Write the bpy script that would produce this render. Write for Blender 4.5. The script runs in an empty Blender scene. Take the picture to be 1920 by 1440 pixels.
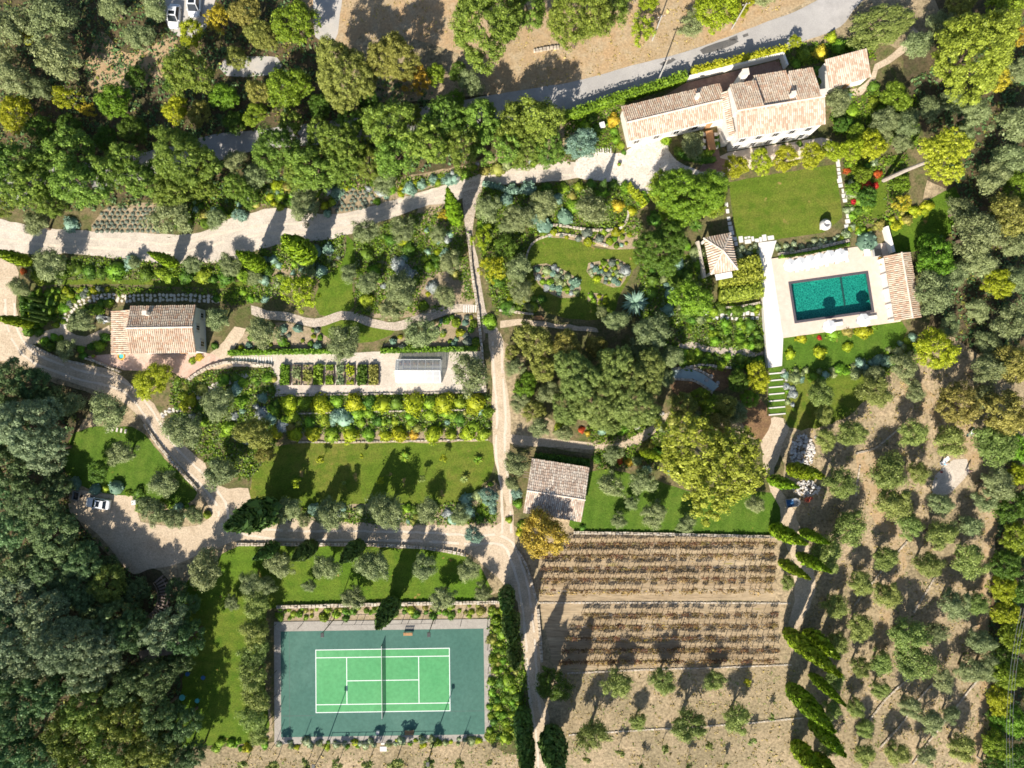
import bpy, bmesh, math, random
import numpy as np
from mathutils import Vector, Matrix

# ------------------------------------------------------------------ camera, sky, sun, exposure
S = bpy.context.scene
COL = S.collection
CAM_H, TILT, FPX = 123.0, math.radians(1.79), 1280.0
cam = bpy.data.cameras.new("camera")
cam.sensor_width = 36.0
cam.lens = 36.0 * FPX / 1920.0
cam.clip_start, cam.clip_end = 1.0, 3000.0
camo = bpy.data.objects.new("camera", cam)
camo.location = (0, 0, CAM_H)
camo.rotation_euler = (TILT, 0, 0)
COL.objects.link(camo)
S.camera = camo

SUN_EL, SH_AZ = math.radians(36.0), math.radians(20.0)     # shadows fall towards SH_AZ, clockwise from +Y
W = bpy.data.worlds.new("World")
S.world = W
W.use_nodes = True
wn = W.node_tree
sky = wn.nodes.new("ShaderNodeTexSky")
sky.sky_type = 'NISHITA'
sky.sun_disc = False
sky.sun_elevation = SUN_EL
sky.sun_rotation = SH_AZ + math.pi
wn.links.new(sky.outputs[0], wn.nodes["Background"].inputs[0])
wn.nodes["Background"].inputs[1].default_value = 0.085
sd = bpy.data.lights.new("sun", 'SUN')
sd.energy, sd.angle, sd.color = 5.0, math.radians(0.53), (1.0, 0.93, 0.82)
so = bpy.data.objects.new("sun", sd)
so.rotation_euler = Vector((math.sin(SH_AZ) * math.cos(SUN_EL), math.cos(SH_AZ) * math.cos(SUN_EL),
                            -math.sin(SUN_EL))).to_track_quat('-Z', 'Y').to_euler()
so.location = (-30, -80, 90)
COL.objects.link(so)
S.view_settings.view_transform = 'Standard'
S.view_settings.look = 'None'
S.view_settings.exposure = 0.68
S.view_settings.gamma = 1.0
S.render.engine = 'CYCLES'
S.cycles.max_bounces = 6
S.cycles.filter_width = 1.65
S.cycles.transparent_max_bounces = 12

# ------------------------------------------------------------------ terrain and picking
YB, SLOPE = -38.0, 0.07          # flat below YB, then a steady rise to the north


def zg(y):
    return max(0.0, SLOPE * (y - YB))


CT, ST = math.cos(TILT), math.sin(TILT)


def P(px, py, dz=0.0):
    """point dz above the ground that is seen at this place in the photograph"""
    x, y, z = (px - 960) / FPX, -(py - 720) / FPX, -1.0
    d = Vector((x, y * CT - z * ST, y * ST + z * CT))
    t = (dz - CAM_H) / d.z
    if t * d.y > YB:
        t = (CAM_H - dz + SLOPE * YB) / (SLOPE * d.y - d.z)
    return Vector((d.x * t, d.y * t, CAM_H + d.z * t))


def mpp(px, py, dz=0.0):
    return (CAM_H - P(px, py, dz).z) / FPX


def G(x, y, dz=0.0):
    return Vector((x, y, zg(y) + dz))


# ------------------------------------------------------------------ materials
def new_mat(name):
    m = bpy.data.materials.new(name)
    m.use_nodes = True
    nt = m.node_tree
    return m, nt, nt.nodes["Principled BSDF"]


def ramp(nt, stops):
    r = nt.nodes.new("ShaderNodeValToRGB")
    el = r.color_ramp.elements
    while len(el) < len(stops):
        el.new(0.5)
    for e, (p, c) in zip(el, stops):
        e.position = p
        e.color = (c[0], c[1], c[2], 1)
    return r


def noise(nt, scale, detail=6, rough=.6, vec=None, dist=0.0):
    n = nt.nodes.new("ShaderNodeTexNoise")
    n.inputs["Scale"].default_value = scale
    n.inputs["Detail"].default_value = detail
    n.inputs["Roughness"].default_value = rough
    n.inputs["Distortion"].default_value = dist
    if vec:
        nt.links.new(vec, n.inputs["Vector"])
    return n


def mixc(nt, f, a, b, mode='MIX'):
    m = nt.nodes.new("ShaderNodeMix")
    m.data_type = 'RGBA'
    m.blend_type = mode
    for s, v in ((m.inputs[0], f), (m.inputs[6], a), (m.inputs[7], b)):
        if hasattr(v, 'links'):
            nt.links.new(v, s)
        elif isinstance(v, tuple):
            s.default_value = (v[0], v[1], v[2], 1)
        else:
            s.default_value = v
    return m.outputs[2]


def ground_mat(name, c0, c1, c2, s_big=.08, s_mid=.6, s_fine=5.0, bump=.25, rough=.95, fine=.35, speck=None, stretch=None, mow=None):
    """soil, lawn or gravel: large patches, medium mottling and fine grain"""
    m, nt, b = new_mat(name)
    tc = nt.nodes.new("ShaderNodeTexCoord").outputs["Object"]
    if stretch:
        mp = nt.nodes.new("ShaderNodeMapping")
        mp.inputs["Scale"].default_value = (stretch[0], stretch[1], 1)
        nt.links.new(tc, mp.inputs[0])
        tc = mp.outputs[0]
    n1, n2, n3 = noise(nt, s_big, 5, .6, tc, .4), noise(nt, s_mid, 6, .65, tc, .3), noise(nt, s_fine, 5, .7, tc)
    r1 = ramp(nt, [(.36, c0), (.62, c1)])
    nt.links.new(n1.outputs[0], r1.inputs[0])
    r2 = ramp(nt, [(.42, (0, 0, 0)), (.66, (1, 1, 1))])
    nt.links.new(n2.outputs[0], r2.inputs[0])
    col = mixc(nt, r2.outputs[0], r1.outputs[0], c2)
    r3 = ramp(nt, [(.3, (1 - fine,) * 3), (.7, (1 + fine * .6,) * 3)])
    nt.links.new(n3.outputs[0], r3.inputs[0])
    col = mixc(nt, 1.0, col, r3.outputs[0], 'MULTIPLY')
    if speck:
        n4 = noise(nt, speck[0], 3, .6, tc)
        r4 = ramp(nt, [(speck[1], (0, 0, 0)), (speck[1] + .06, (1, 1, 1))])
        nt.links.new(n4.outputs[0], r4.inputs[0])
        col = mixc(nt, r4.outputs[0], col, speck[2])
    if mow is not None:
        mp2 = nt.nodes.new("ShaderNodeMapping")
        mp2.inputs["Rotation"].default_value = (0, 0, mow)
        nt.links.new(tc, mp2.inputs[0])
        wv = nt.nodes.new("ShaderNodeTexWave")
        wv.inputs["Scale"].default_value = .16
        wv.inputs["Distortion"].default_value = 1.2
        wv.inputs["Detail Scale"].default_value = .4
        nt.links.new(mp2.outputs[0], wv.inputs[0])
        r5 = ramp(nt, [(.3, (.94, .95, .94)), (.7, (1.03, 1.03, 1.0))])
        nt.links.new(wv.outputs["Fac"], r5.inputs[0])
        col = mixc(nt, 1.0, col, r5.outputs[0], 'MULTIPLY')
    nt.links.new(col, b.inputs["Base Color"])
    b.inputs["Roughness"].default_value = rough
    b.inputs["Specular IOR Level"].default_value = .15
    bp = nt.nodes.new("ShaderNodeBump")
    bp.inputs["Strength"].default_value = bump
    bp.inputs["Distance"].default_value = .25
    nt.links.new(n3.outputs[0], bp.inputs["Height"])
    nt.links.new(bp.outputs[0], b.inputs["Normal"])
    return m


def plain_mat(name, c, rough=.6, var=.12, scale=2.0, metal=0.0, spec=.4):
    m, nt, b = new_mat(name)
    tc = nt.nodes.new("ShaderNodeTexCoord").outputs["Object"]
    n = noise(nt, scale, 6, .65, tc)
    r = ramp(nt, [(.3, tuple(x * (1 - var) for x in c)), (.7, tuple(min(1, x * (1 + var)) for x in c))])
    nt.links.new(n.outputs[0], r.inputs[0])
    nt.links.new(r.outputs[0], b.inputs["Base Color"])
    b.inputs["Roughness"].default_value = rough
    b.inputs["Metallic"].default_value = metal
    b.inputs["Specular IOR Level"].default_value = spec
    return m


def island_mat(name, stops, rough=.85, var=.25, stain=None):
    """colour chosen piece by piece (tiles, stones, boards) plus weather stains"""
    m, nt, b = new_mat(name)
    g = nt.nodes.new("ShaderNodeNewGeometry")
    r = ramp(nt, stops)
    nt.links.new(g.outputs["Random Per Island"], r.inputs[0])
    tc = nt.nodes.new("ShaderNodeTexCoord").outputs["Object"]
    n = noise(nt, .55, 6, .7, tc, .5)
    r2 = ramp(nt, [(.3, (1 - var,) * 3), (.7, (1 + var * .5,) * 3)])
    nt.links.new(n.outputs[0], r2.inputs[0])
    col = mixc(nt, 1.0, r.outputs[0], r2.outputs[0], 'MULTIPLY')
    if stain:
        n2 = noise(nt, stain[0], 5, .7, tc, 1.0)
        r3 = ramp(nt, [(stain[1], (0, 0, 0)), (stain[1] + .12, (1, 1, 1))])
        nt.links.new(n2.outputs[0], r3.inputs[0])
        col = mixc(nt, r3.outputs[0], col, stain[2])
    nt.links.new(col, b.inputs["Base Color"])
    b.inputs["Roughness"].default_value = rough
    b.inputs["Specular IOR Level"].default_value = .2
    return m


def leaf_mat(name, ca, cb, cc=None, trans=.3, hue=.03, val=.5, objval=.35):
    trans *= .6
    """leaves: colour varies leaf by leaf, clump by clump and plant by plant"""
    m, nt, b = new_mat(name)
    L = nt.links
    g = nt.nodes.new("ShaderNodeNewGeometry")
    oi = nt.nodes.new("ShaderNodeObjectInfo")
    tc = nt.nodes.new("ShaderNodeTexCoord").outputs["Object"]
    r = ramp(nt, [(0.0, ca), (.8, cb), (1.0, cc or cb)])
    L.new(g.outputs["Random Per Island"], r.inputs[0])
    n = noise(nt, 2.2, 3, .5, tc)
    col = mixc(nt, n.outputs[0], r.outputs[0], cb)
    hs = nt.nodes.new("ShaderNodeHueSaturation")
    L.new(col, hs.inputs["Color"])

    def mr(src, lo, hi):
        k = nt.nodes.new("ShaderNodeMapRange")
        k.inputs[3].default_value, k.inputs[4].default_value = lo, hi
        L.new(src, k.inputs[0])
        return k.outputs[0]
    L.new(mr(oi.outputs["Random"], .5 - hue, .5 + hue), hs.inputs["Hue"])
    a = nt.nodes.new("ShaderNodeMath")
    a.operation = 'MULTIPLY'
    wn_ = nt.nodes.new("ShaderNodeTexWhiteNoise")
    wn_.noise_dimensions = '1D'
    L.new(oi.outputs["Random"], wn_.inputs["W"])
    L.new(mr(g.outputs["Random Per Island"], 1 - val * .5, 1 + val * .5), a.inputs[0])
    L.new(mr(wn_.outputs["Value"], 1 - objval * .5, 1 + objval * .5), a.inputs[1])
    L.new(a.outputs[0], hs.inputs["Value"])
    L.new(hs.outputs[0], b.inputs["Base Color"])
    b.inputs["Roughness"].default_value = .55
    b.inputs["Specular IOR Level"].default_value = .25
    t = nt.nodes.new("ShaderNodeBsdfTranslucent")
    L.new(hs.outputs[0], t.inputs[0])
    mx = nt.nodes.new("ShaderNodeMixShader")
    mx.inputs[0].default_value = trans
    L.new(b.outputs[0], mx.inputs[1])
    L.new(t.outputs[0], mx.inputs[2])
    L.new(mx.outputs[0], nt.nodes["Material Output"].inputs[0])
    return m


M = {}
M['dry'] = ground_mat("dry_earth", (.52, .395, .25), (.28, .225, .13), (.37, .295, .18), .10, .35, 2.2, .5, fine=.6,
                      speck=(.7, .64, (.21, .20, .09)))
M['vine_soil'] = ground_mat("vineyard_soil", (.41, .31, .195), (.33, .245, .15), (.45, .355, .23), .25, .8, 3.0, .4, fine=.45,
                            speck=(1.2, .66, (.30, .25, .09)), stretch=(.12, 1.0))
M['orange'] = ground_mat("orange_earth", (.46, .305, .165), (.40, .29, .165), (.44, .345, .22), .08, .5, 3.0, .35, fine=.35)
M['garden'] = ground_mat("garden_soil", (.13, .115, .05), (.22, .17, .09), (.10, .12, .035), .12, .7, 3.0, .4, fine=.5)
M['bedsoil'] = ground_mat("bed_soil", (.44, .34, .23), (.37, .28, .18), (.28, .23, .13), .2, .9, 4.0, .4, fine=.4)
M['forest'] = ground_mat("woodland_floor", (.11, .085, .05), (.16, .11, .06), (.07, .075, .03), .1, .6, 3.0, .4, fine=.5)
M['brownsoil'] = ground_mat("brown_soil", (.15, .085, .05), (.22, .13, .07), (.27, .17, .08), .2, .7, 4.0, .4, fine=.5)
M['lawn'] = ground_mat("lawn_grass", (.095, .18, .014), (.145, .19, .024), (.08, .152, .012), .06, .45, 4.0, .5, fine=.45, speck=(.45, .67, (0.3, 0.2, 0.06)), mow=1.6)
M['lawn_dry'] = ground_mat("lawn_tired", (.118, .176, .018), (.18, .182, .034), (.095, .155, .014), .07, .5, 4.0, .5, fine=.45, speck=(.45, .67, (0.31, 0.22, 0.08)), mow=1.45)
M['lawn_rich'] = ground_mat("lawn_rich", (.080, .165, .016), (.115, .175, .024), (.068, .135, .013), .09, .55, 4.0, .5, fine=.4, speck=(.45, .67, (0.22, 0.2, 0.04)), mow=0.2)
M['gravel'] = ground_mat("pale_gravel", (.59, .515, .425), (.64, .56, .47), (.50, .435, .355), .12, .5, 5.0, .3, fine=.3)
M['gravel_warm'] = ground_mat("warm_gravel", (.62, .50, .365), (.55, .44, .315), (.49, .385, .27), .1, .5, 4.0, .3, fine=.35)
M['white_gravel'] = ground_mat("white_gravel", (.66, .61, .53), (.60, .53, .44), (.70, .65, .58), .2, 1.0, 4.0, .3,
                               fine=.3, speck=(2.5, .60, (.45, .36, .27)))
M['track'] = ground_mat("wheel_track", (.64, .55, .44), (.58, .49, .39), (.67, .58, .47), .2, .8, 5.0, .2, fine=.2)
M['asphalt'] = ground_mat("pale_asphalt", (.40, .38, .355), (.45, .425, .40), (.37, .35, .33), .1, .5, 8.0, .15, fine=.2)
M['patch'] = ground_mat("road_patch", (.12, .115, .11), (.16, .15, .14), (.10, .10, .10), .3, 1.0, 8.0, .15, fine=.2)
M['concrete'] = ground_mat("concrete", (.48, .45, .41), (.42, .40, .37), (.50, .46, .41), .2, .8, 8.0, .1, fine=.15)
M['cobble'] = ground_mat("cobble_path", (.52, .44, .35), (.45, .37, .29), (.60, .51, .42), .4, 2.2, 5.0, .5, fine=.5)
M['deck'] = ground_mat("pale_stone_paving", (.68, .555, .45), (.64, .51, .41), (.70, .59, .49), .25, 1.2, 6.0, .05, fine=.10)
M['whitepath'] = ground_mat("white_stone_paving", (.78, .74, .68), (.74, .69, .63), (.80, .76, .71), .25, 1.2, 6.0, .05, fine=.08)
M['terracotta'] = ground_mat("terracotta_paving", (.56, .385, .30), (.50, .335, .255), (.61, .45, .36), .3, 1.1, 4.0, .1, fine=.2)
M['brownpave'] = ground_mat("brown_paving", (.33, .20, .15), (.28, .17, .13), (.38, .25, .19), .3, 1.1, 4.0, .1, fine=.2)
M['court_teal'] = ground_mat("court_teal_paint", (.056, .142, .112), (.086, .185, .145), (.066, .156, .122), .06, .25, 1.6, .03, rough=.8, fine=.16)
M['court_green'] = ground_mat("court_green_paint", (.090, .325, .130), (.125, .38, .16), (.105, .345, .14), .06, .25, 1.6, .03, rough=.8, fine=.16)
M['court_kerb'] = ground_mat("court_kerb", (.39, .355, .31), (.345, .31, .27), (.42, .385, .335), .3, 1.2, 6.0, .15, fine=.25)
M['white'] = plain_mat("white_paint", (.80, .79, .77), .55, .04)
M['line'] = plain_mat("line_paint", (.82, .84, .82), .7, .05)
M['render'] = plain_mat("white_render", (.80, .76, .70), .9, .06, .8, spec=.1)
M['greyrender'] = plain_mat("grey_render", (.62, .62, .62), .9, .06, .8, spec=.1)
M['stone'] = island_mat("pale_wall_stone", [(0, (.62, .54, .43)), (.4, (.50, .42, .32)), (.7, (.70, .63, .53)), (1, (.42, .36, .28))])
M['slab'] = island_mat("white_slab", [(0, (.78, .75, .70)), (.5, (.72, .68, .62)), (1, (.82, .80, .77))], var=.12)
M['flag'] = island_mat("flagstone", [(0, (.66, .58, .48)), (.5, (.74, .67, .57)), (1, (.56, .49, .41))], var=.15)
M['rubble'] = island_mat("rubble_stone", [(0, (.72, .68, .63)), (.5, (.60, .55, .50)), (.8, (.80, .77, .74)), (1, (.35, .32, .30))])
M['tile_warm'] = island_mat("roof_tile_warm", [(0, (.60, .46, .33)), (.3, (.68, .57, .43)), (.55, (.54, .35, .24)), (.75, (.72, .62, .49)),
                            (.9, (.50, .34, .23)), (1, (.70, .47, .32))], var=.25, stain=(.35, .66, (.56, .32, .20)))
M['tile_pale'] = island_mat("roof_tile_pale", [(0, (.64, .52, .41)), (.4, (.70, .60, .49)), (.7, (.56, .42, .31)), (1, (.50, .35, .25))],
                            var=.2, stain=(.5, .68, (.62, .46, .36)))
M['tile_old'] = island_mat("roof_tile_old", [(0, (.62, .50, .39)), (.25, (.74, .66, .55)), (.5, (.50, .36, .27)), (.7, (.70, .58, .47)),
                           (.85, (.38, .29, .23)), (1, (.80, .72, .61))], var=.35, stain=(.45, .62, (.32, .26, .22)))
M['rooftop'] = plain_mat("roof_underlay", (.40, .29, .21), .9, .2)
M['ridge'] = island_mat("ridge_tile", [(0, (.70, .57, .46)), (1, (.78, .68, .58))], var=.15)
M['wood'] = island_mat("weathered_wood", [(0, (.22, .17, .13)), (.5, (.28, .22, .18)), (1, (.17, .13, .11))])
M['teak'] = island_mat("teak_wood", [(0, (.42, .23, .11)), (1, (.52, .30, .15))])
M['bark'] = plain_mat("bark", (.17, .125, .09), .95, .3, 4.0, spec=.1)
M['bark_pale'] = plain_mat("pale_bark", (.36, .31, .26), .95, .25, 4.0, spec=.1)
M['metal'] = plain_mat("dark_metal", (.06, .06, .06), .5, .1, metal=.6)
M['galv'] = plain_mat("galvanised_metal", (.42, .43, .44), .45, .1, metal=.7)
M['dark'] = plain_mat("dark_rubber", (.03, .03, .03), .8, .1)
M['carwhite'] = plain_mat("car_white_paint", (.80, .81, .82), .22, .02, spec=.6)
M['carglass'] = plain_mat("car_glass", (.015, .02, .025), .06, .02, spec=.7)
M['frost'] = plain_mat("grey_plastic", (.45, .45, .45), .6, .05)
M['canvas'] = plain_mat("white_canvas", (.83, .82, .80), .85, .04, spec=.1)
M['cushion'] = plain_mat("cream_cushion", (.78, .74, .67), .9, .05, spec=.1)
M['yellowfab'] = plain_mat("yellow_fabric", (.72, .42, .05), .9, .08, spec=.1)
M['bluetarp'] = plain_mat("blue_tarp", (.03, .12, .28), .5, .15)
M['redmetal'] = plain_mat("red_metal", (.45, .09, .05), .5, .12)
M['turq'] = plain_mat("turquoise_paint", (.10, .50, .52), .4, .05)
M['pole'] = plain_mat("grey_pole", (.42, .40, .37), .9, .15)
M['skin'] = plain_mat("skin", (.50, .32, .24), .6, .05)
M['hair'] = plain_mat("dark_hair", (.03, .022, .018), .8, .1)
M['shirt_blue'] = plain_mat("light_blue_cloth", (.16, .42, .62), .9, .06)
M['navy'] = plain_mat("navy_cloth", (.02, .045, .10), .9, .06)
M['jeans'] = plain_mat("blue_grey_cloth", (.10, .13, .18), .9, .06)
M['coping'] = plain_mat("dark_pool_coping", (.085, .075, .085), .6, .15)
M['jar'] = plain_mat("grey_stoneware", (.60, .58, .55), .7, .1)
M['pot'] = plain_mat("terracotta_pot", (.50, .25, .14), .8, .1)
M['awning'] = M['canvas']

M['l_olive'] = leaf_mat("olive_leaves", (.125, .165, .058), (.235, .28, .11), (.35, .39, .20), .2, .015, .5, .3)
M['l_olive2'] = leaf_mat("green_olive_leaves", (.12, .175, .032), (.23, .29, .065), (.34, .38, .13), .22, .02, .5, .3)
M['l_oak'] = leaf_mat("oak_leaves", (.07, .14, .016), (.185, .265, .035), (.30, .365, .07), .25, .025, .6, .3)
M['l_forest'] = leaf_mat("forest_leaves", (.045, .10, .030), (.12, .195, .065), (.22, .30, .125), .22, .03, .6, .4)
M['l_sage'] = leaf_mat("sage_leaves", (.10, .145, .065), (.22, .275, .135), (.34, .39, .22), .2, .015, .6, .3)
M['l_fyel'] = leaf_mat("yellowing_wood_leaves", (.085, .13, .02), (.20, .25, .04), (.31, .345, .07), .22, .02, .6, .3)
M['l_green'] = leaf_mat("green_leaves", (.085, .17, .012), (.19, .30, .020), (.29, .39, .036), .28, .03, .6, .3)
M['l_dark'] = leaf_mat("dark_green_leaves", (.04, .10, .012), (.09, .175, .018), (.15, .245, .03), .25, .02, .5, .3)
M['l_lime'] = leaf_mat("lime_leaves", (.17, .235, .010), (.34, .385, .016), (.47, .48, .03), .3, .02, .5, .25)
M['l_yellow'] = leaf_mat("yellow_leaves", (.28, .22, .02), (.50, .38, .03), (.58, .42, .05), .3, .02, .5, .2)
M['l_grove'] = leaf_mat("grove_leaves", (.11, .165, .035), (.22, .28, .065), (.33, .385, .12), .22, .012, .6, .2)
M['l_autumn'] = leaf_mat("autumn_leaves", (.34, .28, .03), (.50, .42, .05), (.60, .52, .09), .25, .02, .6, .2)
M['l_brown'] = leaf_mat("olive_brown_leaves", (.155, .165, .028), (.28, .275, .055), (.38, .35, .10), .22, .025, .6, .25)
M['l_blue'] = leaf_mat("blue_green_leaves", (.10, .20, .125), (.22, .345, .245), (.33, .46, .37), .2, .015, .5, .25)
M['l_grey'] = leaf_mat("grey_leaves", (.20, .225, .21), (.33, .36, .34), (.45, .48, .46), .15, .01, .5, .25)
M['l_pine'] = leaf_mat("pine_needles", (.25, .31, .02), (.40, .45, .028), (.48, .51, .045), .25, .015, .5, .15)
M['l_pine2'] = leaf_mat("old_pine_needles", (.16, .205, .018), (.29, .335, .035), (.39, .415, .07), .25, .015, .6, .15)
M['l_cyp'] = leaf_mat("cypress_foliage", (.075, .15, .008), (.20, .295, .013), (.30, .39, .025), .2, .02, .6, .2)
M['l_cypd'] = leaf_mat("dark_cypress_foliage", (.045, .095, .022), (.095, .165, .036), (.14, .22, .05), .2, .02, .6, .2)
M['l_lav'] = leaf_mat("lavender_foliage", (.11, .14, .10), (.17, .20, .15), (.24, .27, .21), .1, .01, .4, .2)
M['l_red'] = leaf_mat("red_leaves", (.28, .02, .015), (.45, .05, .02), (.50, .16, .03), .3, .02, .5, .2)
M['l_vine'] = leaf_mat("vine_leaves", (.13, .07, .03), (.21, .125, .05), (.31, .24, .07), .2, .03, .6, .4)
M['l_flower'] = leaf_mat("white_flower_shrub_leaves", (.12, .18, .06), (.24, .30, .13), (.80, .80, .74), .2, .02, .5, .2)
M['l_straw'] = leaf_mat("straw_grass", (.36, .29, .10), (.45, .37, .12), (.50, .41, .15), .2, .03, .5, .2)


def water_mat():
    m, nt, b = new_mat("pool_water")
    L = nt.links
    tc = nt.nodes.new("ShaderNodeTexCoord").outputs["Object"]
    n = noise(nt, 2.2, 3, .5, tc, .6)
    bp = nt.nodes.new("ShaderNodeBump")
    bp.inputs["Strength"].default_value = .25
    bp.inputs["Distance"].default_value = .1
    L.new(n.outputs[0], bp.inputs["Height"])
    tr = nt.nodes.new("ShaderNodeBsdfTransparent")
    tr.inputs[0].default_value = (.50, .95, .88, 1)
    gl = nt.nodes.new("ShaderNodeBsdfGlossy")
    gl.inputs["Roughness"].default_value = .03
    L.new(bp.outputs[0], gl.inputs["Normal"])
    lw = nt.nodes.new("ShaderNodeLayerWeight")
    pw = nt.nodes.new("ShaderNodeMath")
    pw.operation = 'POWER'
    pw.inputs[1].default_value = 5.0
    L.new(lw.outputs["Facing"], pw.inputs[0])
    ma = nt.nodes.new("ShaderNodeMath")
    ma.operation = 'MULTIPLY_ADD'
    ma.inputs[1].default_value, ma.inputs[2].default_value = .9, .03
    L.new(pw.outputs[0], ma.inputs[0])
    mx = nt.nodes.new("ShaderNodeMixShader")
    L.new(ma.outputs[0], mx.inputs[0])
    L.new(tr.outputs[0], mx.inputs[1])
    L.new(gl.outputs[0], mx.inputs[2])
    L.new(mx.outputs[0], nt.nodes["Material Output"].inputs[0])
    return m


def glass_mat():
    m, nt, b = new_mat("greenhouse_glass")
    L = nt.links
    tr = nt.nodes.new("ShaderNodeBsdfTransparent")
    tr.inputs[0].default_value = (.80, .84, .84, 1)
    gl = nt.nodes.new("ShaderNodeBsdfGlossy")
    gl.inputs["Roughness"].default_value = .12
    df = nt.nodes.new("ShaderNodeBsdfDiffuse")
    df.inputs[0].default_value = (.78, .80, .82, 1)
    g = nt.nodes.new("ShaderNodeNewGeometry")
    k = nt.nodes.new("ShaderNodeMapRange")
    k.inputs[3].default_value, k.inputs[4].default_value = .15, .45
    L.new(g.outputs["Random Per Island"], k.inputs[0])
    m1 = nt.nodes.new("ShaderNodeMixShader")
    L.new(k.outputs[0], m1.inputs[0])
    L.new(tr.outputs[0], m1.inputs[1])
    L.new(df.outputs[0], m1.inputs[2])
    m2 = nt.nodes.new("ShaderNodeMixShader")
    m2.inputs[0].default_value = .12
    L.new(m1.outputs[0], m2.inputs[1])
    L.new(gl.outputs[0], m2.inputs[2])
    L.new(m2.outputs[0], nt.nodes["Material Output"].inputs[0])
    return m


def net_mat():
    m, nt, b = new_mat("net_cord")
    tr = nt.nodes.new("ShaderNodeBsdfTransparent")
    b.inputs["Base Color"].default_value = (.02, .025, .025, 1)
    mx = nt.nodes.new("ShaderNodeMixShader")
    mx.inputs[0].default_value = .5
    nt.links.new(tr.outputs[0], mx.inputs[1])
    nt.links.new(b.outputs[0], mx.inputs[2])
    nt.links.new(mx.outputs[0], nt.nodes["Material Output"].inputs[0])
    return m


def caustic_paint_mat():
    m, nt, b = new_mat("pool_painted_caustics")
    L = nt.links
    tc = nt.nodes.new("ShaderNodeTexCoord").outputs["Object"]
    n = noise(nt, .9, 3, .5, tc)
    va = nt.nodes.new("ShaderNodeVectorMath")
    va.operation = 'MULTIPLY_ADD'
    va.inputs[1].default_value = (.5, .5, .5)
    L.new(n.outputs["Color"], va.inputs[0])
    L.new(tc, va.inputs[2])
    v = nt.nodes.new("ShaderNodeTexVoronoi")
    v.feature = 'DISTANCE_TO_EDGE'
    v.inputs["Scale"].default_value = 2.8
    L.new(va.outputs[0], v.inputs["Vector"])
    r = ramp(nt, [(.02, (.08, .36, .30)), (.10, (.022, .20, .175)), (.3, (.012, .135, .125))])  # teal basin with the water's caustic light lines painted into its colour
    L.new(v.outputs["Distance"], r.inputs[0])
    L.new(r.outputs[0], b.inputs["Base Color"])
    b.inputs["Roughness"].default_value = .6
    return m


M['water'], M['glass'], M['net'], M['painted_caustics'] = water_mat(), glass_mat(), net_mat(), caustic_paint_mat()
M['stream'] = plain_mat("stream_water", (.34, .42, .40), .12, .12, 1.0, spec=.6)


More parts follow.
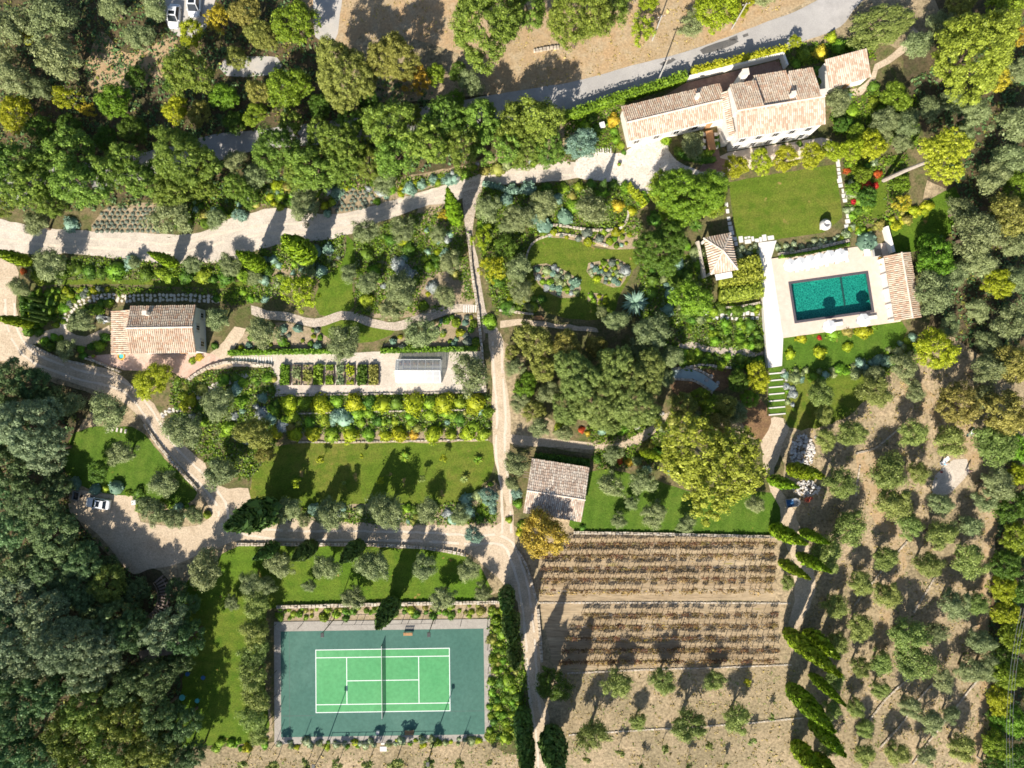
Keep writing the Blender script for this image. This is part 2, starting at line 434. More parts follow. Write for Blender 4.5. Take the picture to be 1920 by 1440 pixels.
# ------------------------------------------------------------------ mesh helpers
class MB:
    def __init__(s):
        s.v, s.f = [], []

    def poly(s, pts):
        i = len(s.v)
        s.v += [tuple(p) for p in pts]
        s.f.append(tuple(range(i, i + len(pts))))

    def box(s, c, d, rz=0.0, top=1.0):
        i = len(s.v)
        ca, sa = math.cos(rz), math.sin(rz)
        for k, z in ((1.0, -.5), (top, .5)):
            for x, y in ((-.5, -.5), (.5, -.5), (.5, .5), (-.5, .5)):
                X, Y = x * d[0] * k, y * d[1] * k
                s.v.append((c[0] + X * ca - Y * sa, c[1] + X * sa + Y * ca, c[2] + z * d[2]))
        s.f += [(i + 3, i + 2, i + 1, i), (i + 4, i + 5, i + 6, i + 7)]
        for k in range(4):
            s.f.append((i + k, i + (k + 1) % 4, i + 4 + (k + 1) % 4, i + 4 + k))

    def prism(s, pts, z0, z1, k=1.0):
        """upright prism over a polygon; z0, z1 numbers or functions of (x, y)"""
        n, i = len(pts), len(s.v)
        cx, cy = sum(p[0] for p in pts) / n, sum(p[1] for p in pts) / n
        for z, q in ((z0, 1.0), (z1, k)):
            for p in pts:
                x, y = cx + (p[0] - cx) * q, cy + (p[1] - cy) * q
                s.v.append((x, y, z(x, y) if callable(z) else z))
        s.f += [tuple(i + k_ for k_ in range(n - 1, -1, -1)), tuple(i + n + k_ for k_ in range(n))]
        for k_ in range(n):
            s.f.append((i + k_, i + (k_ + 1) % n, i + n + (k_ + 1) % n, i + n + k_))

    def tube(s, pts, rad, n=6):
        i0 = len(s.v)
        m = len(pts)
        for j, p in enumerate(pts):
            p = Vector(p)
            a = Vector(pts[max(j - 1, 0)])
            b = Vector(pts[min(j + 1, m - 1)])
            t = (b - a).normalized()
            u = t.orthogonal().normalized() if abs(t.z) < .99 else Vector((1, 0, 0))
            u = (u - t * u.dot(t)).normalized()
            w = t.cross(u)
            r = rad[j] if isinstance(rad, (list, tuple)) else rad
            for k in range(n):
                q = p + (u * math.cos(2 * math.pi * k / n) + w * math.sin(2 * math.pi * k / n)) * r
                s.v.append(tuple(q))
        for j in range(m - 1):
            for k in range(n):
                s.f.append((i0 + j * n + k, i0 + j * n + (k + 1) % n, i0 + (j + 1) * n + (k + 1) % n, i0 + (j + 1) * n + k))
        s.f.append(tuple(i0 + k for k in range(n - 1, -1, -1)))
        s.f.append(tuple(i0 + (m - 1) * n + k for k in range(n)))

    def lathe(s, prof, n=12, c=(0, 0, 0)):
        i0 = len(s.v)
        for r, z in prof:
            for k in range(n):
                a = 2 * math.pi * k / n
                s.v.append((c[0] + r * math.cos(a), c[1] + r * math.sin(a), c[2] + z))
        for j in range(len(prof) - 1):
            for k in range(n):
                s.f.append((i0 + j * n + k, i0 + j * n + (k + 1) % n, i0 + (j + 1) * n + (k + 1) % n, i0 + (j + 1) * n + k))
        s.f.append(tuple(i0 + k for k in range(n - 1, -1, -1)))
        s.f.append(tuple(i0 + (len(prof) - 1) * n + k for k in range(n)))

    def mesh(s, name, mat):
        me = bpy.data.meshes.new(name)
        me.from_pydata(s.v, [], s.f)
        if mat:
            me.materials.append(mat)
        me.update()
        return me

    def build(s, name, mat, parent=None, bevel=0, smooth=False):
        me = s.mesh(name, mat)
        if smooth:
            me.polygons.foreach_set("use_smooth", [True] * len(me.polygons))
        o = add(name, me, parent)
        if bevel:
            b = o.modifiers.new("bevel", 'BEVEL')
            b.width, b.segments, b.limit_method = bevel, 2, 'ANGLE'
        return o


def add(name, data=None, parent=None, loc=None, mat=None):
    o = bpy.data.objects.new(name, data)
    COL.objects.link(o)
    if parent:
        o.parent = parent
    if loc is not None:
        o.location = loc
    if mat:
        set_mat(o, mat)
    return o


def set_mat(o, mat):
    o.material_slots[0].link = 'OBJECT'
    o.material_slots[0].material = mat


def tag(o, label, cat, group=None):
    o["label"], o["category"] = label, cat
    if group:
        o["group"] = group
    return o


def struct(o, label=None):
    o["kind"] = "structure"
    if label:
        o["label"] = label
    return o


def stuff(o, label=None, cat=None):
    o["kind"] = "stuff"
    if label:
        o["label"] = label
    if cat:
        o["category"] = cat
    return o


def thing(name, loc, rz, label, cat, group=None):
    o = add(name, None, None, loc)
    o.rotation_euler = (0, 0, rz)
    o.empty_display_size = .3
    return tag(o, label, cat, group)


ORD = ["", "first", "second", "third", "fourth", "fifth", "sixth", "seventh", "eighth", "ninth", "tenth", "eleventh", "twelfth"]


def ordn(i):
    if i < len(ORD):
        return ORD[i]
    return "%d%s" % (i, {1: 'st', 2: 'nd', 3: 'rd'}.get(i % 10 if i % 100 not in (11, 12, 13) else 0, 'th'))


PENDING = {}


def later(o, base, px, cat, group):
    """label settled at the end: look-alikes of one place are told apart by counting from the left"""
    PENDING.setdefault((base, group), []).append((px, o, cat))


def settle_labels():
    for (base, group), lst in PENDING.items():
        lst.sort(key=lambda t: t[0])
        for i, (px, o, cat) in enumerate(lst):
            lab = base
            if len(lst) > 1:
                lab = base + (", leftmost" if i == 0 else ", rightmost" if i == len(lst) - 1 else ", %s from left" % ordn(i + 1))
            tag(o, lab, cat, group if len(lst) > 1 else None)


# ------------------------------------------------------------------ draped sheets
def catmull(pts, closed=True, step=1.2):
    out, n = [], len(pts)
    rng = range(n) if closed else range(n - 1)
    for i in rng:
        if closed:
            p0, p1, p2, p3 = pts[i - 1], pts[i], pts[(i + 1) % n], pts[(i + 2) % n]
        else:
            p0, p1, p2, p3 = pts[max(i - 1, 0)], pts[i], pts[i + 1], pts[min(i + 2, n - 1)]
        k = max(1, int((p2 - p1).length / step))
        for j in range(k):
            t = j / k
            out.append(.5 * ((2 * p1) + (p2 - p0) * t + (2 * p0 - 5 * p1 + 4 * p2 - p3) * t * t +
                             (3 * p1 - p0 - 3 * p2 + p3) * t ** 3))
    if not closed:
        out.append(pts[-1])
    return out


def lin(pts, step=1.2):
    out = []
    for i in range(len(pts)):
        a, b = pts[i], pts[(i + 1) % len(pts)]
        k = max(1, int((b - a).length / step))
        out += [a.lerp(b, j / k) for j in range(k)]
    return out


def px2(pts):
    return [P(*p).to_2d() for p in pts]


SRNG = random.Random(5)


def drape(name, pts2, mat, off, parent=None, extrude=0.0):
    bm = bmesh.new()
    vs = [bm.verts.new((p.x, p.y, 0)) for p in pts2]
    f = bm.faces.new(vs)
    bmesh.ops.triangulate(bm, faces=[f])
    bmesh.ops.bisect_plane(bm, geom=bm.verts[:] + bm.edges[:] + bm.faces[:], plane_co=(0, YB, 0), plane_no=(0, 1, 0))
    for v in bm.verts:
        v.co.z = zg(v.co.y) + off
    bmesh.ops.recalc_face_normals(bm, faces=bm.faces)
    if sum(f.normal.z * f.calc_area() for f in bm.faces) < 0:
        bmesh.ops.reverse_faces(bm, faces=bm.faces)
    me = bpy.data.meshes.new(name)
    bm.to_mesh(me)
    bm.free()
    me.materials.append(mat)
    return add(name, me, parent)


# where paving lies, so that no weeds or bushes are set on it (photo pixels halved)
PAVE = np.zeros((840, 1120), dtype=np.uint8)
_gy, _gx = np.mgrid[0:840, 0:1120]
_gx, _gy = _gx * 2.0 - 160, _gy * 2.0 - 120
SOFT = ('forest', 'garden', 'orange', 'dry', 'vine_soil', 'brownsoil', 'bedsoil')


def mark(pts, v=1):
    c = np.zeros(PAVE.shape, dtype=bool)
    for i in range(len(pts)):
        (x0, y0), (x1, y1) = pts[i - 1], pts[i]
        if y0 == y1:
            continue
        c ^= ((y0 > _gy) != (y1 > _gy)) & (_gx < (x1 - x0) * (_gy - y0) / (y1 - y0) + x0)
    PAVE[c] = v


def paved(px, py, lawn=True):
    i, j = int((py + 120) / 2), int((px + 160) / 2)
    return 0 <= i < 840 and 0 <= j < 1120 and (PAVE[i, j] > 0 if lawn else PAVE[i, j] == 1)


HOLE = [P(*q).to_2d() for q in ((1478, 528), (1627, 508), (1640, 585), (1490, 607))]


def cut_hole(o):
    """take the pool basin out of a ground sheet"""
    c = sum(HOLE, Vector((0, 0))) / 4
    H = [c + (p - c) * .99 for p in HOLE]
    bm = bmesh.new()
    bm.from_mesh(o.data)
    for i in range(4):
        a, b = H[i], H[(i + 1) % 4]
        n = Vector((-(b - a).y, (b - a).x, 0))
        bmesh.ops.bisect_plane(bm, geom=bm.verts[:] + bm.edges[:] + bm.faces[:], plane_co=(a.x, a.y, 0), plane_no=n)

    def side(p):
        return [((H[(i + 1) % 4] - H[i]).cross(p - H[i])) > 0 for i in range(4)]
    want = side(c)
    kill = [f for f in bm.faces if side(f.calc_center_median().to_2d()) == want]
    bmesh.ops.delete(bm, geom=kill, context='FACES')
    bm.to_mesh(o.data)
    bm.free()


def sheet(name, pts, mat, off, smooth=True, jit=.12, parent=None):
    w = px2(pts)
    w = catmull(w) if smooth else lin(w)
    if jit:
        w = [p + Vector((SRNG.uniform(-jit, jit), SRNG.uniform(-jit, jit))) for p in w]
    if mat not in SOFT:
        mark(pts, 2 if mat.startswith('lawn') else 1)
    o = drape(name, w, M[mat], off, parent)
    if not parent:
        struct(o)
    return o
# ================================================================== THE GROUND AND ITS SURFACES
def big_ground():
    mb = MB()
    xs = [-700, 700]
    ys = [-700, YB, 700]
    for j in range(2):
        mb.poly([G(xs[0], ys[j]), G(xs[1], ys[j]), G(xs[1], ys[j + 1]), G(xs[0], ys[j + 1])])
    return struct(mb.build("ground", M['dry']))


cut_hole(big_ground())
sheet("woodland_floor", [(-160, -120), (560, -90), (620, 20), (600, 110), (700, 190), (1020, 170), (1060, 215), (900, 300), (640, 350), (420, 390),
                         (250, 380), (100, 410), (-120, 410)], 'forest', .006)
sheet("woodland_floor", [(-160, 640), (20, 690), (110, 720), (180, 745), (150, 800), (130, 860), (140, 960), (220, 1055), (300, 1070), (350, 1150),
                         (360, 1260), (350, 1330), (330, 1420), (380, 1520), (-160, 1540)], 'forest', .006)
sheet("woodland_floor", [(1660, 130), (1760, 40), (1760, -60), (2080, -60), (2080, 720), (1900, 700), (1800, 640), (1730, 600), (1720, 480), (1800, 380), (1690, 300)], 'forest', .006)
sheet("woodland_floor", [(1880, 880), (2060, 800), (2060, 1520), (1830, 1520), (1850, 1300), (1860, 1080)], 'forest', .006)
sheet("bare_earth", [(190, 60), (240, 100), (330, 70), (300, 150), (240, 165), (175, 170), (165, 120)], 'orange', .012)
sheet("bare_earth", [(560, 10), (640, -40), (1000, -40), (1300, -40), (1560, -40), (1440, 40), (1290, 95), (1100, 155), (1000, 190), (930, 190), (880, 110),
                     (700, 60), (640, 100)], 'orange', .014)
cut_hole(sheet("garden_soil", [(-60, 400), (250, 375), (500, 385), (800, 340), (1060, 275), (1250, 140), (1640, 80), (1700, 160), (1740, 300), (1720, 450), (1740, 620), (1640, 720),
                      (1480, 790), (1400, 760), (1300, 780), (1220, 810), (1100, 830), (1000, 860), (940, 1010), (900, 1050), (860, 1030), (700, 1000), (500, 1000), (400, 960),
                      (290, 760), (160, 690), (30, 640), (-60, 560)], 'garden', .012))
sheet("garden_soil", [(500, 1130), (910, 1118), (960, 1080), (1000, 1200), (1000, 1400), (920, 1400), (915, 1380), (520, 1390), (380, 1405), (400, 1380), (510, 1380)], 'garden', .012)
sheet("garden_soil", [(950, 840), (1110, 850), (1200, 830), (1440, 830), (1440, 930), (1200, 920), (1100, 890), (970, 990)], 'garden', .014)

# lawns
sheet("lawn", [(540, 832), (700, 830), (915, 826), (925, 872), (905, 910), (850, 942), (700, 948), (560, 950), (478, 948), (470, 905), (505, 850)], 'lawn_dry', .020, jit=.25)
sheet("lawn", [(398, 1060), (445, 1027), (560, 1024), (680, 1025), (790, 1030), (872, 1042), (905, 1075), (905, 1122), (700, 1132), (520, 1140), (500, 1160), (495, 1250),
               (500, 1380), (420, 1392), (370, 1400), (330, 1390), (340, 1290), (350, 1200), (340, 1110)], 'lawn', .020, jit=.25)
sheet("lawn", [(140, 812), (200, 800), (262, 806), (300, 850), (368, 925), (330, 948), (255, 935), (205, 925), (150, 912), (118, 870)], 'lawn_rich', .020, jit=.2)
sheet("lawn", [(985, 470), (1005, 447), (1045, 444), (1090, 455), (1130, 468), (1185, 465), (1200, 485), (1180, 520), (1160, 560), (1150, 590), (1100, 600), (1040, 592),
               (1010, 570), (990, 530)], 'lawn_dry', .020, jit=.1)
sheet("lawn", [(1366, 342), (1440, 328), (1566, 308), (1580, 408), (1545, 436), (1450, 450), (1380, 447)], 'lawn_dry', .020, smooth=False, jit=.05)
sheet("lawn", [(1463, 634), (1560, 615), (1690, 602), (1690, 640), (1640, 668), (1580, 688), (1468, 692)], 'lawn_rich', .020, jit=.1)
sheet("lawn", [(1092, 895), (1140, 880), (1240, 905), (1340, 930), (1445, 925), (1450, 1000), (1300, 1000), (1080, 996), (1088, 940)], 'lawn_rich', .020, jit=.12)
sheet("lawn", [(650, 440), (662, 452), (665, 490), (660, 530), (664, 575), (640, 588), (600, 590), (590, 560), (600, 525), (560, 520), (505, 510), (520, 500), (580, 515),
               (630, 505), (648, 470)], 'lawn', .020, jit=.1)
sheet("lawn", [(605, 605), (690, 598), (740, 620), (700, 640), (620, 640)], 'lawn', .018, jit=.1)
sheet("lawn", [(1650, 325), (1662, 350), (1660, 400), (1640, 410), (1625, 400), (1640, 350)], 'lawn_dry', .020, jit=.1)
sheet("lawn", [(1700, 400), (1790, 350), (1800, 370), (1780, 440), (1720, 470), (1672, 470), (1668, 430)], 'lawn', .020, jit=.1)
sheet("lawn", [(1470, 712), (1560, 690), (1640, 690), (1630, 740), (1570, 790), (1480, 800)], 'lawn_dry', .018, jit=.25)
sheet("lawn", [(800, 520), (850, 500), (870, 540), (860, 570), (800, 575), (780, 560)], 'lawn', .018, jit=.15)

# roads, drives, paths
sheet("road", [(-80, 330), (200, 300), (405, 252), (480, 244), (700, 215), (960, 172), (1080, 152), (1185, 123), (1285, 97), (1360, 71), (1440, 40), (1490, 22), (1545, -8), (1600, -50),
               (1690, -60), (1610, 8), (1575, 50), (1507, 77), (1440, 98), (1295, 146), (1235, 163), (1082, 205), (960, 225), (700, 262), (497, 280), (405, 302), (200, 350), (-80, 390)],
      'asphalt', .028, jit=.06)
for i, q in enumerate([[(1312, 94), (1340, 82), (1378, 72), (1385, 78), (1360, 90), (1318, 102)], [(1366, 72), (1382, 66), (1384, 74), (1368, 78)], [(1392, 66), (1402, 62), (1404, 67), (1394, 71)],
                       [(1236, 120), (1262, 108), (1268, 112), (1244, 124)]]):
    sheet("road_patch", q, 'patch', .034, jit=.05)
sheet("driveway", [(-60, 405), (20, 415), (105, 430), (200, 434), (290, 437), (345, 440), (390, 430), (425, 413), (480, 397), (530, 391), (627, 402), (692, 388), (740, 374), (800, 357),
                   (890, 330), (955, 317), (1078, 303), (1084, 334), (960, 346), (905, 352), (845, 381), (805, 384), (740, 407), (660, 437), (610, 450), (545, 455), (480, 470), (450, 485),
                   (382, 493), (270, 490), (150, 476), (50, 477), (-60, 462)], 'gravel', .028, jit=.15)
sheet("driveway", [(-60, 470), (0, 478), (22, 488), (36, 512), (30, 560), (36, 600), (50, 628), (62, 645), (120, 673), (165, 683), (225, 702), (250, 728), (268, 740), (288, 758), (306, 784),
                   (326, 815), (362, 850), (384, 868), (396, 900), (430, 917), (465, 915), (473, 945), (500, 985), (562, 967), (600, 974), (692, 981), (750, 985), (870, 984), (930, 985), (948, 960),
                   (940, 905), (925, 850), (922, 700), (916, 620), (930, 616), (944, 640), (946, 700), (958, 780), (955, 840), (950, 900), (962, 960), (968, 1030), (993, 1085), (1008, 1140), (1014, 1220),
                   (1012, 1290), (1026, 1330), (1032, 1370), (1040, 1520), (1000, 1520), (999, 1380), (991, 1310), (986, 1260), (976, 1200), (970, 1130), (935, 1085), (908, 1062), (872, 1037), (780, 1024),
                   (680, 1020), (480, 1016), (445, 1014), (382, 1036), (337, 1056), (275, 1068), (250, 1076), (220, 1045), (180, 998), (140, 970), (128, 945), (138, 916), (160, 920), (207, 928),
                   (250, 930), (262, 950), (264, 978), (350, 988), (392, 972), (390, 945), (372, 920), (337, 880), (285, 820), (272, 795), (250, 770), (220, 747), (145, 720), (100, 708), (25, 680), (-60, 650)],
      'gravel_warm', .030, jit=.12)
sheet("courtyard", [(1078, 303), (1120, 284), (1165, 287), (1200, 268), (1245, 258), (1262, 296), (1310, 318), (1362, 322), (1350, 345), (1235, 340), (1222, 362), (1192, 356), (1130, 338), (1082, 334)],
      'white_gravel', .034, jit=.15)
sheet("garden_path", [(870, 348), (905, 340), (892, 392), (886, 440), (895, 482), (906, 560), (915, 592), (934, 618), (908, 624), (900, 588), (890, 560), (880, 480), (871, 420), (868, 380)],
      'cobble', .034, jit=.06)
sheet("garden_path", [(470, 572), (500, 582), (540, 586), (590, 598), (640, 583), (665, 585), (700, 598), (740, 604), (780, 592), (820, 577), (862, 570), (890, 572), (890, 586), (865, 585), (825, 594),
                      (785, 612), (742, 620), (700, 614), (660, 600), (640, 600), (592, 614), (540, 602), (500, 598), (472, 590)], 'cobble', .034, jit=.06)
sheet("garden_path", [(45, 628), (80, 622), (118, 612), (130, 622), (160, 632), (205, 610), (206, 625), (170, 650), (130, 642), (100, 634), (62, 646)], 'gravel_warm', .034, jit=.08)
sheet("garden_path", [(375, 668), (392, 664), (420, 640), (440, 612), (462, 616), (442, 648), (432, 668), (438, 688), (400, 692)], 'gravel_warm', .036, jit=.05)
sheet("patio", [(164, 668), (205, 664), (245, 660), (368, 659), (400, 664), (425, 680), (400, 690), (378, 700), (345, 712), (325, 698), (232, 694), (198, 683), (182, 682)], 'terracotta', .040, smooth=False, jit=0)
sheet("kitchen_garden_gravel", [(428, 686), (436, 668), (515, 664), (700, 660), (902, 658), (906, 700), (908, 736), (700, 738), (515, 740), (512, 690)], 'gravel', .034, smooth=False, jit=.08)
sheet("orchard_clearing", [(1750, 905), (1762, 880), (1790, 860), (1815, 862), (1818, 885), (1795, 910), (1770, 932), (1748, 928)], 'gravel', .020, jit=.2)
sheet("bare_earth", [(1845, 900), (1875, 890), (1872, 980), (1862, 1080), (1850, 1180), (1858, 1280), (1850, 1380), (1845, 1450), (1820, 1450), (1832, 1340), (1836, 1240), (1832, 1130), (1846, 1020)], 'orange', .016, jit=.4)
sheet("dirt_track", [(1608, 850), (1640, 842), (1660, 880), (1650, 930), (1672, 975), (1700, 1020), (1690, 1100), (1668, 1160), (1655, 1215), (1640, 1215), (1650, 1150), (1668, 1090), (1672, 1030), (1640, 985), (1622, 930)], 'orange', .016, jit=.4)
sheet("dirt_track", [(1690, 700), (1725, 720), (1770, 760), (1810, 790), (1840, 860), (1825, 900), (1810, 870), (1790, 810), (1750, 780), (1700, 740)], 'orange', .016, jit=.4)
sheet("dirt_track", [(1432, 790), (1470, 785), (1478, 800), (1462, 850), (1452, 900), (1490, 960), (1520, 1040), (1530, 1100), (1512, 1150), (1492, 1180), (1478, 1180), (1490, 1110), (1480, 1040),
                     (1455, 960), (1440, 900), (1428, 850)], 'gravel_warm', .018, jit=.2)
sheet("villa_terrace", [(1240, 183), (1285, 156), (1460, 113), (1468, 132), (1420, 150), (1350, 172), (1246, 194)], 'brownpave', .040, smooth=False, jit=0)
sheet("villa_terrace", [(1368, 285), (1540, 258), (1560, 262), (1566, 285), (1400, 318), (1362, 322), (1322, 318), (1318, 300), (1345, 296)], 'deck', .036, smooth=False, jit=.05)
sheet("villa_terrace", [(1322, 252), (1344, 248), (1350, 296), (1366, 300), (1362, 322), (1310, 322), (1316, 308), (1330, 302)], 'brownpave', .042, smooth=False, jit=.03)
sheet("garden_path", [(1272, 646), (1300, 640), (1330, 650), (1370, 652), (1430, 655), (1432, 668), (1380, 668), (1340, 662), (1300, 656), (1276, 656)], 'cobble', .034, jit=.05)
sheet("garden_path", [(1590, 170), (1610, 165), (1632, 145), (1640, 120), (1660, 110), (1690, 85), (1712, 50), (1722, 60), (1700, 95), (1668, 118), (1645, 130), (1640, 150), (1615, 178), (1592, 182)],
      'gravel_warm', .034, jit=.1)
sheet("garden_path", [(938, 602), (975, 598), (1040, 606), (1120, 616), (1122, 622), (1040, 615), (970, 610), (938, 614)], 'gravel_warm', .034, jit=.12)
sheet("garden_path", [(950, 815), (1060, 826), (1150, 832), (1195, 814), (1240, 780), (1256, 772), (1246, 792), (1210, 826), (1160, 842), (1060, 840), (955, 832)], 'gravel_warm', .034, jit=.12)
sheet("bare_earth", [(925, 640), (960, 650), (985, 680), (965, 720), (985, 765), (1040, 790), (1075, 820), (1000, 835), (955, 830), (930, 760)], 'dry', .026, jit=.3)
sheet("brown_soil", [(1262, 684), (1310, 682), (1368, 690), (1372, 722), (1350, 735), (1320, 730), (1290, 745), (1262, 735)], 'brownsoil', .030, jit=.15)
sheet("brown_soil", [(1392, 742), (1420, 745), (1446, 775), (1440, 810), (1425, 830), (1395, 800), (1385, 765)], 'brownsoil', .030, jit=.15)
sheet("grass_steps", [(1442, 690), (1466, 687), (1474, 776), (1438, 780)], 'lawn_rich', .030, smooth=False, jit=.02)
sheet("concrete_drive", [(592, -40), (640, -40), (636, 40), (628, 75), (592, 70)], 'concrete', .030, jit=.05)
sheet("concrete_drive", [(300, -40), (400, -40), (395, 30), (372, 70), (338, 70), (310, 40)], 'concrete', .030, jit=.05)
sheet("concrete_drive", [(420, 112), (520, 108), (516, 138), (425, 142)], 'concrete', .030, jit=.08)


def wheel_track(line):
    """two compacted ruts along a gravel drive"""
    w = catmull([P(*p).to_2d() for p in line], False, 1.0)
    for s_ in (-.78, .78):
        L_, R_ = [], []
        for i, p in enumerate(w):
            t_ = (w[min(i + 1, len(w) - 1)] - w[max(i - 1, 0)]).normalized()
            n_ = Vector((-t_.y, t_.x))
            L_.append(p + n_ * (s_ - .2 + SRNG.uniform(-.1, .1)))
            R_.append(p + n_ * (s_ + .2 + SRNG.uniform(-.1, .1)))
        mb = MB()
        for i in range(len(w) - 1):
            if SRNG.random() < .08:
                continue
            q = [L_[i], R_[i], R_[i + 1], L_[i + 1]]
            mb.poly([(p.x, p.y, zg(p.y) + (.040 if p.y > YB + 1.5 or p.y < YB - 1.5 else .10)) for p in q])
        struct(mb.build("wheel_track", M['track']))


wheel_track([(-20, 436), (100, 452), (220, 458), (330, 465), (420, 445), (500, 430), (600, 425), (700, 405), (790, 372), (880, 345), (970, 331), (1070, 319)])
wheel_track([(18, 560), (25, 620), (60, 668), (140, 700), (230, 724), (275, 770), (320, 840), (375, 895), (415, 945), (430, 985), (520, 1002), (640, 1004), (780, 1006), (880, 1012), (945, 1015), (970, 1060), (985, 1120),
             (995, 1210), (1000, 1300), (1014, 1380), (1018, 1460)])
wheel_track([(932, 640), (934, 700), (940, 780), (938, 850), (948, 920), (950, 1000)])
st = sheet("stream", [(1258, 696), (1284, 690), (1302, 694), (1320, 702), (1334, 712), (1348, 724), (1337, 734), (1318, 720), (1298, 710), (1264, 709)], 'stream', .045, jit=.03)
track = sheet("grass_track", [(70, 528), (110, 524), (220, 523), (330, 527), (420, 530), (470, 524), (478, 532), (420, 541), (330, 537), (220, 533), (110, 534), (72, 536)], 'lawn_dry', .030, jit=.12)
sheet("vineyard_ground", [(1012, 1012), (1070, 1003), (1452, 1008), (1455, 1125), (1010, 1128)], 'vine_soil', .010, smooth=False, jit=.15)
sheet("vineyard_ground", [(1012, 1132), (1460, 1133), (1462, 1246), (1330, 1251), (1200, 1255), (1040, 1262)], 'vine_soil', .010, smooth=False, jit=.15)


# ================================================================== WALLS AND STONEWORK
def stone_wall(pts, width, height, label, seed=1, block=.55, name="stone_wall", mat='stone'):
    """dry-stone wall of uneven blocks that follows the ground"""
    rng = random.Random(seed)
    w = catmull([P(*p).to_2d() for p in pts], False, block)
    mb = MB()
    for a, b in zip(w[:-1], w[1:]):
        d = b - a
        if d.length < 1e-4:
            continue
        ang = math.atan2(d.y, d.x)
        c = (a + b) / 2
        for s in (-.25, .25):
            n = Vector((-d.y, d.x)).normalized() * s * width
            h = height * rng.uniform(.8, 1.1)
            z = zg(c.y)
            mb.box((c.x + n.x + rng.uniform(-.03, .03), c.y + n.y + rng.uniform(-.03, .03), z + h / 2 - .1),
                   (d.length * rng.uniform(.82, 1.04), width * .5 * rng.uniform(.85, 1.1), h + .2), ang + rng.uniform(-.1, .1), rng.uniform(.8, .95))
    return tag(mb.build(name, M[mat]), label, "wall")


WALLS = [
    ([(1010, 1130), (1120, 1130), (1300, 1130), (1482, 1131)], .3, .16, "low dry stone wall between the upper and lower vineyard"),
    ([(1064, 1262), (1200, 1256), (1330, 1252), (1484, 1246)], .28, .15, "low stone wall along the lower edge of the vineyard"),
    ([(1066, 1378), (1180, 1370), (1330, 1361), (1440, 1352), (1506, 1345)], .28, .15, "low stone wall below the row of green trees under the vineyard"),
    ([(1075, 998), (1200, 1000), (1330, 1003), (1450, 1006)], .5, .5, "straight stone edging between barn lawn and vineyard"),
    ([(520, 1137), (640, 1134), (760, 1131), (940, 1128)], .6, .6, "stone retaining wall above the tennis court shrubs"),
    ([(445, 1020), (600, 1020), (700, 1021), (790, 1026), (840, 1033), (874, 1040)], .55, .55, "curved stone wall along lower edge of the gravel drive"),
    ([(560, 829), (700, 828), (915, 824)], .28, .3, "stone edging between the lime shrubs and the middle lawn"),
    ([(545, 776), (700, 772), (915, 768)], .28, .3, "stone wall running between the two rows of lime shrubs"),
    ([(516, 742), (700, 739), (910, 735)], .28, .3, "stone wall along the lower edge of kitchen garden gravel"),
    ([(1008, 1140), (1013, 1200), (1016, 1240)], .5, .6, "stone wall at the vineyard side of the sloping drive"),
    ([(968, 1030), (985, 1055), (995, 1085), (1007, 1130)], .4, .6, "curved stone wall where the drive bends beside the golden tree"),
    ([(272, 795), (300, 835), (340, 882), (372, 918)], .5, .5, "stone edging between left lawn and sloping gravel drive"),
    ([(880, 440), (884, 500), (893, 560), (897, 590), (903, 650), (910, 735)], .45, .7, "long stone wall on the left of the garden stair path"),
    ([(355, 712), (372, 700), (395, 688), (425, 680), (455, 680), (512, 686)], .45, .6, "curved white stone wall right of the cottage patio"),
    ([(162, 672), (182, 678), (205, 688), (228, 698)], .35, .6, "short stone wall on the left of the cottage patio"),
    ([(60, 647), (90, 662), (118, 674), (160, 684)], .4, .5, "stone edging of the bed beside the left drive"),
    ([(985, 487), (1000, 455), (1040, 440), (1090, 446), (1140, 462)], .35, .4, "curved stone edging around the top of the garden lawn"),
    ([(1000, 418), (1060, 425), (1110, 432), (1160, 430), (1176, 410), (1178, 395)], .4, .5, "pale stone retaining wall below the olive trees of the round garden"),
    ([(1612, 872), (1606, 905), (1604, 930)], .3, .25, "short stone wall in the orchard beside the rubble pile"),
    ([(1604, 850), (1640, 840), (1665, 820), (1690, 800)], .3, .25, "stone terrace edge climbing right from the rubble pile"),
    ([(1600, 1135), (1622, 1108), (1660, 1060), (1700, 1015)], .3, .25, "stone terrace edge between orchard olives near the cypress path"),
    ([(1712, 1148), (1732, 1115), (1752, 1082)], .3, .25, "short pale stone terrace edge in the middle of the orchard"),
    ([(1628, 1352), (1660, 1310), (1700, 1275), (1750, 1240)], .3, .25, "long stone terrace edge crossing the lower orchard"),
    ([(1650, 1400), (1690, 1355), (1730, 1300), (1760, 1270)], .3, .25, "stone terrace edge in the lower orchard, second from the bottom right corner"),
    ([(1710, 1432), (1740, 1390), (1780, 1340), (1815, 1295), (1840, 1265)], .3, .25, "stone terrace edge nearest the bottom right corner"),
    ([(1000, 97), (1030, 92), (1048, 90)], .5, .5, "short stone edging under the tall trees above the road"),
    ([(1264, 711), (1298, 713), (1318, 723), (1336, 737)], .4, .35, "stone rim on the lower side of the stream"),
    ([(1258, 694), (1284, 688), (1302, 691), (1322, 700), (1336, 710)], .4, .35, "stone rim on the upper side of the stream"),
    ([(1335, 578), (1380, 576), (1424, 568)], .35, .6, "grey wall below the climber covered pergola"),
    ([(1280, 690), (1320, 684), (1345, 688), (1370, 690)], .4, .5, "stone wall above the stream bank"),
    ([(1458, 478), (1520, 468), (1590, 452)], .5, .6, "white stone wall above the pool parasols"),
    ([(936, 582), (970, 586), (1000, 590)], .35, .5, "short stone wall by the garden lawn bench"),
]
for i, (pts, w, h, lab) in enumerate(WALLS):
    stone_wall(pts, w, h, lab, i + 3)


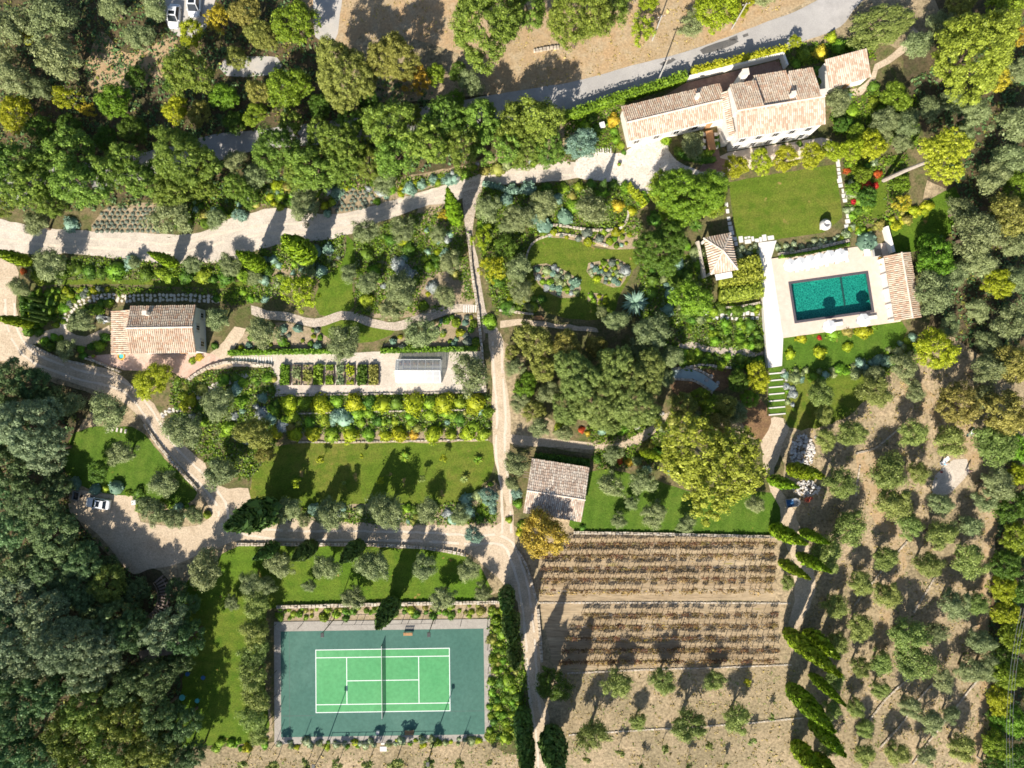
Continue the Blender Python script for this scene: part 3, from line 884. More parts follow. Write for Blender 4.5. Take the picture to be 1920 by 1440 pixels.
def white_wall(pts, width, height, label, name="garden_wall"):
    mb = MB()
    w = [P(*p).to_2d() for p in pts]
    for a, b in zip(w[:-1], w[1:]):
        d = b - a
        n = Vector((-d.y, d.x)).normalized() * width / 2
        q = [a - n, b - n, b + n, a + n]
        mb.prism([(p.x, p.y) for p in q], lambda x, y: zg(y) - .3, lambda x, y: zg(y) + height)
    return tag(mb.build(name, M['render']), label, "wall")


white_wall([(1286, 152), (1462, 108), (1470, 130)], .35, 1.6, "white rendered wall round the terrace behind the villa")
white_wall([(1655, 428), (1668, 476)], .5, 1.4, "straight grey white wall behind the round clipped bush")


def slab_path(name, cells, mat, label_parent, thick=.07):
    """separate stone slabs, each its own piece, under one path"""
    root = add(name, None, None, P(*cells[0][:2]))
    struct(root, label_parent)
    inv = Matrix.Translation(-root.location)
    for k, (px, py, w, h, a) in enumerate(cells):
        c = P(px, py)
        m = mpp(px, py)
        mb = MB()
        mb.box((0, 0, thick / 2 + .03), (w * m, h * m, thick), 0, .97)
        o = mb.build("slab", M[mat], root)
        o.location = c - root.location
        o.rotation_euler = (0, 0, math.radians(a))
    return root


rr = random.Random(8)
slab_path("slab_path", [(1389, 449, 8, 12, 8), (1398, 446, 5, 4, 8), (1404, 445, 5, 4, 8), (1402, 453, 12, 8, 8), (1411, 448, 5, 9, 8), (1419, 451, 8, 7, 8), (1426, 449, 5, 9, 8),
                        (1433, 446, 8, 12, 8), (1445, 446, 12, 8, 8)], 'slab', "white stone slabs along the bottom of the villa lawn")
slab_path("slab_path", [(1370, 428, 8, 9, 8), (1372, 437, 8, 8, 8), (1378, 448, 7, 7, 8), (1380, 457, 6, 8, 8), (1372, 445, 5, 5, 8), (1368, 419, 7, 6, 8), (1366, 410, 6, 7, 8), (1364, 396, 6, 8, 5), (1362, 384, 6, 8, 5)],
          'slab', "stone slabs down the left side of the villa lawn")
slab_path("slab_path", [(1571, 306, 7, 14, 8), (1572, 318, 6, 6, 8), (1573, 325, 6, 5, 8), (1574, 332, 6, 6, 8), (1574, 339, 9, 8, 8), (1576, 348, 8, 7, 8), (1580, 358, 4, 8, 8), (1583, 367, 10, 8, 8), (1584, 376, 8, 7, 8),
                        (1590, 405, 8, 8, 8), (1589, 415, 9, 8, 8), (1587, 425, 8, 8, 8)], 'slab', "stone slabs down the right side of the villa lawn")
cells = []
for k in range(11):
    x = 1326 + k * 9.4
    cells.append((x, 587 + (k % 2) * 2, rr.uniform(7, 9), rr.uniform(6, 8), -3))
    cells.append((x + rr.uniform(-1, 1), 597 + rr.uniform(-1, 1), rr.uniform(6, 9), rr.uniform(5, 7), -3))
slab_path("slab_path", cells, 'slab', "double row of stone slabs between the citrus hedges")
cells = [(1456 + .35 * (k - 3), 700 + k * 12.8, 27 + k * .8, 2.4, 5) for k in range(7)]
slab_path("grass_stair", cells, 'slab', "white stone treads of the grass stair", .12)
slab_path("stone_stair", [(1117 + k * 4.6, 284 - k * .6, 2.2, 12, 5) for k in range(7)], 'slab', "short flight of stone steps beside the courtyard", .1)
slab_path("stone_stair", [(442 + k * 5.2, 675, 2.4, 13, 0) for k in range(14)], 'slab', "long flight of pale steps left of the kitchen garden", .1)
slab_path("stone_stair", [(870 + k * 4.4, 579, 2.2, 14, 0) for k in range(6)], 'slab', "steps where the cobbled path meets the stair path", .1)
slab_path("stone_stair", [(204 + k * 8, 803 + k * 1.4, 3.5, 8, -10) for k in range(5)], 'flag', "five rough steps above the left lawn", .12)


def flagstones(name, line, width_px, n, label, seed):
    rng = random.Random(seed)
    pts = catmull([Vector(p) for p in line], False, 7.0)
    root = add(name, None, None, P(*line[0]))
    struct(root, label)
    mark([(p.x + d * width_px * .8, p.y + e) for p, d, e in [(q, 0, -width_px * .8) for q in pts] + [(q, 0, width_px * .8) for q in pts[::-1]]])
    for i, p in enumerate(pts):
        t = (pts[min(i + 1, len(pts) - 1)] - pts[max(i - 1, 0)]).normalized()
        nn = Vector((-t.y, t.x))
        for s in ((-.5, .5) if i % 2 else (-.55, .05, .6)):
            q = p + nn * s * width_px * .62 + Vector((rng.uniform(-1, 1), rng.uniform(-1, 1)))
            c = P(q.x, q.y)
            r = rng.uniform(.25, .34)
            m = rng.randint(5, 7)
            mb = MB()
            a0 = rng.uniform(0, 6)
            mb.prism([(r * rng.uniform(.85, 1.2) * math.cos(a0 + 6.283 * j / m), r * rng.uniform(.85, 1.2) * math.sin(a0 + 6.283 * j / m)) for j in range(m)], 0, .08, .92)
            o = mb.build("flagstone", M['flag'], root)
            o.location = c - root.location
    return root


flagstones("flagstone_path", [(118, 612), (122, 598), (132, 582), (150, 568), (175, 558), (205, 556), (230, 560), (260, 558), (300, 558), (350, 558), (410, 562)], 13, 0,
           "irregular flagstone path curving behind the cottage", 4)
flagstones("flagstone_path", [(305, 778), (318, 770), (332, 768), (350, 765), (372, 745), (400, 724), (430, 716), (462, 704)], 7, 0, "line of pale flagstones below the patio wall", 5)


def boulder(px, py, rpx, label, seed, mat='rubble', name="boulder"):
    rng = random.Random(seed)
    bm = bmesh.new()
    bmesh.ops.create_icosphere(bm, subdivisions=2, radius=1)
    for v in bm.verts:
        v.co *= rng.uniform(.82, 1.12)
    me = bpy.data.meshes.new(name)
    bm.to_mesh(me)
    bm.free()
    me.materials.append(M[mat])
    o = add(name, me, None, P(px, py))
    r = rpx * mpp(px, py)
    o.scale = (r, r * rng.uniform(.7, 1), r * .6)
    o.rotation_euler = (0, 0, rng.uniform(0, 6))
    return o


for k, (x, y, r) in enumerate([(1241, 775, 5), (1195, 800, 7), (1334, 705, 4), (1346, 718, 4), (1325, 712, 5), (895, 307, 5), (1470, 697, 6), (1475, 712, 4), (1474, 728, 4), (500, 510, 3), (1190, 790, 4),
                               (1310, 655, 3), (1545, 420, 5), (306, 780, 4), (318, 771, 5), (350, 765, 5), (1530, 820, 4)]):
    later(boulder(x, y, r, "", k + 40), "pale rounded boulder lying in the garden", x, "boulder", "pale garden boulders")


# ================================================================== TENNIS COURT
ca = [P(596, 1219), P(841, 1216), P(840, 1331), P(595, 1335)]
cc = sum(ca, Vector()) / 4
cang = math.atan2((ca[1] - ca[0] + ca[2] - ca[3]).y, (ca[1] - ca[0] + ca[2] - ca[3]).x)
court = add("tennis_court", None, None, (cc.x, cc.y, 0))
court.rotation_euler = (0, 0, cang)
struct(court, "teal tennis court with a green playing area and white lines")


def flat(name, x0, y0, x1, y1, z, mat, parent=court):
    mb = MB()
    mb.poly([(x0, y0, z), (x1, y0, z), (x1, y1, z), (x0, y1, z)])
    return mb.build(name, M[mat], parent)


CK = (-19.3, -10.9, 19.2, 10.55)
mb = MB()
mb.box(((CK[0] + CK[2]) / 2, (CK[1] + CK[3]) / 2, .03), (CK[2] - CK[0], CK[3] - CK[1], .16))
mb.build("kerb", M['court_kerb'], court)
flat("surround", -18.1, -9.7, 18.0, 8.85, .116, 'court_teal')
HL, HW, SW = 11.885, 5.485, 4.115
flat("playing_area", -HL, -HW, HL, HW, .122, 'court_green')
lw = .12
for x in (-HL, HL):
    flat("line", x - lw / 2, -HW - lw / 2, x + lw / 2, HW + lw / 2, .128, 'line')
for x in (-6.4, 6.4):
    flat("line", x - lw / 2, -SW + lw / 2, x + lw / 2, SW - lw / 2, .128, 'line')
for y in (-HW, HW):
    flat("line", -HL + lw / 2, y - lw / 2, HL - lw / 2, y + lw / 2, .128, 'line')
for y in (-SW, SW):
    flat("line", -HL + lw / 2, y - lw / 2, HL - lw / 2, y + lw / 2, .128, 'line')
flat("line", -6.4 + lw / 2, -lw / 2, 6.4 - lw / 2, lw / 2, .128, 'line')


def CW(x, y, z=0.0):
    return court.matrix_basis @ Vector((x, y, z)) if False else Vector((cc.x + x * math.cos(cang) - y * math.sin(cang), cc.y + x * math.sin(cang) + y * math.cos(cang), z))


for (u0, v0, u1, v1) in ((-16.6, -9.7, -16.56, 8.85), (-18.1, -6.02, -11.9, -5.98), (11.9, -5.6, 18.0, -5.56)):
    flat("seam", u0, v0, u1, v1, .121, 'coping')
net = thing("tennis_net", CW(0, 0, .12), cang, "dark tennis net with white top band across the green court", "net")
mb = MB()
for s in (-1, 1):
    mb = MB()
    mb.tube([(0, s * 6.4, 0), (0, s * 6.4, 1.1)], .06, 8)
    mb.build("post", M['metal'], net)
mb = MB()
mb.box((0, 0, .5), (.012, 12.7, .95))
mb.build("netting", M['net'], net)
mb = MB()
mb.box((0, 0, 1.01), (.05, 12.75, .09))
mb.build("top_band", M['white'], net)

fence = thing("court_fence", CW(0, 0, .1), cang, "tall wire fence of thin dark posts around the tennis court", "fence")
fx0, fy0, fx1, fy1 = -18.9, -10.4, 18.8, 10.2


def fpost(x, y, h):
    mb = MB()
    mb.tube([(x, y, 0), (x, y, h)], .05, 5)
    mb.build("post", M['metal'], fence)


for x in [fx0 + k * (fx1 - fx0) / 8 for k in range(9)]:
    low = abs(x) < 9.5
    fpost(x, fy1, 3.0 if not low else 1.1)
    fpost(x, fy0, 3.0 if not low else 1.1)
for x in (-7, -3.5, -1.2, 1.2, 3.5, 7):
    fpost(x, fy0, 1.1)
    fpost(x, fy1, 1.1)
for k in range(1, 5):
    y = fy0 + k * (fy1 - fy0) / 5
    fpost(fx0, y, 3.0)
    fpost(fx1, y, 3.0)
for y in (fy0, fy1):
    mb = MB()
    mb.tube([(-9.6, y, 1.1), (9.6, y, 1.1)], .035, 4)
    mb.build("rail", M['metal'], fence)
for (x, y), lab in (((-8.6, 10.9), "upper left"), ((9.2, 10.7), "upper right"), ((-10.2, -11.3), "lower left"), ((8.8, -11.2), "lower right")):
    p = CW(x, y)
    t = thing("floodlight", p, cang, "slim floodlight mast at the %s of the tennis court" % lab, "lamp", "floodlights of the tennis court")
    mb = MB()
    mb.tube([(0, 0, 0), (0, 0, 7.6)], [.11, .06], 6)
    mb.build("pole", M['metal'], t)
    mb = MB()
    s = -1 if y > 0 else 1
    mb.box((0, s * .3, 7.65), (.55, .75, .16))
    mb.build("lamp_head", M['metal'], t, .03)


def bench(p, rz, label):
    t = thing("bench", p, rz, label, "bench")
    for k in range(4):
        mb = MB()
        mb.box((0, -.2 + k * .13, .45), (1.6, .11, .04))
        mb.build("slat", M['teak'], t)
    for z in (.62, .78):
        mb = MB()
        mb.box((0, .3, z), (1.6, .04, .11))
        mb.build("backrest_slat", M['teak'], t)
    for sx in (-.7, .7):
        for sy in (-.2, .27):
            mb = MB()
            mb.box((sx, sy, .22 if sy < 0 else .42), (.06, .06, .43 if sy < 0 else .84))
            mb.build("leg", M['teak'], t)
    return t


bench(CW(4.6, 8.2, .12), cang, "wooden bench on the upper side of the tennis court")
bench(CW(4.7, -8.9, .12), cang + math.pi, "wooden bench on the lower side of the tennis court")
bx = thing("ball_basket", CW(-.9, -8.9, .12), 0, "small white box beside the tennis court gate", "box")
mb = MB()
mb.box((0, 0, .3), (.5, .5, .6), 0, .95)
mb.build("body", M['white'], bx, .03)
mb = MB()
mb.box((0, 0, .63), (.54, .54, .05))
mb.build("lid", M['frost'], bx)
slab_path("court_entrance", [(719, 1389, 9, 14, 0), (719, 1404, 13, 9, 0)], 'slab', "short white path to the tennis court gate")

# ================================================================== POOL TERRACE
pc = [P(1478, 528), P(1627, 508), P(1640, 585), P(1490, 607)]
pz = max(p.z for p in [P(1453, 480), P(1600, 455)]) + .06
pcen = sum(pc, Vector()) / 4
pv = (pc[1] - pc[0] + pc[2] - pc[3])
pang = math.atan2(pv.y, pv.x)
PL, PD = pv.to_2d().length / 2, ((pc[0] - pc[3] + pc[1] - pc[2]).to_2d().length) / 2


def at_z(px, py, z):
    q = P(px, py)
    dd = q - camo.location
    t = (z - CAM_H) / dd.z
    return camo.location + dd * t


pcen = sum((at_z(*q, pz) for q in ((1478, 528), (1627, 508), (1640, 585), (1490, 607))), Vector()) / 4
PR = Matrix.Rotation(pang, 4, 'Z')


def ploc(px, py, z=None):
    q = at_z(px, py, pz if z is None else z) - pcen
    q = PR.inverted() @ q
    return q


deck = add("pool_terrace", None, None, (pcen.x, pcen.y, pz))
deck.rotation_euler = (0, 0, pang)
struct(deck, "pale stone terrace around the swimming pool")
PV = Vector((pcen.x, pcen.y, pz))
corn = [ploc(1452, 487), ploc(1662, 452), ploc(1692, 602), ploc(1463, 634)]
x0, x1 = (corn[0].x + corn[3].x) / 2, (corn[1].x + corn[2].x) / 2
y1, y0 = (corn[0].y + corn[1].y) / 2, (corn[2].y + corn[3].y) / 2
a, b = PL / 2, PD / 2
for nm, (u0, v0, u1, v1) in (("paving", (x0, b, x1, y1)), ("paving", (x0, y0, x1, -b)), ("paving", (x0, -b, -a, b)), ("paving", (a, -b, x1, b))):
    mb = MB()
    mb.box(((u0 + u1) / 2, (v0 + v1) / 2, -1.2), (u1 - u0, v1 - v0, 2.4))
    mb.build(nm, M['deck'], deck)
pool = thing("swimming_pool", PV, pang, "rectangular teal swimming pool with dark edging", "pool")
mb = MB()
mb.poly([(-a, -b, -1.3), (a, -b, -1.3), (a, b, -1.3), (-a, b, -1.3)])
for (p, q) in (((-a, -b), (a, -b)), ((a, -b), (a, b)), ((a, b), (-a, b)), ((-a, b), (-a, -b))):
    k = .998
    mb.poly([(q[0] * k, q[1] * k, -1.3), (p[0] * k, p[1] * k, -1.3), (p[0] * k, p[1] * k, -.02), (q[0] * k, q[1] * k, -.02)])
mb.build("basin", M['painted_caustics'], pool)
mb = MB()
mb.poly([(-a + .01, -b + .01, -.14), (a - .01, -b + .01, -.14), (a - .01, b - .01, -.14), (-a + .01, b - .01, -.14)])
mb.build("water", M['water'], pool)
cw = .42
for (u0, v0, u1, v1) in ((-a, b - cw, a, b), (-a, -b, a, -b + cw), (-a, -b + cw, -a + cw, b - cw), (a - cw, -b + cw, a, b - cw)):
    mb = MB()
    mb.box(((u0 + u1) / 2, (v0 + v1) / 2, -.03), (u1 - u0, v1 - v0, .12))
    mb.build("coping", M['coping'], pool)
mb = MB()
e0, e1 = ploc(1583, 516), ploc(1589, 575)
mb.box(((e0.x + e1.x) / 2, (e0.y + e1.y) / 2 + .3, -1.13), (.14, (e0 - e1).length, .34))
mb.build("divider", M['coping'], pool)

wp = add("white_path", None, None, PV)
wp.rotation_euler = (0, 0, pang)
struct(wp, "white paved path along the left of the pool terrace")
cs = [ploc(1422, 455), ploc(1456, 451), ploc(1466, 686), ploc(1440, 690)]
mb = MB()
mb.prism([(cs[3].x, cs[3].y), (cs[2].x, cs[2].y), (x0 - .02, y0), (x0 - .02, y1), (cs[1].x, cs[1].y), (cs[0].x, cs[0].y)], -2.6, .05)
mb.build("paving", M['whitepath'], wp)


def parasol_proto():
    canopy, pole, base = MB(), MB(), MB()
    n, R = 8, 1.18
    for k in range(n):
        a0, a1 = 2 * math.pi * k / n, 2 * math.pi * (k + 1) / n
        am = (a0 + a1) / 2
        e0, e1 = (R * math.cos(a0), R * math.sin(a0), 2.25), (R * math.cos(a1), R * math.sin(a1), 2.25)
        em = (R * .9 * math.cos(am), R * .9 * math.sin(am), 2.27)
        canopy.poly([(0, 0, 2.62), e0, em])
        canopy.poly([(0, 0, 2.62), em, e1])
        canopy.poly([e0, (e0[0], e0[1], 2.12), (em[0], em[1], 2.15), em])
        canopy.poly([em, (em[0], em[1], 2.15), (e1[0], e1[1], 2.12), e1])
    pole.tube([(0, 0, 0), (0, 0, 2.7)], .03, 6)
    base.lathe([(.32, 0), (.32, .06), (.05, .1)], 12)
    return canopy.mesh("canopy", M['canvas']), pole.mesh("pole", M['galv']), base.mesh("base", M['frost'])


PARA = parasol_proto()


def lounger_proto():
    fr, cu, he, lg = MB(), MB(), MB(), []
    fr.box((0, 0, .28), (.68, 1.95, .06))
    cu.box((0, -.35, .36), (.64, 1.25, .1))
    he.box((0, .62, .47), (.64, .72, .1))
    for sx in (-.28, .28):
        for sy in (-.85, .85):
            m_ = MB()
            m_.box((sx, sy, .13), (.05, .05, .26))
            lg.append(m_.mesh("leg", M['galv']))
    return fr.mesh("frame", M['galv']), cu.mesh("cushion", M['cushion']), he.mesh("headrest", M['cushion']), lg


LOUN = lounger_proto()


def parasol(p, rz, label, group):
    t = thing("parasol", p, rz, label, "parasol", group)
    for nm, me in zip(("canopy", "pole", "base"), PARA):
        add(nm, me, t)


def lounger(p, rz, label, group):
    t = thing("sun_lounger", p, rz, label, "sun lounger", group)
    for nm, me in zip(("frame", "cushion", "headrest"), LOUN[:3]):
        add(nm, me, t)
    for me in LOUN[3]:
        add("leg", me, t)


for k, (x, y) in enumerate([(1482, 497), (1502, 494), (1520, 490), (1538, 486), (1557, 481), (1576, 478)]):
    p = at_z(x, y, pz + 2.3)
    parasol(Vector((p.x, p.y, pz)), k * .3, "white octagonal parasol in the row above the pool, %s" % ("leftmost" if k == 0 else "rightmost" if k == 5 else ordn(k + 1) + " from left"),
            "white parasols around the pool")
    q = at_z(x + 9, y + 4, pz)
    lounger(q, pang, "cream sun lounger under the row of parasols, %s" % ("leftmost" if k == 0 else "rightmost" if k == 5 else ordn(k + 1) + " from left"), "sun loungers by the pool")
for k, (x, y, lab) in enumerate([(1556, 612, "left"), (1620, 600, "right")]):
    p = at_z(x, y, pz + 2.3)
    parasol(Vector((p.x, p.y, pz)), .2 + k, "white octagonal parasol on the lower edge of the pool, %s one" % lab, "white parasols around the pool")
    lounger(at_z(x + 12, y - 4, pz), pang + math.pi / 2, "cream sun lounger on the lower pool edge, %s one" % lab, "sun loungers by the pool")


def table(name, p, rz, dims, mat, label, cat="table"):
    t = thing(name, p, rz, label, cat)
    mb = MB()
    mb.box((0, 0, dims[2]), (dims[0], dims[1], .05))
    mb.build("table_top", M[mat], t, .01)
    for sx in (-1, 1):
        for sy in (-1, 1):
            mb = MB()
            mb.box((sx * (dims[0] / 2 - .06), sy * (dims[1] / 2 - .06), dims[2] / 2), (.06, .06, dims[2]))
            mb.build("leg", M[mat], t)
    return t


def chair(p, rz, mat, label, group=None, name="chair"):
    t = thing(name, p, rz, label, "chair", group)
    mb = MB()
    mb.box((0, 0, .44), (.55, .55, .1))
    mb.build("seat", M[mat], t, .02)
    mb = MB()
    mb.box((0, .27, .68), (.55, .08, .5))
    mb.build("backrest", M[mat], t, .02)
    for sx in (-.23, .23):
        for sy in (-.23, .23):
            mb = MB()
            mb.box((sx, sy, .2), (.05, .05, .4))
            mb.build("leg", M['teak'], t)
    return t


table("pool_table", at_z(1622, 475, pz), pang, (1.1, 1.2, .72), 'white', "white table beside the round clipped bush")
tb = thing("spa_tub", at_z(1642, 475, pz), pang, "dark covered box at the corner of the pool terrace", "tub")
mb = MB()
mb.box((0, 0, .35), (1.25, 1.3, .7))
mb.build("body", M['frost'], tb, .04)
mb = MB()
mb.box((0, 0, .73), (1.2, 1.25, .08))
mb.build("cover", M['metal'], tb, .03)
chair(at_z(1649, 487, pz), pang, 'yellowfab', "yellow cushioned chair next to the pool house, upper one")
chair(at_z(1651, 495, pz), pang + 3, 'yellowfab', "yellow cushioned chair next to the pool house, lower one")
chair(at_z(1668, 560, pz), pang + 1.5, 'yellowfab', "orange yellow chair under the eave of the pool house")
for k, (x, y) in enumerate([(1660, 540), (1666, 582), (1672, 592)]):
    later(chair(at_z(x, y, pz), pang + 1.7, 'cushion', ""), "white chair at the front of the pool house", y, "chair", "white chairs at the pool house")


# ================================================================== BUILDINGS
def tile_plane(mb, A, B, C, D, pitch=.33, length=.48, seed=1, vmax=None):
    """rows of round tiles on the roof plane A-B (eave) to D-C (ridge)"""
    rng = random.Random(seed)
    A, B, C, D = map(Vector, (A, B, C, D))
    n = (B - A).cross(D - A).normalized()
    nu = max(2, int((B - A).length / pitch))
    nv = max(2, int((D - A).length / length))

    def pt(u, v):
        return A.lerp(B, u).lerp(D.lerp(C, u), v)
    for i in range(nu):
        off = rng.uniform(-.2, .2) / nv
        for j in range(nv):
            v0, v1 = j / nv, min(1.0, (j + 1.15) / nv)
            if vmax and v0 + .5 / nv > vmax((i + .5) / nu):
                break
            u = (i + .5 + rng.uniform(-.06, .06)) / nu
            wl, wh = .44 / nu, .36 / nu
            lo, hi = rng.uniform(.05, .075), .015
            v0 = max(0, v0 + off)
            q = []
            for v, w_, z in ((v0, wl, lo), (v1, wh, hi)):
                for du, dz in ((-1, 0), (-.5, .085), (.5, .085), (1, 0)):
                    q.append(pt(u + du * w_, v) + n * (dz + z))
            i0 = len(mb.v)
            mb.v += [tuple(p) for p in q]
            mb.f += [(i0, i0 + 1, i0 + 5, i0 + 4), (i0 + 1, i0 + 2, i0 + 6, i0 + 5), (i0 + 2, i0 + 3, i0 + 7, i0 + 6), (i0, i0 + 3, i0 + 2, i0 + 1)]


def roof_panel(root, A, B, C, D, mat, seed, vmax=None, tri=False, pitch=.33):
    mb = MB()
    q = [Vector(A), Vector(B), Vector(C), Vector(D)]
    if tri:
        q = q[:3]
    n = (q[1] - q[0]).cross(q[-1] - q[0]).normalized() * .14
    i = len(mb.v)
    mb.v += [tuple(p) for p in q] + [tuple(p - n) for p in q]
    m = len(q)
    mb.f += [tuple(range(m)), tuple(range(2 * m - 1, m - 1, -1))]
    for k in range(m):
        mb.f.append((k, m + k, m + (k + 1) % m, (k + 1) % m))
    r = mb.build("roof", M['rooftop'], root)
    t = MB()
    tile_plane(t, A, B, C, D, pitch, seed=seed, vmax=vmax)
    o = t.build("roof_tiles", M[mat], r)
    o["kind"] = "stuff"
    return r


def ridge_caps(root, a, b, seed=1):
    a, b = Vector(a), Vector(b)
    n = max(2, int((b - a).length / .45))
    mb = MB()
    for k in range(n):
        p, q = a.lerp(b, k / n), a.lerp(b, (k + 1.1) / n)
        mb.tube([p, q], [.17, .14], 8)
    mb.build("ridge_tiles", M['ridge'], root)["kind"] = "stuff"


def quadframe(px4, h):
    """NW NE SE SW corners seen in the photo at height h above local ground -> centre, angle, length, depth"""
    c0 = P(sum(p[0] for p in px4) / 4, sum(p[1] for p in px4) / 4, h)
    w = [at_z(p[0], p[1], c0.z) for p in px4]
    c = sum(w, Vector()) / 4
    v = (w[1] - w[0]) + (w[2] - w[3])
    u = (w[0] - w[3]) + (w[1] - w[2])
    return c, math.atan2(v.y, v.x), v.to_2d().length / 2, u.to_2d().length / 2


def gable_house(name, px4, eave, ridge, frac, label, mat_n, mat_s, seed, wallmat='render', over=.3, cat="house", ns=False):
    c, ang, L, D = quadframe(px4, eave)
    if ns:
        ang, L, D = ang + math.pi / 2, D, L
    zb = zg(c.y)
    t = thing(name, (c.x, c.y, zb), ang, label, cat)
    x, y = L / 2 - over, D / 2 - over
    yr = -D / 2 + frac * D
    mb = MB()
    zr = ridge - .14
    e_s = eave + (ridge - eave) * over / max(.1, (yr + D / 2)) - .14
    e_n = eave + (ridge - eave) * over / max(.1, (D / 2 - yr)) - .14
    b = -1.2
    for s in (-1, 1):
        pts = [(s * x, -y, b), (s * x, y, b), (s * x, y, e_n), (s * x, yr, zr), (s * x, -y, e_s)]
        mb.poly(pts if s > 0 else pts[::-1])
    mb.poly([(-x, -y, b), (x, -y, b), (x, -y, e_s), (-x, -y, e_s)])
    mb.poly([(x, y, b), (-x, y, b), (-x, y, e_n), (x, y, e_n)])
    mb.build("wall", M[wallmat], t)
    X, Y = L / 2, D / 2
    roof_panel(t, (-X, -Y, eave), (X, -Y, eave), (X, yr, ridge), (-X, yr, ridge), mat_s, seed)
    roof_panel(t, (X, Y, eave), (-X, Y, eave), (-X, yr, ridge), (X, yr, ridge), mat_n, seed + 1)
    ridge_caps(t, (-X, yr, ridge + .06), (X, yr, ridge + .06))
    t["dims"] = (L, D)
    return t, L, D, yr


def window(t, p, w, h, nx, ny, shutters=True, smat='frost'):
    """window on a wall at local p, facing (nx, ny)"""
    ang = math.atan2(ny, nx) - math.pi / 2
    u = Vector((math.cos(ang), math.sin(ang), 0))
    n = Vector((nx, ny, 0))
    mb = MB()
    c = Vector(p) + n * .03
    mb.box(c, (w + .16, .08, h + .16), ang)
    f = mb.build("window", M['white'], t)
    for s in (-1, 1):
        mb = MB()
        mb.box(c + u * s * w * .25 + n * .035, (w * .44, .04, h - .06), ang)
        mb.build("pane", M['carglass'], f)
    if shutters:
        for s in (-1, 1):
            mb = MB()
            mb.box(Vector(p) + u * s * (w * .78) + n * .05, (w * .5, .06, h + .1), ang)
            mb.build("shutter", M[smat], f)


def door(t, p, w, h, nx, ny, mat='teak'):
    ang = math.atan2(ny, nx) - math.pi / 2
    n = Vector((nx, ny, 0))
    mb = MB()
    mb.box(Vector(p) + n * .03, (w, .1, h), ang)
    d = mb.build("door", M[mat], t)
    mb = MB()
    u = Vector((math.cos(ang), math.sin(ang), 0))
    mb.box(Vector(p) + n * .12 + u * w * .38, (.05, .06, .15), ang)
    mb.build("handle", M['metal'], d)


def chimney(t, x, y, z0, z1, s=.55):
    mb = MB()
    mb.box((x, y, (z0 + z1) / 2), (s, s, z1 - z0))
    o = mb.build("chimney", M['render'], t)
    mb = MB()
    mb.box((x, y, z1 + .05), (s + .16, s + .16, .1))
    mb.build("cap", M['ridge'], o)


# cottage
cot, L, D, yr = gable_house("cottage", [(244, 574), (367, 572), (368, 661), (245, 663)], 4.4, 5.7, .52,
                            "stone cottage with a mottled gabled tile roof above a terracotta patio", 'tile_warm', 'tile_warm', 11, 'greyrender')
chimney(cot, -L / 2 + L * .30, D * .32, 4.4, 6.2, .6)
window(cot, (L / 2 - .3, .3, 3.2), .8, 1.2, 1, 0)
window(cot, (L / 2 - .3, 2.6, 1.6), .8, 1.1, 1, 0)
window(cot, (L / 2 - .3, -2.3, 1.5), .9, 1.3, 1, 0)
for x in (-3.4, 0, 3.4):
    window(cot, (x, -D / 2 + .3, 3.0), .9, 1.2, 0, -1)
door(cot, (1.6, -D / 2 + .3, 1.0), 1.1, 2.1, 0, -1)
XW = -L / 2
wl = 4.1
mb = MB()
mb.box((XW - wl / 2 + .1, .1, .9), (wl - .2, D - 1.4, 4.2))
mb.build("wall", M['greyrender'], cot)
roof_panel(cot, (XW - wl, D / 2 - .5, 2.9), (XW - wl, -D / 2, 2.9), (XW, -D / 2, 4.0), (XW, D / 2 - .5, 4.0), 'tile_warm', 14)

# barn
barn, L, D, yr = gable_house("barn", [(1000, 860), (1107, 876), (1088, 979), (978, 960)], 3.2, 4.15, .42,
                             "old barn with a weathered mottled tile roof beside the golden tree", 'tile_old', 'tile_old', 21, 'stone', cat="barn")
door(barn, (-1.5, -D / 2 + .3, 1.2), 2.2, 2.4, 0, -1, 'wood')
window(barn, (2.8, -D / 2 + .3, 1.7), .9, 1.0, 0, -1)
for k in range(3):
    mb = MB()
    mb.box((-L / 2 - .35, 1.2 + k * .45, 2.3), (1.2, .1, .12))
    mb.build("beam", M['wood'], barn)

# pool house
ph, L, D, yr = gable_house("pool_house", [(1657, 480), (1705, 472), (1728, 595), (1677, 602)], 2.9, 3.7, .42,
                           "long narrow pool house with a brown striped tile roof", 'tile_warm', 'tile_warm', 31, cat="pool house", ns=True)
for k in range(5):
    mb = MB()
    mb.box((-L / 2 + .4 + k * (L - .8) / 4, D / 2 - .25, 1.2), (.25, .25, 2.9))
    mb.build("post", M['render'], ph)

# shed east of the villa
c, ang, L, D = quadframe([(1545, 116), (1624, 95), (1630, 145), (1554, 166)], 3.0)
shed = thing("garden_shed", (c.x, c.y, zg(c.y)), ang, "small outbuilding with a pale single slope tile roof right of the villa", "shed")
mb = MB()
mb.box((0, 0, 1.0), (L - .5, D - .5, 3.9))
mb.build("wall", M['render'], shed)
roof_panel(shed, (-L / 2, -D / 2, 3.0), (L / 2, -D / 2, 3.0), (L / 2, D / 2, 3.9), (-L / 2, D / 2, 3.9), 'tile_pale', 41)
door(shed, (0, -D / 2 + .25, 1.0), 1.0, 2.0, 0, -1)

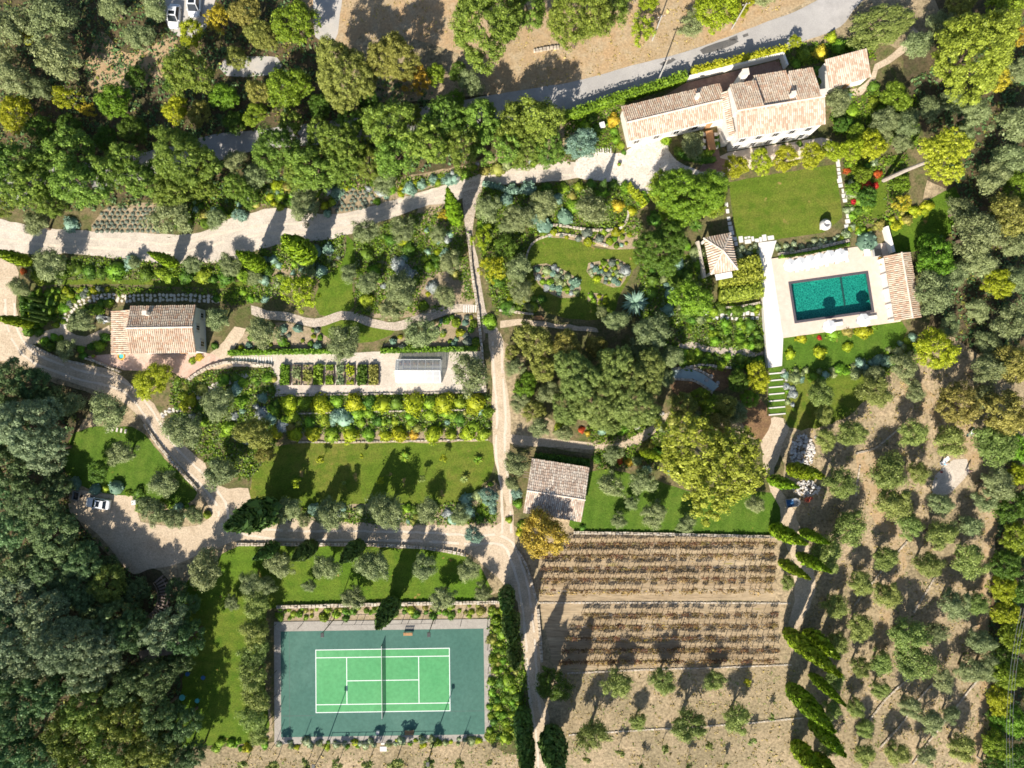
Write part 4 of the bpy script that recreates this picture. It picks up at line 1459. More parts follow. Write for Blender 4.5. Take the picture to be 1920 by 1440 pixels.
# villa, main block
EV, RV = 6.2, 7.5
c, ang, L, D = quadframe([(1368, 156), (1530, 129), (1548, 233), (1383, 260)], EV)
vil = thing("villa", (c.x, c.y, zg(c.y)), ang, "large white villa with stepped pale tile roofs above the lawn", "villa")
X, Y = L / 2, D / 2
yr = -Y + .44 * D
mb = MB()
ov = .3
for s in (-1, 1):
    pts = [(s * (X - ov), -Y + ov, -1.5), (s * (X - ov), Y - ov, -1.5), (s * (X - ov), Y - ov, EV - .1), (s * (X - ov), yr, RV - .16), (s * (X - ov), -Y + ov, EV - .05)]
    mb.poly(pts if s > 0 else pts[::-1])
mb.poly([(-X + ov, -Y + ov, -1.5), (X - ov, -Y + ov, -1.5), (X - ov, -Y + ov, EV - .05), (-X + ov, -Y + ov, EV - .05)])
mb.poly([(X - ov, Y - ov, -1.5), (-X + ov, Y - ov, -1.5), (-X + ov, Y - ov, EV - .1), (X - ov, Y - ov, EV - .1)])
mb.build("wall", M['render'], vil)
roof_panel(vil, (-X, -Y, EV), (X, -Y, EV), (X, yr, RV), (-X, yr, RV), 'tile_pale', 51)
xa, xb = -X + .30 * L, -X + .68 * L
for (u0, u1, dz, ye, nm) in ((-X + .0, xa, .35, Y - .4, 52), (xa, xb, -.35, Y + .7, 53), (xb, X - .6, .3, Y + .2, 54)):
    e = EV + dz
    roof_panel(vil, (u1, ye, e), (u0, ye, e), (u0, yr - (.02 if dz > 0 else 0), RV + dz + .12), (u1, yr - (.02 if dz > 0 else 0), RV + dz + .12), 'tile_warm', nm)
    for s, u in ((-1, u0 + .15), (1, u1 - .15)):
        mb = MB()
        ww = .12
        q = [(yr, RV + dz - .08), (ye - .3, e - .1), (ye - .3, -1.5), (yr, -1.5)]
        i = len(mb.v)
        mb.v += [(u - ww, p[0], p[1]) for p in q] + [(u + ww, p[0], p[1]) for p in q]
        mb.f += [(0, 1, 2, 3), (7, 6, 5, 4), (0, 4, 5, 1), (1, 5, 6, 2), (2, 6, 7, 3), (3, 7, 4, 0)]
        mb.build("wall", M['render'], vil)
    mb = MB()
    mb.box(((u0 + u1) / 2, ye - .3, (e - 1.6) / 2), (u1 - u0 - .6, .2, e + 1.3))
    mb.build("wall", M['render'], vil)
ridge_caps(vil, (-X, yr, RV + .04), (X, yr, RV + .04))
for u in (-6.0, -3.2, -.4, 2.4, 5.2):
    window(vil, (u, -Y + ov, 4.4), .95, 1.5, 0, -1)
    window(vil, (u, -Y + ov, 1.3), 1.0, 1.9, 0, -1)
window(vil, (-X + ov, -1.5, 4.0), .9, 1.3, -1, 0)
door(vil, (-X + ov, .8, 1.1), 1.2, 2.3, -1, 0)
chimney(vil, xb - .6, yr + 1.0, RV - 1.5, RV + .8, .6)
chimney(vil, X - .5, yr + .5, EV, RV + .6, .8)
chimney(vil, -X + 2.6, Y + .9, 3.0, EV + 1.2, .9)
# lean-to strip along the west gable
roof_panel(vil, (-X - 1.0, Y - .8, 4.9), (-X - 1.0, -Y + 1.0, 4.9), (-X - .1, -Y + 1.0, 5.4), (-X - .1, Y - .8, 5.4), 'tile_pale', 57)
mb = MB()
mb.box((-X - .4, .1, 1.6), (.9, D - 2.2, 6.3))
mb.build("wall", M['render'], vil)

# villa, west wing
wing, L, D, yr = gable_house("villa_wing", [(1166, 200), (1350, 156), (1366, 221), (1179, 265)], 3.5, 4.5, .47,
                             "long low white wing of the villa with a reddish tile roof", 'tile_warm', 'tile_pale', 61)
for u in (-7, -3.5, 0, 3.2):
    window(wing, (u, -D / 2 + .3, 1.7), .95, 1.4, 0, -1)
door(wing, (5.8, -D / 2 + .3, 1.0), 1.1, 2.1, 0, -1)
chimney(wing, 3.8, D * .2, 3.9, 5.4, .5)

# gazebo
c, ang, L, D = quadframe([(1319, 446), (1369, 437), (1384, 505), (1333, 515)], 3.0)
gz = thing("gazebo", (c.x, c.y, zg(c.y)), ang, "open garden pavilion with a four sided tile roof left of the pool", "gazebo")
X, Y, H = L / 2, D / 2, 3.0
ap = (0, .2, 4.5)
cr = [(-X, -Y, H), (X, -Y, H), (X, Y, H), (-X, Y, H)]
for k in range(4):
    A_, B_ = cr[k], cr[(k + 1) % 4]
    A, B, AP = Vector(A_), Vector(B_), Vector(ap)
    up = AP - (A + B) / 2
    roof_panel(gz, A, B, AP, A + up, 'tile_pale' if k in (0, 1) else 'tile_warm', 70 + k, vmax=None if False else None, tri=True) if False else None
    r_ = MB()
    n_ = (B - A).cross(AP - A).normalized() * .1
    r_.v += [tuple(p) for p in (A, B, AP, A - n_, B - n_, AP - n_)]
    r_.f += [(0, 1, 2), (5, 4, 3), (0, 3, 4, 1), (1, 4, 5, 2), (2, 5, 3, 0)]
    ro = r_.build("roof", M['rooftop'], gz)
    t_ = MB()
    mid = (A + B) / 2
    C_, D_ = B + (AP - mid), A + (AP - mid)
    rngg = random.Random(k)
    Lg = (B - A).length
    nu = int(Lg / .42)
    nn = (B - A).cross(AP - A).normalized()
    for i in range(nu):
        u = (i + .5) / nu
        vm = 1 - abs(2 * u - 1)
        nv = max(1, int(up.length * vm / .5))
        for j in range(nv):
            v0, v1 = vm * j / nv, min(vm, vm * (j + 1.15) / nv)
            for (du0, du1, z0, z1) in ((-.4, -.1, .0, .1), (-.1, .4, .1, .0)):
                q = []
                for v, zz in ((v0, .05), (v1, .01)):
                    for du, dz in ((du0, z0), (du1, z1)):
                        q.append(A.lerp(B, u + du / nu) + up * v + nn * (dz + zz))
                t_.v += [tuple(p) for p in q]
                m_ = len(t_.v)
                t_.f.append((m_ - 4, m_ - 3, m_ - 1, m_ - 2))
    o_ = t_.build("roof_tiles", M['tile_pale'], ro)
    o_["kind"] = "stuff"
    ridge_caps(gz, A, AP)
for sx in (-1, 1):
    for sy in (-1, 1):
        mb = MB()
        mb.box((sx * (X - .35), sy * (Y - .35), 1.2), (.35, .35, 3.4))
        mb.build("post", M['render'], gz)
mb = MB()
mb.box((0, -Y - .55, 2.35), (L * .62, 1.0, .08))
mb.build("awning", M['canvas'], gz)
mb = MB()
mb.box((-X - .5, 0, .4), (.5, D, 1.6))
mb.build("low_wall", M['stone'], gz)

# greenhouse
c, ang, L, D = quadframe([(742, 674), (826, 674), (826, 717), (743, 717)], 2.1)
gh = thing("greenhouse", (c.x, c.y, zg(c.y) + .04), ang, "glass greenhouse with a white ridge on the kitchen garden gravel", "greenhouse")
X, Y, HE, HR = L / 2, D / 2, 2.0, 3.0
mb = MB()
for (p, q) in (((-X, -Y), (X, -Y)), ((X, -Y), (X, Y)), ((X, Y), (-X, Y)), ((-X, Y), (-X, -Y))):
    mb.tube([(p[0], p[1], 0), (p[0], p[1], HE)], .05, 4)
    mb.tube([(p[0], p[1], HE), (q[0], q[1], HE)], .05, 4)
    mb.tube([(p[0], p[1], .1), (q[0], q[1], .1)], .07, 4)
mb.tube([(-X, 0, HR), (X, 0, HR)], .07, 4)
NP = 6
for k in range(NP + 1):
    x = -X + 2 * X * k / NP
    for s in (-1, 1):
        mb.tube([(x, s * Y, HE), (x, 0, HR)], .05, 4)
        mb.tube([(x, s * Y, 0), (x, s * Y, HE)], .03, 4)
mb.build("frame", M['white'], gh)
for k in range(NP):
    xa_, xb_ = -X + 2 * X * k / NP + .03, -X + 2 * X * (k + 1) / NP - .03
    for s in (-1, 1):
        for h0, h1 in ((0, .5), (.5, 1)):
            q = MB()
            q.poly([(xa_, s * Y * (1 - h0), HE + (HR - HE) * h0 + .02), (xb_, s * Y * (1 - h0), HE + (HR - HE) * h0 + .02), (xb_, s * Y * (1 - h1), HE + (HR - HE) * h1 + .02),
                    (xa_, s * Y * (1 - h1), HE + (HR - HE) * h1 + .02)])
            q.build("roof_pane", M['glass'], gh)
        q = MB()
        q.poly([(xa_, s * Y, .15), (xb_, s * Y, .15), (xb_, s * Y, HE), (xa_, s * Y, HE)])
        q.build("side_pane", M['glass'], gh)
for s in (-1, 1):
    q = MB()
    q.poly([(s * X, -Y, .15), (s * X, Y, .15), (s * X, Y, HE), (s * X, 0, HR), (s * X, -Y, HE)])
    q.build("end_pane", M['glass'], gh)
for s in (-1, 1):
    q = MB()
    q.box((0, s * (Y - .6), .8), (2 * X - .6, .8, .06))
    st_ = q.build("staging", M['wood'], gh)
    for k in range(9):
        q = MB()
        q.lathe([(.12, .83), (.17, 1.08), (.15, 1.08), (.02, 1.3)], 8, (-X + .6 + k * (2 * X - 1.2) / 8, s * (Y - .6), 0))
        q.build("pot", M['pot'], st_)
# ================================================================== PLANTS
def quads_mesh(name, P0, N, size, rng, aspect=.62, extra=None, mat=None):
    """a mesh of leaf-sized quads at P0 facing N; extra = (verts, faces) joined in"""
    n = len(P0)
    N = N / np.maximum(np.linalg.norm(N, axis=1, keepdims=True), 1e-6)
    R = rng.normal(size=(n, 3))
    U = np.cross(N, R)
    U /= np.maximum(np.linalg.norm(U, axis=1, keepdims=True), 1e-6)
    V = np.cross(N, U)
    s = np.asarray(size).reshape(-1, 1) * np.exp(rng.normal(size=(n, 1)) * .38) * .5
    U, V = U * s, V * s * aspect
    k = rng.uniform(.05, .3, (n, 1))
    verts = np.stack([P0 - U, P0 - V * 1.0 + U * k, P0 + U, P0 + V + U * k], 1).reshape(-1, 3)
    faces = np.arange(4 * n).reshape(-1, 4)
    ev, ef = extra if extra else ([], [])
    me = bpy.data.meshes.new(name)
    nv, nf = len(verts) + len(ev), n + len(ef)
    me.vertices.add(nv)
    co = np.concatenate([verts, np.array(ev).reshape(-1, 3)]) if len(ev) else verts
    me.vertices.foreach_set("co", co.astype(np.float32).ravel())
    loops = list(faces.ravel()) + [i + len(verts) for f in ef for i in f]
    tot = [4] * n + [len(f) for f in ef]
    me.loops.add(len(loops))
    me.loops.foreach_set("vertex_index", np.array(loops, dtype=np.int32))
    me.polygons.add(nf)
    st_ = np.concatenate([[0], np.cumsum(tot)[:-1]]).astype(np.int32)
    me.polygons.foreach_set("loop_start", st_)
    me.polygons.foreach_set("loop_total", np.array(tot, dtype=np.int32))
    me.update(calc_edges=True)
    me.validate()
    me.materials.append(mat or M['l_green'])
    return me


def unit(rng, n):
    v = rng.normal(size=(n, 3))
    return v / np.linalg.norm(v, axis=1, keepdims=True)


def crown_mesh(name, seed, nclump, per, rc, leaf, zs=.8, zc=1.0, shell=.55, up=.35, low=-.35, lump=.15, spread=1.0):
    """crown of radius 1: leaf clumps spread through the volume, uneven outline, gaps between"""
    rng = np.random.default_rng(seed)
    d = unit(rng, nclump * 4)
    d = d[d[:, 2] > low][:nclump]
    az = np.arctan2(d[:, 1], d[:, 0])
    ph = rng.uniform(0, 6.28, 3)
    lob = 1 + lump * (np.sin(2 * az + ph[0]) * .5 + np.sin(3 * az + ph[1]) * .6 + np.sin(5 * az + ph[2]) * .4)
    rad = (shell + (1 - shell) * np.sqrt(rng.uniform(0, 1, len(d)))) * (1 - rc * .75) * lob
    C = d * rad[:, None]
    rr_ = rc * rng.uniform(.65, 1.3, len(d))
    e = unit(rng, len(d) * per)
    e[:, 2] = np.where(e[:, 2] < -.3, -e[:, 2] * .6, e[:, 2])
    ci = np.repeat(np.arange(len(d)), per)
    fr = (rng.uniform(.15, 1, len(e)) ** .5) * spread
    pos = C[ci] + e * (rr_[ci] * fr)[:, None]
    nor = e * 1.1 + np.array([0, 0, up]) + rng.normal(size=e.shape) * .32
    pos[:, 2] = pos[:, 2] * zs + zc
    return quads_mesh(name, pos, nor, np.full(len(e), leaf), rng), (C * [1, 1, zs] + [0, 0, zc])


def trunk_mesh(name, seed, tips, base_r, fork, nl=6, bend=.06):
    rng = random.Random(seed)
    mb = MB()
    f = Vector((rng.uniform(-bend, bend), rng.uniform(-bend, bend), fork))
    mb.tube([(0, 0, -.15), (f.x * .3, f.y * .3, fork * .45), f], [base_r * 1.35, base_r, base_r * .8], 7)
    idx = list(range(len(tips)))
    rng.shuffle(idx)
    for i in idx[:nl]:
        t = Vector(tips[i])
        m = f.lerp(t, .5) + Vector((rng.uniform(-.06, .06), rng.uniform(-.06, .06), rng.uniform(0, .08)))
        mb.tube([f - Vector((0, 0, .03)), m, t], [base_r * .6, base_r * .38, base_r * .12], 5)
    return mb.mesh(name, M['bark'])


KINDS = {}


def kind(name, n, barkr, fork, **kw):
    L = []
    for k in range(n):
        me, tips = crown_mesh("crown_" + name, hash(name) % 1 + 100 * len(KINDS) + k, **kw)
        tr = trunk_mesh("trunk_" + name, k + 7, tips, barkr, fork)
        L.append((me, tr))
    KINDS[name] = (L, kw.get('zc', 1.0))


kind('olive', 8, .10, .55, nclump=60, per=170, rc=.27, leaf=.062, zs=.78, zc=1.22, shell=.4, lump=.28, spread=1.15, up=.35)
kind('oak', 6, .07, .75, nclump=130, per=100, rc=.18, leaf=.053, zs=.85, zc=1.2, shell=.6, lump=.24, up=.35)
kind('round', 5, .07, .6, nclump=130, per=84, rc=.19, leaf=.058, zs=.82, zc=1.12, shell=.5, lump=.18, up=.35)
kind('bigoak', 3, .06, .75, nclump=430, per=110, rc=.12, leaf=.034, zs=.82, zc=1.2, shell=.55, lump=.22, up=.35)
kind('loose', 4, .06, .55, nclump=60, per=60, rc=.2, leaf=.07, zs=.85, zc=1.15, shell=.4, lump=.25)
kind('pine', 2, .06, 1.05, nclump=640, per=36, rc=.09, leaf=.040, up=.35, zs=.50, zc=1.9, shell=.3, low=.0, lump=.3)
kind('young', 3, .05, 1.3, nclump=14, per=26, rc=.42, leaf=.26, zs=1.0, zc=2.3, shell=.4, lump=.2)


def dome_mesh(name, seed, nclump, per, rc, leaf, zs=.75, lump=.12, core=.62):
    """low dense bush, its foot on the ground"""
    rng = np.random.default_rng(seed)
    d = unit(rng, nclump * 3)
    d[:, 2] = np.abs(d[:, 2])
    d = d[:nclump]
    C = d * (1 - rc) * rng.uniform(.6, 1.05, (len(d), 1)) * (1 + lump * np.sin(3 * np.arctan2(d[:, 1], d[:, 0]) + seed))[:, None]
    e = unit(rng, len(d) * per)
    e[:, 2] = np.where(e[:, 2] < -.2, -e[:, 2], e[:, 2])
    ci = np.repeat(np.arange(len(d)), per)
    pos = C[ci] + e * rc * rng.uniform(.5, 1.05, (len(e), 1))
    pos[:, 2] = np.maximum(pos[:, 2] * zs, .03)
    nor = e + np.array([0, 0, .3]) + rng.normal(size=e.shape) * .4
    mb = MB()
    mb.lathe([(core, 0), (core * 1.05, .25 * zs), (core * .75, .6 * zs), (.1, .8 * zs)], 9)
    return quads_mesh(name, pos, nor, np.full(len(e), leaf), rng, .75, (mb.v, mb.f))


SHR = [dome_mesh("shrub_foliage", k, 20, 60, .34, .12) for k in range(6)]
BALL = [dome_mesh("ball_foliage", 30 + k, 40, 10, .16, .17, 1.05, .03, .82) for k in range(3)]
LAV = [dome_mesh("lavender_foliage", 50 + k, 30, 7, .25, .28, .8, .05, .7) for k in range(3)]


def cyp_mesh(seed, prof=1.0):
    rng = np.random.default_rng(seed)
    n = 2600
    t = rng.uniform(0, 1, n) ** .9
    r = np.where(t < .18, .45 + .55 * t / .18, 1.0 - np.clip((t - .35) / .65, 0, 1) ** (1.8 * prof))
    a = rng.uniform(0, 6.283, n)
    rough = 1 + .10 * np.sin(a * 5 + t * 40) + rng.normal(size=n) * .07
    pos = np.stack([np.cos(a) * r * rough, np.sin(a) * r * rough, t], 1)
    nor = np.stack([np.cos(a), np.sin(a), np.full(n, .12)], 1) + rng.normal(size=(n, 3)) * .35
    # leaves are laid in a frame where the height counts ten radii
    pos10 = pos * [1, 1, 10]
    mb = MB()
    mb.lathe([(.35, .1), (.72, 1.6), (.78, 4), (.6, 7), (.3, 9), (.03, 9.9)], 10)
    return quads_mesh("cypress_foliage", pos10, nor, np.full(n, .42), rng, .6, (mb.v, mb.f), M['l_cyp'])


CYP = [cyp_mesh(k) for k in range(4)]
_t = MB()
_t.tube([(0, 0, -.4), (0, 0, 1.2)], [.28, .22], 7)
CYPT = _t.mesh("cypress_trunk", M['bark'])

ADJ = {'OL': ('olive', 'l_olive', "silvery grey-green olive tree", "olive_tree", 1.0), 'OG': ('olive', 'l_olive2', "green olive tree", "olive_tree", 1.0),
       'OK': ('oak', 'l_oak', "deep green tree", "broadleaf_tree", 1.3), 'FO': ('oak', 'l_forest', "dark woodland tree", "woodland_tree", 1.3),
       'FP': ('oak', 'l_sage', "pale sage woodland tree", "woodland_tree", 1.3), 'FY': ('oak', 'l_fyel', "yellowing woodland tree", "woodland_tree", 1.25),
       'GV': ('bigoak', 'l_grove', "soft grey-green tree", "broadleaf_tree", 1.15),
       'LM': ('round', 'l_lime', "bright yellow-green tree", "broadleaf_tree", 1.0), 'GR': ('round', 'l_green', "fresh green tree", "broadleaf_tree", 1.0),
       'BR': ('round', 'l_brown', "olive-brown tree", "broadleaf_tree", 1.2), 'YL': ('loose', 'l_yellow', "golden yellow tree", "broadleaf_tree", 1.0),
       'YG': ('loose', 'l_lime', "loose yellow-green tree", "broadleaf_tree", 1.0), 'BL': ('round', 'l_blue', "blue-green tree", "conifer_tree", 1.0),
       'DK': ('round', 'l_dark', "dark green tree", "broadleaf_tree", 1.0), 'AU': ('round', 'l_autumn', "golden brown autumn tree", "autumn_tree", 1.0),
       'YO': ('young', 'l_olive2', "young sapling", "young_tree", 1.0), 'YY': ('young', 'l_lime', "young yellow-green sapling", "young_tree", 1.0)}
TR = random.Random(77)


def tree(code, px, py, rpx, place, group, label=None, hz=None):
    kd, mat, adj, nm, h = ADJ[code]
    if rpx > 51 and kd in ('oak', 'round'):
        kd = 'bigoak'
    var, zc = KINDS[kd]
    if code in ('FO', 'FP', 'FY') and py > 1150:
        h = 1.4
    elif code[0] == 'F' and py > 880:
        h = .85
    if place.startswith('in the row below'):
        rpx *= 1.15
    if place.startswith('in the orchard'):
        rpx *= 1.14
    hz = (hz or h) * TR.uniform(.92, 1.1)
    r = rpx * mpp(px, py) * .97
    for _ in range(2):
        c = P(px, py, zc * r * hz)
        r = rpx * (CAM_H - c.z) / FPX
    o = add(nm, None, None, (c.x, c.y, zg(c.y)))
    o.scale = (r * TR.uniform(.86, 1.12), r * TR.uniform(.86, 1.12), r * hz)
    o.rotation_euler = (0, 0, TR.uniform(0, 6.28))
    me, tr = TR.choice(var)
    add("crown", me, o, mat=M[mat])
    add("trunk", tr, o)
    if label:
        tag(o, label, "tree", group)
    else:
        later(o, adj + " " + place, px, "tree", group)
    return o


def trees(place, group, s):
    for it in s.split(';'):
        it = it.split()
        if it:
            tree(it[0], float(it[1]), float(it[2]), float(it[3]), place, group)


trees("in the orchard right of the vineyard", "orchard olive trees",
      "OG 1538 738 25;OG 1640 735 27;OG 1597 812 26;OG 1547 825 20;OG 1710 812 27;OG 1780 828 31;OG 1865 832 35;OG 1575 905 30;OG 1665 885 30;OG 1722 886 20;OG 1675 942 31;OG 1592 990 31;"
      "OL 1762 946 22;OG 1705 986 22;OG 1762 1002 29;OL 1818 985 22;OG 1548 1040 31;OG 1660 1046 22;OG 1740 1058 27;OG 1818 1052 29;OL 1868 905 30;OL 1850 935 24;"
      "OG 1565 1135 26;OG 1612 1092 22;OG 1663 1114 24;OG 1612 1176 24;OG 1703 1190 31;OL 1790 1132 27;OL 1756 1186 19;OG 1612 1250 20;OG 1652 1242 20;OG 1712 1240 30;OL 1766 1272 21;"
      "OG 1650 1292 18;OL 1706 1326 22;OL 1746 1352 22;OG 1604 1326 16;OG 1622 1366 16;OG 1682 1412 22;OL 1736 1416 20;OG 1802 1402 24;OL 1816 1256 21;OL 1838 1202 23;OL 1850 1252 22;"
      "OG 1565 1270 18;OG 1560 1330 17;OL 1782 1340 18;OG 1570 1205 18;OG 1620 1415 18;OG 1560 1400 18;OG 1830 1130 20;OG 1476 1092 13;OG 1545 775 18")
trees("in the row below the vineyard", "trees below the vineyard", "OG 1157 1282 25;OG 1112 1378 30;OG 1242 1276 24;OG 1290 1358 30;OG 1381 1348 28;OG 1196 1352 15;OG 1340 1276 17")
trees("on the straw field below the vineyard", "saplings below the vineyard",
      "YO 1163 1412 8.8;YO 1246 1404 8.8;YO 1330 1398 8.8;YO 1411 1390 8.8;YY 1402 1278 8.8;YO 1446 1344 7.5;YO 1100 1425 8.8;YO 1205 1440 8.8;YO 1292 1440 8.8;YO 1362 1436 7.5")
trees("in the row under the tennis court", "saplings under the tennis court", "YO 512 1434 12.5;YO 573 1434 12.5;YO 632 1434 11.2;YO 690 1432 13.8;YO 742 1432 16.2;YO 802 1432 13.8;YO 860 1430 10.0;YO 917 1428 7.5;YO 455 1436 12.5")
trees("lining the left of the tennis court", "trees left of the tennis court", "OG 482 1130 27;OL 470 1092 24;OG 478 1185 30;OG 476 1225 26;OG 474 1265 30;OG 478 1308 30;OG 474 1350 28;OG 486 1378 20")
trees("on the lawn above the tennis court", "olive trees on the lower lawn",
      "OL 525 1058 25;OL 612 1062 27;OL 700 1060 31;OL 796 1062 27;OL 880 1066 24;OL 662 1120 24;OL 830 1122 26;OL 500 1098 22;OL 385 1068 37;OL 580 1098 13;OL 905 1108 20;OL 436 1130 14")
trees("between middle lawn and gravel drive", "trees below the middle lawn", "OL 540 956 27;OL 622 962 32;OL 725 958 37;OL 802 958 25;OL 862 965 18;BL 917 932 18;BL 888 1002 20;OL 570 975 14;BL 590 955 13")
trees("in the garden by the sloping drive", "trees around the left lawn",
      "OL 130 757 28;OL 205 772 38;OL 228 850 28;DK 185 882 24;OL 310 905 28;OL 345 808 38;OL 410 757 34;OL 414 886 34;OL 285 957 27;OL 326 972 24;OL 366 966 21;BR 478 812 34;BR 498 850 20;GR 305 945 14;"
      "OL 125 655 20;OL 155 602 27;OL 37 538 22;OL 95 497 34")
trees("in the garden above the kitchen garden", "olive trees of the terraced garden",
      "OL 685 432 29;OL 755 430 29;OL 570 387 33;OL 690 530 24;OL 752 542 32;OL 736 578 28;OL 645 642 37;OL 495 622 31;OL 790 622 30;OL 836 556 22;OL 845 490 24;OL 880 700 37;OL 410 600 25;OL 655 512 18;"
      "OL 320 410 37;OL 405 410 21;OL 70 420 27;OL 362 495 20;OL 432 497 24;OL 478 520 14;YG 565 550 40;OL 575 512 17;OL 480 332 24;OL 577 352 24;OL 722 342 24;OL 822 440 18;OL 252 492 14;YL 832 402 13;BL 447 402 13")
trees("in the round garden beside the stair path", "trees of the round garden",
      "OL 915 390 26;OL 975 408 30;OL 1018 385 28;OL 1110 390 36;OL 972 505 26;OL 975 545 24;YG 925 505 32;YG 905 446 22;DK 948 462 24;OL 950 425 18;OL 1155 602 25;OL 1128 585 13")
trees("in the grove in the middle", "trees of the middle grove",
      "OL 1222 622 40;BR 1000 640 38;BR 1062 645 32;BR 1118 648 24;GR 985 722 24;GV 1082 705 50;GV 1150 688 42;GV 1208 702 44;GV 1118 752 46;GV 1188 758 46;GV 1065 768 36;OL 1258 668 27;OL 1250 708 20;"
      "BR 1000 770 22;BR 1280 760 26;GR 1312 745 22;OL 1200 660 24;LM 1420 708 28;DK 1385 715 22;OL 1150 850 20;GV 1140 795 24;BR 1360 760 26;OL 966 688 20;BR 1018 690 28;OL 975 752 22;OL 1012 802 24;OL 1058 812 18;BR 960 660 16;OL 1030 735 24;GR 1335 768 26;OL 1378 772 24;GR 1404 748 18;BR 1345 800 28;OL 1300 790 22")
trees("beside the barn and its lawn", "trees by the barn", "OL 968 868 27;OL 1147 908 27;OL 1206 902 26;OL 1226 965 26;OL 1160 975 15;OL 1286 982 20;OL 1416 945 18;BL 1262 880 14;OL 1185 942 14;OL 960 905 16")
trees("left of the villa lawn", "tall trees left of the villa lawn", "GR 1292 366 62;GR 1330 372 34;GR 1240 350 30;DK 1240 466 58;GR 1296 560 40;GR 1262 388 34")
trees("pruned in a row before the villa", "pruned trees in front of the villa", "LM 1378 313 23;LM 1426 305 25;LM 1473 297 25;LM 1522 291 24;LM 1562 283 23;LM 1598 282 26;LM 1634 272 28")
trees("around the villa and its terrace", "trees around the villa",
      "OL 1300 272 27;BL 1090 270 33;OL 1572 190 25;GR 1680 182 28;OL 1660 226 28;OL 1700 232 28;OL 1690 268 22;OL 1740 205 26;OL 1720 84 30;GR 1618 330 18;DK 1625 370 22;GR 1600 355 16;DK 1520 228 10;"
      "LM 1490 78 14;GR 1605 250 18;OL 1650 252 20;YL 1690 382 20;GR 1690 345 18;DK 1575 235 16")
trees("in the wood at the right edge", "trees in the right hand wood",
      "OL 1825 208 34;OL 1785 190 26;BR 1800 8 30;GR 1880 22 40;YL 1902 72 24;YL 1872 150 26;OL 1908 135 28;OL 1905 232 40;OL 1890 300 34;OL 1862 332 34;GR 1908 352 32;OL 1830 440 44;OL 1832 492 34;"
      "BR 1892 405 44;GR 1752 486 44;OL 1748 548 40;OL 1790 512 26;LM 1870 532 29;OL 1832 582 24;LM 1755 656 38;OL 1692 690 28;OL 1892 602 36;BR 1902 682 40;OL 1850 692 34;BR 1882 772 44;BR 1795 758 40;"
      "OL 1846 745 28;GR 1742 455 24;OL 1800 395 28;OL 1778 612 22;OL 1810 250 20;OL 1900 455 30;OL 1905 525 26;OL 1850 645 26;OL 1640 705 22;OL 1716 735 20;OL 1815 55 24;OL 1765 45 26")
trees("in the belt at the lower right", "trees of the lower right belt",
      "LM 1878 1100 28;LM 1885 1148 28;GR 1905 1195 34;GR 1895 1262 34;LM 1872 1312 26;GR 1905 1352 32;GR 1868 1398 28;DK 1905 1420 30;DK 1895 950 34;GR 1908 1010 32;DK 1885 1058 30;LM 1905 890 26;DK 1910 1110 26;"
      "GR 1870 1350 20;DK 1880 1230 24;GR 1905 840 30;DK 1860 1440 26")
trees("on the dry bank above the road", "trees above the road",
      "OK 912 50 76;OK 1085 28 68;YG 1205 55 30;OL 1296 46 28;LM 1342 20 40;LM 1388 4 28;OK 1150 10 36;OK 990 20 40;LM 1216 2 22;OL 1425 -8 24")
trees("in the tall row above the gravel drive", "tall trees above the gravel drive",
      "OK 520 282 48;OK 588 322 44;OK 645 275 48;OK 640 316 36;OK 728 235 48;OK 742 292 48;OK 800 270 50;OK 832 228 42;OK 870 282 44;OK 902 222 40;OK 932 272 44;OK 962 238 44;OK 1012 228 48;OK 1030 278 34;OK 990 285 34;"
      "OK 26 312 46;OK 62 348 44;OK 140 288 46;OK 152 346 48;OK 345 298 58;OK 270 342 40;OK 212 322 38;OK 92 378 34;OK 322 356 38;OK 8 372 34;OK 445 350 26;OK 470 370 20;OK 560 330 30;OK 546 238 28;OK 598 252 30;OK 660 232 30;OK 700 250 28;OK 236 300 34;OK 100 312 36;OK 300 322 30;OK 385 300 26;OK 770 218 28;OK 860 222 28;OK 690 305 34;OK 385 355 24")
trees("in the wood at the upper left", "trees in the upper left wood",
      "OL 30 50 44;OL 100 42 46;OL 112 112 46;OL 28 152 36;OL 212 14 28;OL 262 70 29;OL 292 14 28;YG 52 62 22;LM 30 216 36;YG 126 182 26;YL 165 205 16;GR 216 192 38;DK 256 146 20;OK 355 136 46;LM 360 62 28;"
      "YL 408 36 28;BR 460 22 30;BR 482 62 24;LM 330 207 27;BR 376 215 25;GR 420 182 28;GR 556 46 44;BR 500 72 24;GR 540 166 46;BR 485 172 24;BR 646 142 58;BR 736 112 52;YL 782 152 31;GR 816 140 24;OL 882 156 29;"
      "OL 75 165 26;DK 130 235 24;DK 75 245 28;DK 250 245 28;DK 200 262 26;OL 10 110 28;DK 440 230 22;DK 318 162 14;BR 445 110 22;DK 600 200 26;DK 690 190 24;GR 850 190 24;OL 440 300 22;DK 860 135 20;GR 480 215 24")
